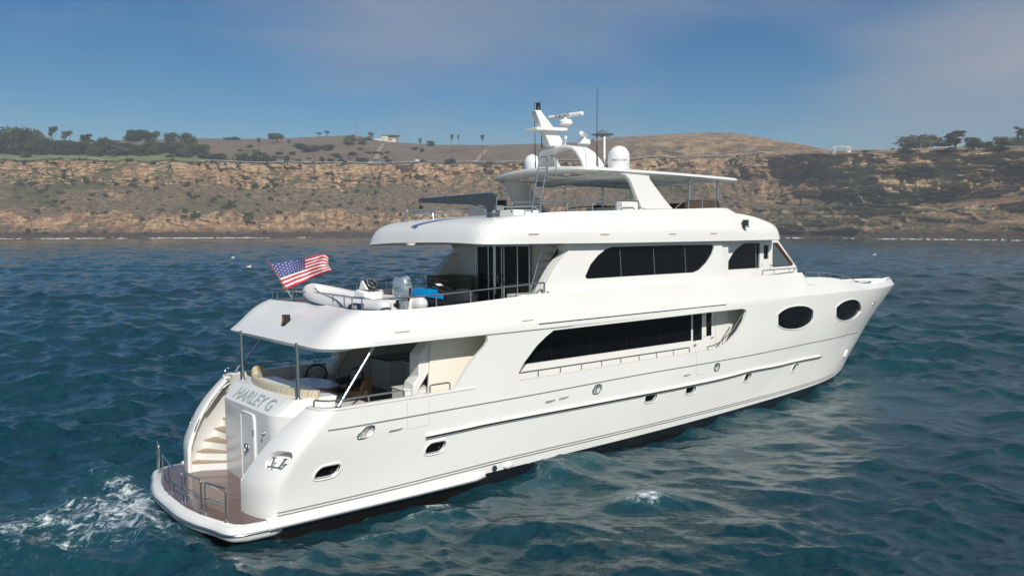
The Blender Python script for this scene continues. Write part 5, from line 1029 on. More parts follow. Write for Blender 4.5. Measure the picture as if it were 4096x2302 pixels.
    lk.new(c, b.inputs['Base Color'])
    bp = q('ShaderNodeBump'); bp.inputs['Strength'].default_value = 1; bp.inputs['Distance'].default_value = 3.2; lk.new(mth('ADD', strat, noise_(.9, 6, .7)), bp.inputs['Height']); lk.new(bp.outputs[0], b.inputs['Normal'])
    me.materials.append(m)
    return V, K, pxs
VC, KC, PXS = coast()
def ground(px, k):                                           # point of the hill surface at image column px and row parameter k
    j = int(round((px+1500)/6)); i = int(np.argmin(abs(KC-k))); return Vector(VC[i, j])
# sunlit haze over sea and shore
def haze():
    bm = bmesh.new(); bmesh.ops.create_cube(bm, size=1); me = bpy.data.meshes.new('haze'); bm.to_mesh(me); bm.free(); o = bpy.data.objects.new('haze', me); COL.objects.link(o)
    o.scale = (3000, 1500, 170); o.location = (0, 600, 170/2-6); o['kind'] = 'stuff'
    m = bpy.data.materials.new('sea_haze'); m.use_nodes = True; nt = m.node_tree; nt.nodes.remove(nt.nodes['Principled BSDF']); v = nt.nodes.new('ShaderNodeVolumePrincipled')
    v.inputs['Color'].default_value = (.82, .90, 1, 1); v.inputs['Density'].default_value = .00034; v.inputs['Anisotropy'].default_value = .0; nt.links.new(v.outputs[0], nt.nodes['Material Output'].inputs['Volume']); me.materials.append(m)
haze()
# ================================================================ THINGS ABOARD
def lthing(name, label, cat, loc, ang=0, group=None, boat=True):
    o = thing(name, label, cat, loc, boat, group, ang); ORG[o.name] = (0, 0, 0); return o
def dup(o, mw=None, parent=None, label=None, group=None):
    c = o.copy(); COL.objects.link(c); ORG[c.name] = ORG.get(o.name, (0, 0, 0))
    if parent: c.parent = parent
    if mw is not None: c.matrix_world = mw
    if label: c['label'] = label
    if group: c['group'] = group
    for ch in list(o.children): dup(ch, None, c)
    return c
# ensign
M['fl_red'] = mat('flag_red', (.62, .02, .05), .8); M['fl_white'] = mat('flag_white', (.80, .78, .78), .8); M['fl_blue'] = mat('flag_blue', (.055, .07, .22), .8)
fb = PZ(1178, 1203, 5.80); ft = PY(1070, 1043, fb[1]-.02)
F_ = thing('ensign_flag', 'American flag flying from a slanted varnished staff over the stern', 'flag', tuple(fb))
w = MB(); w.tube([fb-(ft-fb)*.05, fb+(ft-fb)*.28], .022, 8); w.build('staff_socket', 'steel', F_)
w = MB(); w.tube([fb+(ft-fb)*.12, fb+(ft-fb)*.97], [.019, .014], 8); w.build('staff', 'varnish', F_)
w = MB(); w.lathe(ft-np.array([0, 0, .03]), [(.012, -.01), (.026, .01), (.022, .03), (.03, .05), (.01, .08)], 10); w.build('finial', 'varnish', F_)
top = cat2([np.array(p+(0,), float) for p in ((1079, 1056), (1150, 1042), (1215, 1033), (1262, 1022), (1289, 1014), (1304, 1027))], 8)
bot = cat2([np.array(p+(0,), float) for p in ((1142, 1160), (1185, 1140), (1225, 1122), (1265, 1104), (1300, 1090), (1328, 1081))], 8)
NU, NV = 40, 26
def FS(i, j):
    a = top[i]; b = bot[i]; v = j/NV; u = i/NU; q = a*(1-v)+b*v; q = q+np.array([8*math.sin(v*5+1.2)*u*(1-v), 5*math.sin(u*7+v*3)*v*(1-v)*2, 0])
    y = fb[1]+.02+(.13*math.sin(u*8.5-v*2.8)+.05*math.sin(u*17+v*4))*min(1, u*2.5)
    return PY(q[0], q[1], y)
def cloth(name, sel, m, off=0):
    w = MB(); idx = {}
    for i in range(NU):
        for j in range(NV):
            if not sel(i, j): continue
            c = [FS(i, j), FS(i+1, j), FS(i+1, j+1), FS(i, j+1)]; w.add([p+np.array([0, off, 0]) for p in c], [(0, 1, 2, 3)])
    o = w.build(name, m, F_, smooth=60); md = o.modifiers.new('thick', 'SOLIDIFY'); md.thickness = .004; return o
can = lambda i, j: i < 16 and j < 14
cloth('red_stripes', lambda i, j: not can(i, j) and (j//2) % 2 == 0, 'fl_red'); cloth('white_stripes', lambda i, j: not can(i, j) and (j//2) % 2 == 1, 'fl_white'); cn = cloth('canton', can, 'fl_blue')
w = MB()
def FSf(u, v): i = min(int(u), NU-1); j = min(int(v), NV-1); a, b = u-i, v-j; return (FS(i, j)*(1-a)+FS(i+1, j)*a)*(1-b)+(FS(i, j+1)*(1-a)+FS(i+1, j+1)*a)*b
for r in range(9):
    for c in range(6 if r % 2 == 0 else 5):
        u = 16*(c*2+1+(r % 2))/12.; v = 14*(r+1)/10.; pts = []
        for k in range(10): t = -math.pi/2+k*math.pi/5; rr_ = .42 if k % 2 == 0 else .19; pts.append(FSf(max(u+rr_*math.cos(t)*1.0, 0), v+rr_*math.sin(t)*1.3)+np.array([0, -.012, 0]))
        w = MB(); w.add(pts, [tuple(range(10))]); w.build('star', 'fl_white', cn, org=ORG[F_.name], smooth=0)
# ---- tender
M['hyp'] = mat('white_inflatable_fabric', (.66, .66, .67), .38, noise_amt=.06, nscale=2); M['silver'] = mat('silver_paint', (.42, .50, .55), .2, metal=.55, coat=.5); M['redp'] = mat('red_print', (.6, .05, .04), .5)
T_ = lthing('inflatable_tender', 'white rigid inflatable tender with silver outboard on upper deck', 'dinghy', (2.72, -2.22, 5.35), math.radians(101))
for s in (1, -1):
    P = [(-.42, s*.66, .46), (-.1, s*.66, .46), (.8, s*.68, .46), (1.8, s*.68, .48), (2.6, s*.60, .54), (3.2, s*.42, .64), (3.62, s*.18, .73), (3.72, 0, .76)]
    P = cat2([np.array(p) for p in P], 5); n = len(P); r = [.21]*n; r[0] = .05; r[1] = .11; r[2] = .16; r[3] = .19
    w = MB(); w.tube(P, r, 16); t = w.build('buoyancy_tube', 'hyp', T_, smooth=60)
    w = MB(); w.tube([p+np.array([0, s*.19*(1 if i < n-8 else (n-1-i)/8.), -.07])+np.array([.16*max(0, (i-n+9)/9.), 0, 0]) for i, p in enumerate(P) if i > 3], .035, 6); w.build('rubbing_strake', 'navy', t, org=(0, 0, 0))
w = MB(); w.loft([[(x, -b, z+.18), (x, 0, z), (x, b, z+.18), (x, b*.9, z+.22), (x, -b*.9, z+.22)] for x, b, z in ((-.05, .55, .02), (1, .58, .02), (2.2, .5, .05), (3.0, .28, .2), (3.5, .06, .42))]); w.build('rigid_hull', 'hyp', T_, smooth=50)
w = MB(); w.box(-.08, -.02, -.5, .5, .2, .62); w.build('transom', 'gel', T_, bevel=.02)
w = MB(); w.prism([(.75, -.33, .25), (.95, -.33, .82), (1.35, -.33, .88), (1.6, -.33, .25)], (0, .66, 0)); w.prism([(.2, -.36, .25), (.2, -.36, .6), (.75, -.36, .6), (.85, -.36, .25)], (0, .72, 0)); cons = w.build('console', 'gel', T_, bevel=.06)
w = MB(); w.prism([(.90, -.25, .86), (1.12, -.25, 1.12), (1.2, -.25, 1.1), (1.3, -.25, .86)], (0, .5, 0)); w.build('dashboard', 'gel', T_, bevel=.03)
w = MB(); w.prism([(.885, -.22, .87), (1.10, -.22, 1.115), (1.095, -.22, 1.12), (.875, -.22, .875)], (0, .44, 0)); w.build('instrument_panel', 'black', T_, smooth=0)
ctr = np.array([.92, .08, 1.05]); ex_, ey_ = np.array([0, 1, 0]), np.array([.62, 0, .78]); w = MB()
w.tube([ctr+.16*(ex_*math.cos(t)+ey_*math.sin(t)) for t in np.linspace(0, 2*math.pi, 22)], .016, 8)
for t in (.5, 2.6, 4.7): w.tube([ctr, ctr+.16*(ex_*math.cos(t)+ey_*math.sin(t))], .01)
w.tube([ctr, ctr+np.array([.12, 0, -.06])], .02); w.build('steering_wheel', 'steel', T_)
w = MB(); w.prism([(2.3, -.35, .5), (2.9, -.22, .55), (2.9, .22, .55), (2.3, .35, .5)], (0, 0, .12)); w.build('bow_cushion', 'hyp', T_, bevel=.03)
w = MB(); w.tube(cat2([(2.1, .5, .6), (2.4, .1, .62), (2.9, .2, .65), (3.2, .3, .85)], 5), .014); w.build('painter_line', 'rubber', T_)
w = MB(); w.box(.5, 1.1, -.89, -.865, .30, .52); w.box(.5, 1.1, .865, .89, .30, .52)
for sgn in (-1, 1):
    w = MB(); q = [(x, sgn*.885, z) for x, z in ((.35, .36), (1.0, .36), (.92, .5), (.75, .56), (.3, .56))]; w.prism(q, (0, sgn*.008, 0)); pl_ = w.build('maker_patch', 'navy', T_, smooth=0); pl_['_org'] = 'x'
    ORG['x'] = (0, 0, 0); text3('AB', 'patch_lettering', 'fl_white', pl_, (.66, sgn*.896, .45), (1 if sgn < 0 else -1, 0, 0), (0, 0, 1), .14, .0005)
# outboard
w = MB(); rings = []
for z, x0, x1, b in ((.62, -.42, .0, .12), (.72, -.50, .06, .17), (.92, -.52, .08, .19), (1.10, -.50, .06, .185), (1.22, -.44, .0, .16), (1.27, -.36, -.08, .10)):
    cxx, rx = (x0+x1)/2, (x1-x0)/2; rings.append([(cxx+rx*(abs(math.cos(t))**.7)*np.sign(math.cos(t)), b*(abs(math.sin(t))**.7)*np.sign(math.sin(t)), z) for t in np.linspace(0, 2*math.pi, 21)[:-1]])
w.loft(rings); mo = w.build('outboard_cowl', 'silver', T_, smooth=50); mo['_org'] = 'x'
w = MB(); rings = []
for z, x0, x1, b in ((.6, -.40, -.05, .10), (.3, -.40, -.12, .075), (.08, -.42, -.14, .06), (-.1, -.46, -.1, .05)):
    rings.append([((x0+x1)/2+(x1-x0)/2*math.cos(t), b*math.sin(t), z) for t in np.linspace(0, 2*math.pi, 15)[:-1]])
w.loft(rings); w.build('outboard_leg', 'silver', T_, smooth=60)
w = MB(); w.tube([(-.53, 0, .95), (-.46, 0, .6)], [.035, .02], 6); w.tube([(-.2+.325*math.cos(t)-.02, .192*math.sin(t), .95-.1*math.cos(t)) for t in np.linspace(0, 6.28, 24)], .007, 4); w.build('cowl_trim', 'black', mo, org=(0, 0, 0))
text3('75', 'power_lettering', 'black', mo, (-.515, 0, 1.13), (0, -1, 0), (.22, 0, 1), .13, .0006)
w = MB(); w.box(-.14, .0, -.12, .12, .42, .6); w.tube([(-.1, -.2, .5), (-.1, .2, .5)], .04); w.build('clamp_bracket', 'black', T_)
for x in (.5, 2.2):
    w = MB(); w.box(x-.06, x+.06, -.6, .6, -.15, .06); w.build('deck_chock', 'gel', T_)
# ---- jet ski
M['blue'] = mat('bright_blue_plastic', (.0, .22, .52), .22, coat=.6)
J = lthing('jet_ski', 'blue and black jet ski stowed behind the tender', 'jet ski', (5.0, -2.1, 5.30), math.radians(97))
rings = []
for x, b, z0, z1 in ((-.55, .40, .2, .42), (-.2, .52, .08, .48), (.6, .56, .03, .52), (1.5, .52, .05, .58), (2.1, .38, .15, .66), (2.5, .16, .35, .72), (2.62, .04, .5, .72)):
    rings.append([(x, -b, z1-.1), (x, -b*.95, (z0+z1)/2), (x, -b*.45, z0), (x, b*.45, z0), (x, b*.95, (z0+z1)/2), (x, b, z1-.1), (x, b*.8, z1), (x, -b*.8, z1)])
w = MB(); w.loft(rings); w.build('hull', 'black', J, smooth=50)
rings = []
for x, b, z in ((.75, .18, .70), (1.0, .2, .80), (1.4, .26, .87), (1.8, .26, .86), (2.2, .2, .80), (2.5, .08, .74)):
    rings.append([(x, -b*1.5, .56), (x, -b, z-.06), (x, -b*.4, z), (x, b*.4, z), (x, b, z-.06), (x, b*1.5, .56)])
w = MB(); w.loft(rings); w.build('bow_cowling', 'blue', J, smooth=50)
rings = []
for x, b, z in ((-.35, .14, .72), (-.15, .2, .84), (.1, .21, .86), (.35, .2, .76), (.7, .18, .78), (.95, .16, .86)):
    rings.append([(x, -b*1.25, .5), (x, -b, z-.05), (x, -b*.5, z), (x, b*.5, z), (x, b, z-.05), (x, b*1.25, .5)])
w = MB(); w.loft(rings); w.build('seat', 'rubber', J, smooth=50)
w = MB()
for s in (-1, 1): w.prism([(.5, s*.34, .56), (1.2, s*.38, .60), (1.2, s*.28, .72), (.6, s*.22, .70)], (0, s*.04, 0))
w.build('side_panel', 'blue', J, smooth=40)
w = MB(); w.prism([(1.0, -.17, .865), (1.35, -.2, .955), (1.75, -.19, .94), (1.75, .19, .94), (1.35, .2, .955), (1.0, .17, .865)], (0, 0, .03)); w.prism([(.55, -.1, .80), (1.02, -.12, .88), (1.02, .12, .88), (.55, .1, .80)], (0, 0, .04)); w.build('dash_cover', 'black', J, smooth=0, bevel=.01)
w = MB(); w.tube([(1.1, -.38, 1.02), (1.2, -.12, 1.08), (1.2, .12, 1.08), (1.1, .38, 1.02)], .028, 8); w.obox((1.22, 0, 1.03), (.12, 0, .03), (0, .14, 0), (-.03, 0, .1)); w.build('handlebar', 'black', J)
w = MB(); w.obox((1.05, 0, .935), (.1, 0, .04), (0, .1, 0), (0, 0, .006)); w.build('warning_label', 'fl_white', J)
for x in (.2, 1.6): w = MB(); w.box(x-.06, x+.06, -.5, .5, -.03, .12); w.build('deck_chock', 'gel', J)
# ---- cockpit table and chairs
M['tabletop'] = mat('blue_grey_table_top', (.20, .24, .40), .22, noise_amt=.15, nscale=6)
Tb = lthing('dining_table', 'oval blue topped dining table with a red wood rim in the cockpit', 'table', (1.55, .45, 2.76))
sq = [(.50*np.sign(math.cos(t))*abs(math.cos(t))**.75, 1.02*np.sign(math.sin(t))*abs(math.sin(t))**.75) for t in np.linspace(0, 2*math.pi, 41)[:-1]]
w = MB(); w.prism([(x*.97, y*.98, .735) for x, y in sq], (0, 0, .02)); w.build('table_top', 'tabletop', Tb, smooth=40)
w = MB(); w.prism([(x, y, .70) for x, y in sq], (0, 0, .035)); w.build('rim', mat('red_wood', (.22, .05, .02), .3), Tb, smooth=40, bevel=.01)
for y in (-.5, .5):
    w = MB(); w.lathe((0, y, 0), [(.2, 0), (.2, .02), (.05, .05), (.045, .68), (.12, .70)], 16); w.build('pedestal', 'steel', Tb)
M['rattan'] = mat('dark_rattan', (.055, .035, .02), .6, col2=(.02, .012, .008), nscale=60, bump=.6, bscale=90); M['wicker'] = mat('tan_wicker', (.30, .17, .07), .65, col2=(.12, .06, .025), nscale=70, bump=.7, bscale=90)
M['pad'] = mat('pale_patterned_cushion', (.42, .43, .38), .85, col2=(.25, .26, .22), nscale=9)
def chair(name, label, m, loc, ang, oval=True):
    c = lthing(name, label, 'chair', loc, ang, 'wicker chairs round the cockpit table')
    w = MB(); w.prism([(-.25, -.27, .30), (.26, -.25, .30), (.26, .25, .30), (-.25, .27, .30)], (0, 0, .10)); w.build('seat', m, c, bevel=.03)
    w = MB(); w.ell((.0, 0, .46), .25, .25, .065); w.build('seat_cushion', 'pad', c, smooth=60)
    w = MB(); pts = [(-.26-.10*(.5+.5*math.sin(t)), .31*math.cos(t), .68+.29*math.sin(t)) for t in np.linspace(0, 2*math.pi, 28)]; w.tube(pts, .032, 8)
    if not oval: w.add([(p[0]-.01, p[1], p[2]) for p in pts[:-1]], [tuple(range(27))])
    w.build('backrest', m, c, smooth=50)
    w = MB(); w.ell((-.27, 0, .69), .05, .25, .24, 16, 10); w.build('back_cushion', 'pad', c, smooth=60)
    for s in (-1, 1):
        w = MB(); w.tube(cat2([(-.28, s*.3, .68), (-.05, s*.33, .67), (.2, s*.31, .63), (.27, s*.28, .35)], 4), .028, 8); w.prism([(-.24, s*.27, .34), (.22, s*.27, .34), (.18, s*.3, .62), (-.26, s*.3, .64)], (0, s*.012, 0)); w.build('armrest', m, c, smooth=50)
        for x in (-.22, .22): w = MB(); w.tube([(x, s*.24, 0), (x, s*.23, .32)], .025, 6); w.build('leg', m, c)
    return c
c1 = chair('wicker_chair', 'dark rattan chair with an oval back at the port end of the table', 'rattan', (2.25, 1.95, 2.76), math.radians(235))
dup(c1, BM @ Matrix.Translation((2.75, .75, 2.76)) @ Matrix.Rotation(math.radians(190), 4, 'Z'), label='dark rattan chair with an oval back in front of the wet bar')
chair('wicker_chair', 'tan wicker armchair seen from behind beside the diagonal steel strut', 'wicker', (2.1, -.95, 2.76), math.radians(125), False)
# ================================================================ ASHORE
def leafcloud(lumps, n, s, seed, flat=.0):
    r = random.Random(seed); V = []; Fc = []
    tot = sum(l[3]*l[4]*l[5] for l in lumps)
    for l in lumps:
        cx_, cy_, cz_, rx, ry, rz_ = l; k = int(n*(rx*ry*rz_)/tot)
        for _ in range(k):
            while True:
                d = Vector((r.gauss(0, 1), r.gauss(0, 1), r.gauss(0, 1)))
                if d.length > .1: break
            d.normalize(); q = r.random()**.28*(1+.16*r.uniform(-1, 1)); p = Vector((cx_+d.x*rx*q, cy_+d.y*ry*q, cz_+d.z*rz_*q))
            a = Vector((r.uniform(-1, 1), r.uniform(-1, 1), r.uniform(-1, 1)*(1-flat))).normalized(); b = a.cross(d+Vector((.01, .02, .3))).normalized(); ss = s*r.uniform(.6, 1.3); i = len(V)
            V += [p-a*ss-b*ss*.5, p+a*ss*.2-b*ss*.8, p+a*ss, p+b*ss*.8]; Fc.append((i, i+1, i+2, i+3))
    return V, Fc
def foliage(name, c1, c2):
    m = mat(name, c1, .85, spec=.2, col2=c2, nscale=1.3); b = m.node_tree.nodes['Principled BSDF']; return m
FO = {'dark': foliage('dark_tree_leaves', (.045, .065, .028), (.018, .030, .014)), 'mid': foliage('green_leaves', (.075, .10, .035), (.032, .048, .018)), 'olive': foliage('olive_leaves', (.095, .105, .045), (.045, .05, .022)), 'grey': foliage('grey_green_leaves', (.11, .12, .075), (.05, .058, .035)), 'dry': foliage('dry_brown_scrub', (.13, .085, .055), (.06, .042, .03))}
M['bark'] = mat('bark', (.10, .075, .055), .9, noise_amt=.5, nscale=6)
def meshof(V, Fc, name, m):
    me = bpy.data.meshes.new(name); me.from_pydata([tuple(v) for v in V], [], Fc); me.materials.append(m); return me
# unit crowns: one metre high, scaled when placed
def lumpset(kind, seed):
    r = random.Random(seed); L_ = []
    if kind == 'broad':
        for i in range(12): a = r.uniform(0, 6.28); d = r.uniform(.05, .34); L_.append((d*math.cos(a), d*math.sin(a), r.uniform(.22, .78)*(1-.3*d), r.uniform(.2, .3), r.uniform(.2, .3), r.uniform(.15, .25)))
    elif kind == 'umbrella':
        for i in range(9): a = r.uniform(0, 6.28); d = r.uniform(.05, .45); L_.append((d*math.cos(a), d*math.sin(a), r.uniform(.45, .82), r.uniform(.2, .28), r.uniform(.2, .28), r.uniform(.12, .2)))
    elif kind == 'tiered':
        for i in range(9): a = r.uniform(0, 6.28); t = i/8.; d = r.uniform(.1, .42)*(1-.6*t); L_.append((d*math.cos(a), d*math.sin(a), .3+.6*t, r.uniform(.16, .3)*(1-.4*t), .2, .07))
    elif kind == 'sparse':
        for i in range(6): a = r.uniform(0, 6.28); d = r.uniform(.05, .3); L_.append((d*math.cos(a), d*math.sin(a), r.uniform(.62, .92), r.uniform(.1, .17), r.uniform(.1, .17), r.uniform(.07, .11)))
    else:
        for i in range(7): a = r.uniform(0, 6.28); d = r.uniform(.0, .34); L_.append((d*math.cos(a), d*math.sin(a), r.uniform(.18, .5), r.uniform(.2, .32), r.uniform(.2, .32), r.uniform(.2, .4)))
    return L_
CR = {}
for kind, n, s in (('broad', 2600, .036), ('umbrella', 2000, .036), ('tiered', 2200, .036), ('sparse', 600, .028), ('bush', 620, .055)):
    for c in FO:
        for sd in (1, 2):
            if kind != 'bush' and c == 'dry': continue
            V, Fc = leafcloud(lumpset(kind, sd*17+len(kind)), n, s, sd+len(kind)); CR[kind, c, sd] = meshof(V, Fc, kind+'_crown', FO[c])
def trunkmesh(kind):
    r = random.Random(len(kind)); w = MB(); top = .75 if kind != 'sparse' else .8
    w.tube([(0, 0, -.1), (.01, 0, .2), (-.01, .01, top*.55), (0, 0, top)], [.03, .024, .018, .008], 6)
    for i in range(5):
        a = r.uniform(0, 6.28); h = r.uniform(.25, .5); w.tube([(0, 0, h), (.14*math.cos(a), .14*math.sin(a), h+.14), (.26*math.cos(a), .26*math.sin(a), h+.3)], [.014, .01, .004], 5)
    me = bpy.data.meshes.new(kind+'_trunk'); me.from_pydata(w.v, [], w.f); me.materials.append(M['bark']); return me
TK = {k: trunkmesh(k) for k in ('broad', 'umbrella', 'tiered', 'sparse')}
def place(px, py, Yd): p = WG(px, py, Yd); return Vector(p)
def surfpt(px, py, klo=9.5, khi=13.2):                       # point of the slope seen at a pixel
    j = min(max(int(round((px+1500)/6)), 0), len(PXS)-1); best = None
    for i in range(len(KC)):
        if not klo <= KC[i] <= khi: continue
        p = VC[i, j]; d = p-CW; zc = d@FW; y = CY-FP*(d@UW)/zc; e = abs(y-py)
        if best is None or e < best[0]: best = (e, Vector(p))
    return best[1]
def tree(px, py0, py1, wpx, kind, col, label, sd=1, group=None, k=None, name=None):
    g = surfpt(px, py0); h = max((py0-py1)*g.y/FP*1.03, .5); wd = wpx*g.y/FP
    nm = name or {'broad': 'broadleaf_tree', 'umbrella': 'umbrella_pine', 'tiered': 'cypress_tree', 'sparse': 'eucalyptus_tree', 'bush': 'bush'}[kind]
    o = bpy.data.objects.new(nm, None); COL.objects.link(o); sc = wd/(.95 if kind in ('broad', 'bush') else 1.2 if kind == 'umbrella' else 1.0 if kind == 'tiered' else .7)
    o.location = g-Vector((0, 0, h*.03)); o.scale = (sc, sc, h); o.rotation_euler.z = rnd.uniform(0, 6.28); tag(o, label, 'tree' if kind != 'bush' else 'bush', group)
    c = bpy.data.objects.new('crown', CR[kind, col, sd]); COL.objects.link(c); c.parent = o
    if kind != 'bush': t = bpy.data.objects.new('trunk', TK[kind]); COL.objects.link(t); t.parent = o
    return o
ordn = ['first', 'second', 'third', 'fourth', 'fifth', 'sixth', 'seventh', 'eighth', 'ninth', 'tenth', 'eleventh', 'twelfth', 'thirteenth', 'fourteenth', 'fifteenth', 'sixteenth', 'seventeenth', 'eighteenth', 'nineteenth', 'twentieth']
TL = [(8, 618, 522, 66, 'broad', 'dark'), (42, 620, 510, 80, 'broad', 'dark'), (84, 620, 496, 84, 'broad', 'mid'), (128, 622, 492, 90, 'broad', 'dark'), (168, 612, 505, 70, 'broad', 'grey'), (206, 620, 536, 70, 'broad', 'dark'), (236, 604, 503, 46, 'sparse', 'dark'), (262, 620, 548, 84, 'broad', 'dark'), (288, 606, 522, 58, 'sparse', 'grey'), (322, 620, 558, 74, 'broad', 'dark'), (372, 604, 535, 84, 'tiered', 'mid'), (360, 620, 566, 80, 'broad', 'dark'), (432, 614, 543, 66, 'broad', 'dark'), (470, 600, 548, 70, 'broad', 'dark'), (500, 616, 568, 70, 'broad', 'olive'), (548, 592, 508, 110, 'umbrella', 'dark'), (610, 590, 519, 90, 'umbrella', 'dark'), (628, 622, 546, 68, 'broad', 'mid'), (545, 620, 574, 60, 'broad', 'dark'), (700, 576, 520, 56, 'broad', 'dark')]
for i, (x, a, b, w_, k_, c_) in enumerate(TL): tree(x, a, b, w_, k_, c_, f'tree of the dark grove behind the cliff lawn, {ordn[i]} from the left', 1+i % 2, 'grove behind the cliff lawn')
for i in range(16):
    x = 300+i*34+rnd.uniform(-8, 8); b_ = rnd.uniform(612, 624); tree(x, b_, b_-rnd.uniform(40, 58), rnd.uniform(62, 88), 'broad', rnd.choice(['dark', 'mid', 'grey', 'dark']), 'tree in the dense belt behind the right half of the cliff lawn', 1+i % 2, 'tree belt behind the cliff lawn')
OT = [(765, 580, 527, 66, 'broad', 'mid', 'rounded green tree at the right end of the ridge grove'), (738, 628, 553, 92, 'broad', 'grey', 'wide grey green tree beside the right end of the lawn'), (792, 618, 562, 60, 'broad', 'olive', 'pale olive tree on the slope right of the lawn'), (1122, 572, 528, 105, 'umbrella', 'dark', 'dark umbrella pine alone on the ridge above the palms'), (1318, 546, 523, 46, 'sparse', 'dark', 'small windswept tree on the bare ridge'), (1290, 546, 530, 34, 'sparse', 'dark', 'smaller windswept tree beside another on the bare ridge'), (1412, 577, 537, 50, 'broad', 'grey', 'grey green tree left of the date palm on the ridge'), (1458, 577, 543, 40, 'broad', 'grey', 'bluish tree between two trees left of the ridge date palm'), (1480, 566, 544, 30, 'broad', 'mid', 'low green tree at the foot of the ridge date palm'), (1725, 585, 560, 36, 'broad', 'dark', 'rounded tree on the skyline left of the two tall palms'),
      (3668, 604, 532, 168, 'broad', 'olive', 'big rounded olive green tree on the right clifftop'), (3796, 604, 522, 135, 'tiered', 'dark', 'dark cypress with ragged flat tiers over the right pergola'), (3868, 602, 543, 74, 'broad', 'dark', 'smaller dark tree just right of the dark tiered one'), (3925, 592, 561, 52, 'broad', 'mid', 'low round tree right of the clifftop lamp post'), (3982, 592, 541, 72, 'broad', 'olive', 'olive tree left of the big clifftop date palm'), (4036, 592, 540, 68, 'broad', 'mid', 'green tree half hidden by the clifftop date palm')]
for i, t_ in enumerate(OT): tree(*t_[:6], t_[6], 1+i % 2)
BU = [(118, 632, 593, 50, 'mid', 'round light green bush on the lawn near the left palms'), (575, 624, 590, 62, 'mid', 'bright green bush at the back of the lawn'), (830, 634, 606, 90, 'olive', 'low olive bush right of the lawn'), (885, 640, 600, 100, 'mid', 'wide green bush on the slope above the rail'), (955, 560, 545, 80, 'olive', 'flat green bush on the hill crest'), (990, 648, 603, 92, 'dark', 'dark green thicket bush left of the fan palms'), (1045, 648, 590, 84, 'mid', 'tall green bush at the foot of the first hill palm'), (1088, 648, 610, 60, 'dark', 'dark bush right of the tall green thicket'), (1165, 648, 614, 30, 'dark', 'narrow bush at the foot of the second hill palm'), (1207, 646, 629, 36, 'dark', 'small round bush right of the second hill palm'), (1020, 590, 574, 34, 'olive', 'small pale bush high on the left hill'), (1220, 590, 566, 70, 'mid', 'green bush in the patch on the mid slope'), (1265, 605, 575, 90, 'olive', 'spreading olive bush in the mid slope patch'), (1325, 600, 567, 66, 'mid', 'darker bush at the right of the mid slope patch'), (1296, 646, 620, 32, 'dark', 'dark bush left of the pair by the rail'), (1335, 648, 623, 40, 'dark', 'round bush, left one of a pair by the rail'), (1376, 650, 632, 42, 'dark', 'round bush, right one of a pair by the rail'), (1455, 652, 619, 60, 'dark', 'large dome shaped bush behind the white car'), (1563, 652, 634, 42, 'dark', 'low round bush between the white car and the van'), (1663, 598, 582, 28, 'dark', 'small bush on the hillside below the single palm'), (1694, 609, 588, 24, 'dark', 'small bush just right of the one below the palm'), (1697, 650, 632, 36, 'mid', 'green bush just right of the white van'), (1810, 654, 627, 56, 'dark', 'round bush at the foot of the tall right palm'), (1962, 656, 640, 50, 'dark', 'flat dark bush at the right end of the road'), (3600, 612, 596, 110, 'dark', 'low dark hedge bush left of the big clifftop tree'), (3760, 612, 594, 130, 'dark', 'long dark shrub under the right pergola'), (3480, 616, 602, 130, 'grey', 'long low grey shrub right of the left pergola'), (3950, 604, 586, 100, 'mid', 'green shrub right of the right pergola'), (4040, 606, 590, 90, 'dark', 'dark shrub below the clifftop date palm')]
for i, (x, a, b, w_, c_, lb) in enumerate(BU): tree(x, a, b, w_, 'bush', c_, lb, 1+i % 2)
for i in range(44):
    x = rnd.uniform(640, 1560) if i < 34 else rnd.uniform(3420, 4090); y = rnd.uniform(592, 645) if i < 34 else rnd.uniform(598, 612); s_ = rnd.uniform(12, 34)*(1 if i < 34 else 1.4)
    tree(x, y, y-s_*.55, s_*1.5, 'bush', rnd.choice(['mid', 'grey', 'olive', 'dark']), 'low scrub bush on the dry hillside above the clifftop road' if i < 34 else 'low scrub bush along the rim of the right cliff', 1+i % 2, 'scrub bushes on the hillside' if i < 34 else 'scrub bushes on the right rim')
# scrub bushes on the cliff faces
r_ = random.Random(11); nb = 0
zones = [(5.2, 8.2, 'dry', 'low brown scrub bush on the middle slope of the left cliff'), (5.2, 8.3, 'olive', 'low olive scrub bush on the middle slope of the left cliff'), (5.0, 7.6, 'mid', 'green scrub bush on the middle slope of the left cliff'), (8.8, 9.9, 'dark', 'dark scrub bush along the rim of the left cliff'), (3.6, 5.0, 'mid', 'green scrub bush at the foot of the left cliff'), (4.4, 9.5, 'grey', 'grey scrub bush on the cliff seen behind the yacht')]
cnts = [60, 46, 44, 60, 20, 60]
for (k0, k1, c_, lb), n in zip(zones, cnts):
    for i in range(n):
        px = r_.uniform(-40, 1520) if 'yacht' not in lb else r_.uniform(1520, 3080)
        k = r_.uniform(k0, k1); j = int(round((px+1500)/6)); ii = int(np.argmin(abs(KC-k))); g = Vector(VC[ii, j]); s = r_.uniform(1.6, 4.6)*(1.25 if c_ in ('olive', 'mid') else 1)
        o = bpy.data.objects.new('scrub_bush', CR['bush', c_, 1+i % 2]); COL.objects.link(o); o.location = g-Vector((0, .3, .25*s)); o.scale = (s*1.25, s*1.1, s*.8); o.rotation_euler.z = r_.uniform(0, 6.28); tag(o, lb, 'bush', lb.replace('bush', 'bushes'))
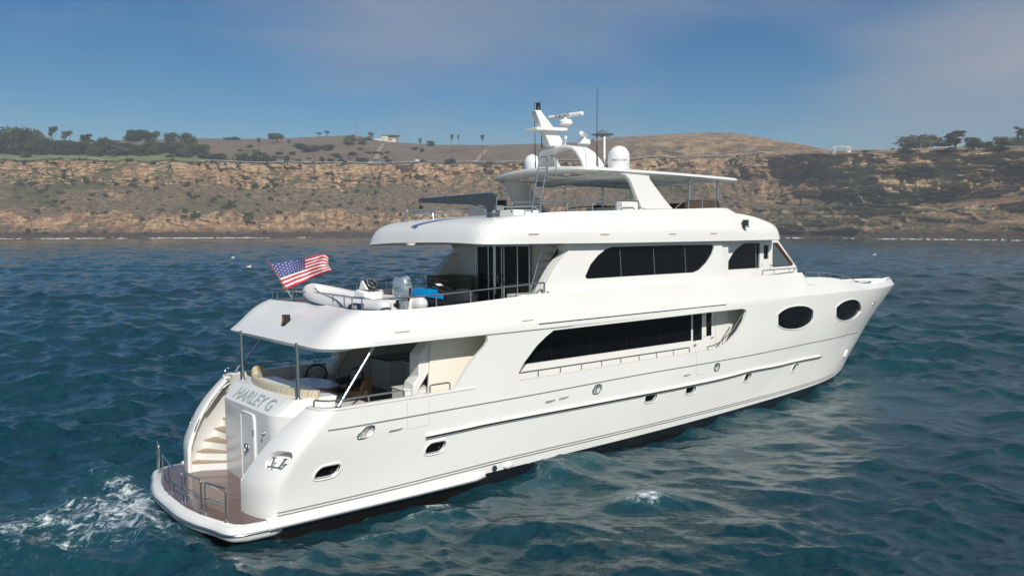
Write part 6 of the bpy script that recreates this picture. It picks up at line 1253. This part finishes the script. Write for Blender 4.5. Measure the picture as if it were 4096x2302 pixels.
# palms
def frond(w, L_, droop, a, z, fan=False):
    ca, sa = math.cos(a), math.sin(a); P = []
    for t in np.linspace(0, 1, 6): P.append(np.array([ca*L_*t*(1-.25*t*abs(droop)), sa*L_*t*(1-.25*t*abs(droop)), z+L_*(.55*t-droop*t*t)]))
    side = np.array([-sa, ca, 0]); wd = [.02, .10, .13, .11, .07, .01]
    for i in range(5):
        for s in (-1, 1):
            a0, a1 = P[i], P[i+1]; w.add([a0, a1, a1+side*s*wd[i+1]*L_-np.array([0, 0, .06*L_]), a0+side*s*wd[i]*L_-np.array([0, 0, .06*L_])], [(0, 1, 2, 3)])
def palmmeshes():
    r = random.Random(3); w = MB()
    for i in range(46): frond(w, r.uniform(.9, 1.15), r.uniform(-.1, 1.5), r.uniform(0, 6.28), 0)
    ph_ = meshof(w.v, w.f, 'feather_crown', FO['mid']); w = MB()
    for i in range(50): frond(w, r.uniform(.75, 1.0), r.uniform(-.3, 1.9), r.uniform(0, 6.28), .1)
    fn = meshof(w.v, w.f, 'fan_crown', FO['olive'])
    w = MB(); w.loft([[(rr*math.cos(t), rr*math.sin(t), z) for t in np.linspace(0, 6.28, 11)[:-1]] for rr, z in ((.18, -1.1), (.42, -.6), (.45, -.2), (.2, .1))]); sk = bpy.data.meshes.new('skirt'); sk.from_pydata([tuple(v) for v in w.v], [], w.f); sk.materials.append(FO['dry'])
    w = MB(); w.tube([(0, 0, 0), (.0, 0, .5), (0, 0, 1)], [.5, .4, .34], 8); tr = bpy.data.meshes.new('palm_trunk'); tr.from_pydata(w.v, [], w.f); tr.materials.append(M['bark']); return ph_, fn, sk, tr
PH, FN_, SK, PT = palmmeshes()
def palm(px, py0, py1, kind, label, rpx, klo=9.5, khi=13.2, yd=None, group=None):
    g = surfpt(px, py0, klo, khi); h = (py0-py1)*g.y/FP; R = rpx*g.y/FP
    o = bpy.data.objects.new('fan_palm' if kind == 'fan' else 'date_palm', None); COL.objects.link(o); o.location = g; tag(o, label, 'palm tree', group)
    hc = max(h-R*.75, .3); rt = .28 if kind == 'fan' else .5
    t = bpy.data.objects.new('trunk', PT); COL.objects.link(t); t.parent = o; t.scale = (rt*1.3, rt*1.3, hc+.3)
    c = bpy.data.objects.new('crown', FN_ if kind == 'fan' else PH); COL.objects.link(c); c.parent = o; c.location = (0, 0, hc); c.scale = (R, R, R); c.rotation_euler.z = rnd.uniform(0, 6)
    if kind == 'fan': s = bpy.data.objects.new('skirt', SK); COL.objects.link(s); s.parent = o; s.location = (0, 0, hc); s.scale = (R*.75, R*.75, R*1.1)
FP_ = [(5, 624, 545, 12), (162, 630, 555, 11), (449, 632, 547, 12), (1048, 650, 551, 13), (1168, 650, 557, 11), (1423, 652, 537, 13), (1686, 636, 552, 12), (1811, 654, 538, 12), (1833, 584, 538, 9), (1928, 654, 538, 13)]
for i, (x, a, b, R) in enumerate(FP_): palm(x, a, b, 'fan', f'tall fan palm with a long bare trunk, {ordn[i]} from the left along the hill', R, group='fan palms along the hill road')
palm(1494, 562, 524, 'date', 'date palm on the ridge left of the flat roofed building', 16)
palm(4070, 594, 494, 'date', 'tall date palm on the clifftop near the right edge', 42)
palm(3552, 608, 587, 'date', 'tiny palm alone on the right clifftop', 9)
for x, a, b, lb in ((932, 826, 790, 'upper one of three stemless date palms on the left slope'), (792, 874, 842, 'lower left one of three stemless date palms on the left slope'), (1014, 874, 838, 'lower right one of three stemless date palms on the left slope'), (748, 880, 858, 'small stemless palm left of three larger ones on the slope')): palm(x, a, b, 'date', lb, (a-b)*.75, 4.6, 8.5)
# lawn, road, guard rail
M['lawn'] = mat('lawn_grass', (.15, .185, .075), .9, col2=(.11, .15, .06), nscale=.08, bump=.3, bscale=1)
def strip(name, m, pxs, k0, k1, dz, kind='structure', n=8):
    V = []; Fc = []
    for px in pxs:
        j = min(max(int(round((px+1500)/6)), 0), len(PXS)-1)
        for q in range(n+1):
            k = k0(px)+(k1(px)-k0(px))*q/n; i = min(max(int(np.searchsorted(KC, k))-1, 0), len(KC)-2); t = min(max((k-KC[i])/(KC[i+1]-KC[i]+1e-9), 0), 1); p = VC[i, j]*(1-t)+VC[i+1, j]*t; V.append((p[0], p[1], p[2]+dz))
    for a in range(len(pxs)-1):
        for q in range(n): Fc.append((a*(n+1)+q, (a+1)*(n+1)+q, (a+1)*(n+1)+q+1, a*(n+1)+q+1))
    me = meshof(V, Fc, name, M[m]); me.shade_smooth(); o = bpy.data.objects.new(name, me); COL.objects.link(o); o['kind'] = kind; return o
strip('clifftop_lawn', 'lawn', np.arange(-400, 860, 6), lambda p: 10.15, lambda p: 11.9-.9*max(0, (p-600)/260.), .55)
M['tarmac'] = mat('road_tarmac', (.07, .07, .07), .9, noise_amt=.2, nscale=.3); M['dirtpath'] = mat('dirt_path', (.27, .21, .16), .95, noise_amt=.2, nscale=.2)
strip('cliff_road', 'tarmac', np.arange(800, 3060, 6), lambda p: 10.45, lambda p: 10.95, .5, n=3)
M['rail'] = mat('white_guard_rail', (.55, .56, .55), .6)
def railthing(name, label, pxs, k, h, cat='guard rail', step=4, m='rail', top=.24):
    pts = []
    for px in pxs: j = int(round((px+1500)/6)); i = int(np.argmin(abs(KC-k))); pts.append(Vector(VC[i, j]))
    zs = np.convolve([p.z for p in pts], np.ones(9)/9, 'same'); zs[:4] = [p.z for p in pts[:4]]; zs[-4:] = [p.z for p in pts[-4:]]
    ys = np.convolve([p.y for p in pts], np.ones(9)/9, 'same'); ys[:4] = [p.y for p in pts[:4]]; ys[-4:] = [p.y for p in pts[-4:]]
    P = [(p.x, y-.5, z+h) for p, y, z in zip(pts, ys, zs)]; o = thing(name, label, cat, P[len(P)//2], boat=False)
    w = MB(); w.loft([[(x, y, z-top/2), (x, y+.1, z-top/2), (x, y+.1, z+top/2), (x, y, z+top/2)] for x, y, z in P]); w.build('rail_beam', m, o, smooth=0)
    for q in range(0, len(P), step): x, y, z = P[q]; w = MB(); w.box(x-.08, x+.08, y+.1, y+.25, z-h-1.5, z); w.build('rail_post', m, o, smooth=0)
railthing('guard_rail', 'long white guard rail along the clifftop road', np.arange(820, 3060, 12), 10.3, 1.3, step=3)
railthing('guard_rail', 'short white rail at the cliff edge below the lawn', np.arange(376, 450, 6), 10.05, 1.0, step=4)
railthing('white_fence', 'white post fence along the right clifftop left of the pergola', np.arange(3066, 3300, 6), 10.3, 1.0, 'fence', 2, top=.12)
# hillside paths
for nm, lst in (('hill_path', [(1535, 578), (1528, 590), (1520, 610), (1512, 640)]), ('hill_path', [(1965, 586), (1945, 605), (1920, 630), (1900, 652)]), ('hill_path', [(1470, 566), (1490, 572)])):
    V = []; Fc = []
    for q, (x, y) in enumerate(lst):
        c = surfpt(x, y, 10, 13.1); wd = 2.2
        V += [(c.x-wd, c.y, c.z+.8), (c.x+wd, c.y, c.z+.8)]
        if q: Fc.append((2*q-2, 2*q-1, 2*q+1, 2*q))
    o = bpy.data.objects.new(nm, meshof(V, Fc, nm, M['dirtpath'])); COL.objects.link(o); o['kind'] = 'structure'
# pavilion of the big bell
M['tile'] = mat('blue_grey_roof_tiles', (.10, .16, .16), .7, noise_amt=.3, nscale=.6); M['redcol'] = mat('dark_red_columns', (.10, .045, .035), .7); M['white'] = mat('white_paint', (.62, .63, .62), .6, noise_amt=.08, nscale=1.5); M['stucco'] = mat('pale_yellow_stucco', (.62, .56, .40), .8, noise_amt=.08, nscale=.5); M['wglass'] = mat('window_glass', (.05, .06, .07), .2)
g = surfpt(2408, 557, 12, 13.1); s = g.y/FP; P_ = thing('bell_pavilion', 'pagoda pavilion with a curved grey green roof on the skyline behind the antenna', 'pavilion', tuple(g), boat=False)
w = MB(); w.box(g.x-40*s, g.x+40*s, g.y-40*s, g.y+40*s, g.z-3, g.z+2*s); w.build('stone_base', 'grey', P_)
w = MB(); R = 47*s
prof = [(1.0, 17.5), (.985, 19), (.8, 20), (.6, 23), (.42, 28), (.25, 33), (.1, 37.5), (.02, 40)]
rings = []
for rr, z in prof:
    ring = []
    for k in range(24):
        a = 2*math.pi*k/24; q = 1/max(abs(math.cos((a % (math.pi/3))-math.pi/6)), .5)*.93; lift = 1.6*s*rr*max(0, (q-.98))*8*(rr > .7)
        ring.append((g.x+R*rr*q*math.cos(a+.2), g.y+R*rr*q*math.sin(a+.2), g.z+z*s+lift))
    rings.append(ring)
w.loft(rings); w.build('roof', 'tile', P_, smooth=50)
for k in range(12): a = 2*math.pi*k/12+.2; w = MB(); w.tube([(g.x+28*s*math.cos(a), g.y+28*s*math.sin(a), g.z), (g.x+28*s*math.cos(a), g.y+28*s*math.sin(a), g.z+19*s)], 1.3*s, 8); w.build('column', 'redcol', P_)
w = MB(); w.lathe((g.x, g.y, g.z+2*s), [(9*s, 0), (9*s, 9*s), (6*s, 14*s)], 14); w.build('bell', 'redcol', P_)
w = MB(); w.lathe((g.x, g.y, g.z+39*s), [(.8*s, 0), (1.2*s, 1.5*s), (.3*s, 5*s)], 8); w.build('finial', 'tile', P_)
# flat roofed hilltop building
g = surfpt(1568, 566, 12, 13.1); s = g.y/FP; B_ = thing('hilltop_building', 'cream two storey flat roofed building on the ridge', 'building', tuple(g), boat=False)
def bxs(w, x0, x1, y0, y1, z0, z1): return w.box(g.x+x0*s, g.x+x1*s, g.y+y0*s, g.y+y1*s, g.z+z0*s, g.z+z1*s)
w = MB(); bxs(w, -32, 26, -8, 30, -8, 14); w.build('lower_wall', 'stucco', B_); w = MB(); bxs(w, -32, -6, -8, 28, 14, 25); bxs(w, -6, 30, 2, 28, 14, 25); w.build('upper_wall', 'stucco', B_)
w = MB(); bxs(w, -5, 31, 1.2, 2, 17, 23); w.build('window_band', 'wglass', B_); w = MB(); bxs(w, -5, 8, -8.6, -8, 5, 10); w.build('window', 'wglass', B_)
w = MB(); bxs(w, -34, 36, -12, 32, 25, 27.5); w.build('roof', 'grey', B_); w = MB(); bxs(w, -6, 34, -10, 2, 13, 14.5); w.build('balcony', 'stucco', B_)
g = surfpt(1526, 562, 12, 13.1); H2 = thing('annex_building', 'low white annex left of the flat roofed hilltop building', 'building', tuple(g), boat=False); w = MB(); bxs(w, -20, 12, 0, 14, -5, 8); w.build('wall', 'white', H2); w = MB(); bxs(w, -21, 13, -1, 15, 8, 9); w.build('roof', 'grey', H2)
for px, py0, py1, wd, lb in ((1434, 545, 466, 2.2, 'tall thin lattice mast on the ridge left of the date palm'), (1106, 570, 517, 1.0, 'thin pole beside the dark umbrella pine'), (1752, 584, 553, 1.0, 'thin utility pole on the skyline right of the single palm'), (941, 562, 528, .8, 'thin pole alone on the left crest')):
    g = surfpt(px, py0, 12, 13.1); s = g.y/FP; h = (py0-py1)*s; o = thing('radio_mast' if wd > 2 else 'utility_pole', lb, 'mast' if wd > 2 else 'pole', tuple(g), boat=False)
    w = MB()
    if wd > 2:
        for dx_, dy_ in ((-1, -1), (1, -1), (0, 1)): w.tube([(g.x+dx_*.5, g.y+dy_*.5, g.z-1), (g.x+dx_*.25, g.y+dy_*.25, g.z+h)], .09, 5)
        for q in range(16): z = g.z+h*q/16.; w.tube([(g.x-.5, g.y-.5, z), (g.x+.5, g.y-.5, z+h/16.)], .05, 4)
    else: w.tube([(g.x, g.y, g.z-1), (g.x, g.y, g.z+h)], .13, 6)
    w.build('pole', 'grey', o); w = MB(); w.box(g.x-.6, g.x+.6, g.y-.1, g.y+.1, g.z+h*.9, g.z+h*.9+.25); w.build('crossarm', 'grey', o)
# pergolas
def pergola(px, py, wpx, hpx, lb, flip):
    g = surfpt(px, py, 9.9, 12.5); s = g.y/FP; o = thing('pergola', lb, 'pergola', tuple(g), boat=False); W2 = wpx*s/2; h = hpx*s
    for ax_ in (-.85, .05 if flip else .55, .85):
        for dy in (0, 3.2): w = MB(); w.box(g.x+ax_*W2-.22, g.x+ax_*W2+.22, g.y+dy-.22, g.y+dy+.22, g.z-1.5, g.z+h*.86); w.build('post', 'white', o)
    w = MB(); w.box(g.x+.6*W2, g.x+.9*W2, g.y-.3, g.y+.0, g.z-1.5, g.z+h*.28); w.build('low_wall', 'white', o)
    for dy in (0, 3.2): w = MB(); w.box(g.x-W2, g.x+W2, g.y+dy-.12, g.y+dy+.12, g.z+h*.86, g.z+h*.94); w.build('beam', 'white', o)
    for q in range(13): x = g.x-W2+2*W2*q/12.; w = MB(); w.box(x-.07, x+.07, g.y-1, g.y+4.2, g.z+h*.94, g.z+h*1.0); w.build('rafter', 'white', o)
pergola(3355, 624, 72, 30, 'white pergola standing alone on the bare clifftop', False)
pergola(3838, 599, 88, 27, 'white pergola under the dark clifftop cypress', True)
for px, py0, py1, lb in ((3657, 602, 578, 'white lamp post in front of the big rounded clifftop tree'), (3899, 596, 567, 'white lamp post right of the cypress pergola'), (3549, 610, 587, 'white lamp post beside the tiny clifftop palm'), (4088, 596, 570, 'white lamp post right of the big date palm')):
    g = surfpt(px, py0, 9.9, 12.5); s = g.y/FP; h = (py0-py1)*s; o = thing('lamp_post', lb, 'lamp post', tuple(g), boat=False, group='clifftop lamp posts'); w = MB(); w.tube([(g.x, g.y, g.z-1), (g.x, g.y, g.z+h*.85)], .11, 8); w.build('post', 'white', o); w = MB(); w.lathe((g.x, g.y, g.z+h*.83), [(.12, 0), (.28, .15), (.28, .5), (.05, .7)], 10); w.build('lantern', 'white', o)
# vehicles on the clifftop road
def vehicle(px, Lm, Hm, van, name, lb, cat, m):
    g = surfpt(px, 654, 10.5, 10.9); g = g+Vector((0, 0, .55)); o = thing(name, lb, cat, tuple(g), boat=False); x, y, z = g; h = Lm/2
    w = MB()
    if van: pts = [(-h, .35), (-h, Hm*.95), (-h+.2, Hm), (h*.35, Hm), (h*.72, Hm*.58), (h, Hm*.45), (h, .35)]
    else: pts = [(-h, .35), (-h, Hm*.55), (-h*.75, Hm*.62), (-h*.5, Hm), (h*.2, Hm), (h*.5, Hm*.62), (h, Hm*.5), (h, .35)]
    w.prism([(x+a, y-.95, z+b) for a, b in pts], (0, 1.9, 0)); w.build('body', m, o, bevel=.08, smooth=30)
    w = MB()
    q = [(-h*.1, Hm*.58), (-h*.1, Hm*.88), (h*.33, Hm*.88), (h*.6, Hm*.58)] if van else [(-h*.55, Hm*.64), (-h*.42, Hm*.92), (h*.15, Hm*.92), (h*.38, Hm*.64)]
    w.prism([(x+a, y-.97, z+b) for a, b in q], (0, .01, 0)); w.build('side_window', 'wglass', o, smooth=0)
    for a in (-h*.62, h*.62): w = MB(); w.lathe((x+a, y-.9, z+.35), [(.36, -.1), (.36, .12)], 16, 1); t = w.build('wheel', 'rubber', o); w = MB(); w.lathe((x+a, y-1.01, z+.35), [(.2, 0), (.18, .02)], 12, 1); w.build('rim', 'steel', t, org=tuple(g))
vehicle(1683, 5.6, 2.35, True, 'parked_van', 'white high roofed van on the clifftop road', 'van', 'white')
vehicle(1487, 4.7, 1.6, False, 'parked_car', 'white car on the clifftop road in front of the dome bush', 'car', 'white')
vehicle(1520, 4.6, 1.5, False, 'parked_car', 'silver car just right of the white car on the clifftop road', 'car', 'silver')
# surf along the shore
M['surf'] = mat('surf_foam', (.78, .80, .80), .7, col2=(.5, .56, .58), nscale=.5, bump=.5, bscale=1)
w = MB(); rs_ = random.Random(5)
for a, b in ((-300, 120), (130, 425), (300, 520), (575, 860), (700, 1085), (1190, 1250), (1500, 1600), (3120, 3240), (3340, 3420), (3480, 3760), (3600, 3960), (3900, 4096), (4096, 4500)):
    ps = np.arange(a, b, 8.); rg_ = []
    off = rs_.uniform(-9, 1)
    for q, px in enumerate(ps):
        D = DS(px)+off+3*math.sin(px*.05+a)+1.5*math.sin(px*.19); e = math.sin(math.pi*(q+.5)/len(ps))**.5; hgt = e*(.15+.45*abs(math.sin(px*.11+a))*abs(math.sin(px*.037+a))+.2*rs_.random()); wd = 1.+4*e*rs_.uniform(.3, 1.2)
        X_ = D*(px-CX)/FP; rg_.append([(X_, D-wd, -.3), (X_, D-wd*.3, hgt), (X_, D+wd*.3, hgt*.8), (X_, D+wd*2, -.1)])
    w.loft(rg_, False)
o = w.build('surf', 'surf', None, smooth=60); o['kind'] = 'stuff'
# boulders at the water's edge
M['rock'] = mat('dark_shore_rock', (.10, .075, .055), .9, noise_amt=.5, nscale=.6, bump=.6, bscale=2)
w = MB()
for i in range(420):
    px = rs_.uniform(-300, 4400) if i % 3 else rs_.uniform(3050, 4300); D = DS(px)+rs_.uniform(-1.5, 7); s = rs_.uniform(.5, 1.9); c = Vector((D*(px-CX)/FP, D, rs_.uniform(-.1, .9))); V = []
    bm = bmesh.new(); bmesh.ops.create_icosphere(bm, subdivisions=1, radius=s)
    for v in bm.verts: v.co *= rs_.uniform(.7, 1.15)
    bm.verts.index_update(); w.add([(c.x+v.co.x*1.4, c.y+v.co.y, c.z+v.co.z*.6) for v in bm.verts], [tuple(v.index for v in f.verts) for f in bm.faces]); bm.free()
o = w.build('shore_boulders', 'rock', None, smooth=0); o['kind'] = 'stuff'
# gulls on the water
M['gull'] = mat('gull_white', (.75, .74, .70), .8)
for px, py, lb in ((932, 1033, 'white gull floating far off, upper one of two left of the yacht'), (997, 1071, 'white gull floating left of the yacht, lower one of two'), (3498, 1022, 'white gull floating beyond the bow')):
    p = WG(px, py, 100); t = (0-CW[2])/(p[2]-CW[2]); q = CW+(p-CW)*t; s = 1.15
    o = thing('gull', lb, 'gull', (q[0], q[1], .1), boat=False, group='gulls floating on the sea'); x, y = q[0], q[1]
    w = MB(); w.ell((x, y, .22), .28*s, .15*s, .13*s); w.ell((x+.24*s, y, .42), .09*s, .08*s, .08*s); w.tube([(x+.18*s, y, .25), (x+.24*s, y, .42)], .06*s, 8); w.tube([(x-.2*s, y, .25), (x-.45*s, y, .32)], [.09*s, .01], 6); w.build('body', 'gull', o, smooth=60)
    w = MB(); w.tube([(x+.3*s, y, .42), (x+.42*s, y, .4)], [.025, .008], 6); w.build('beak', 'varnish', o)
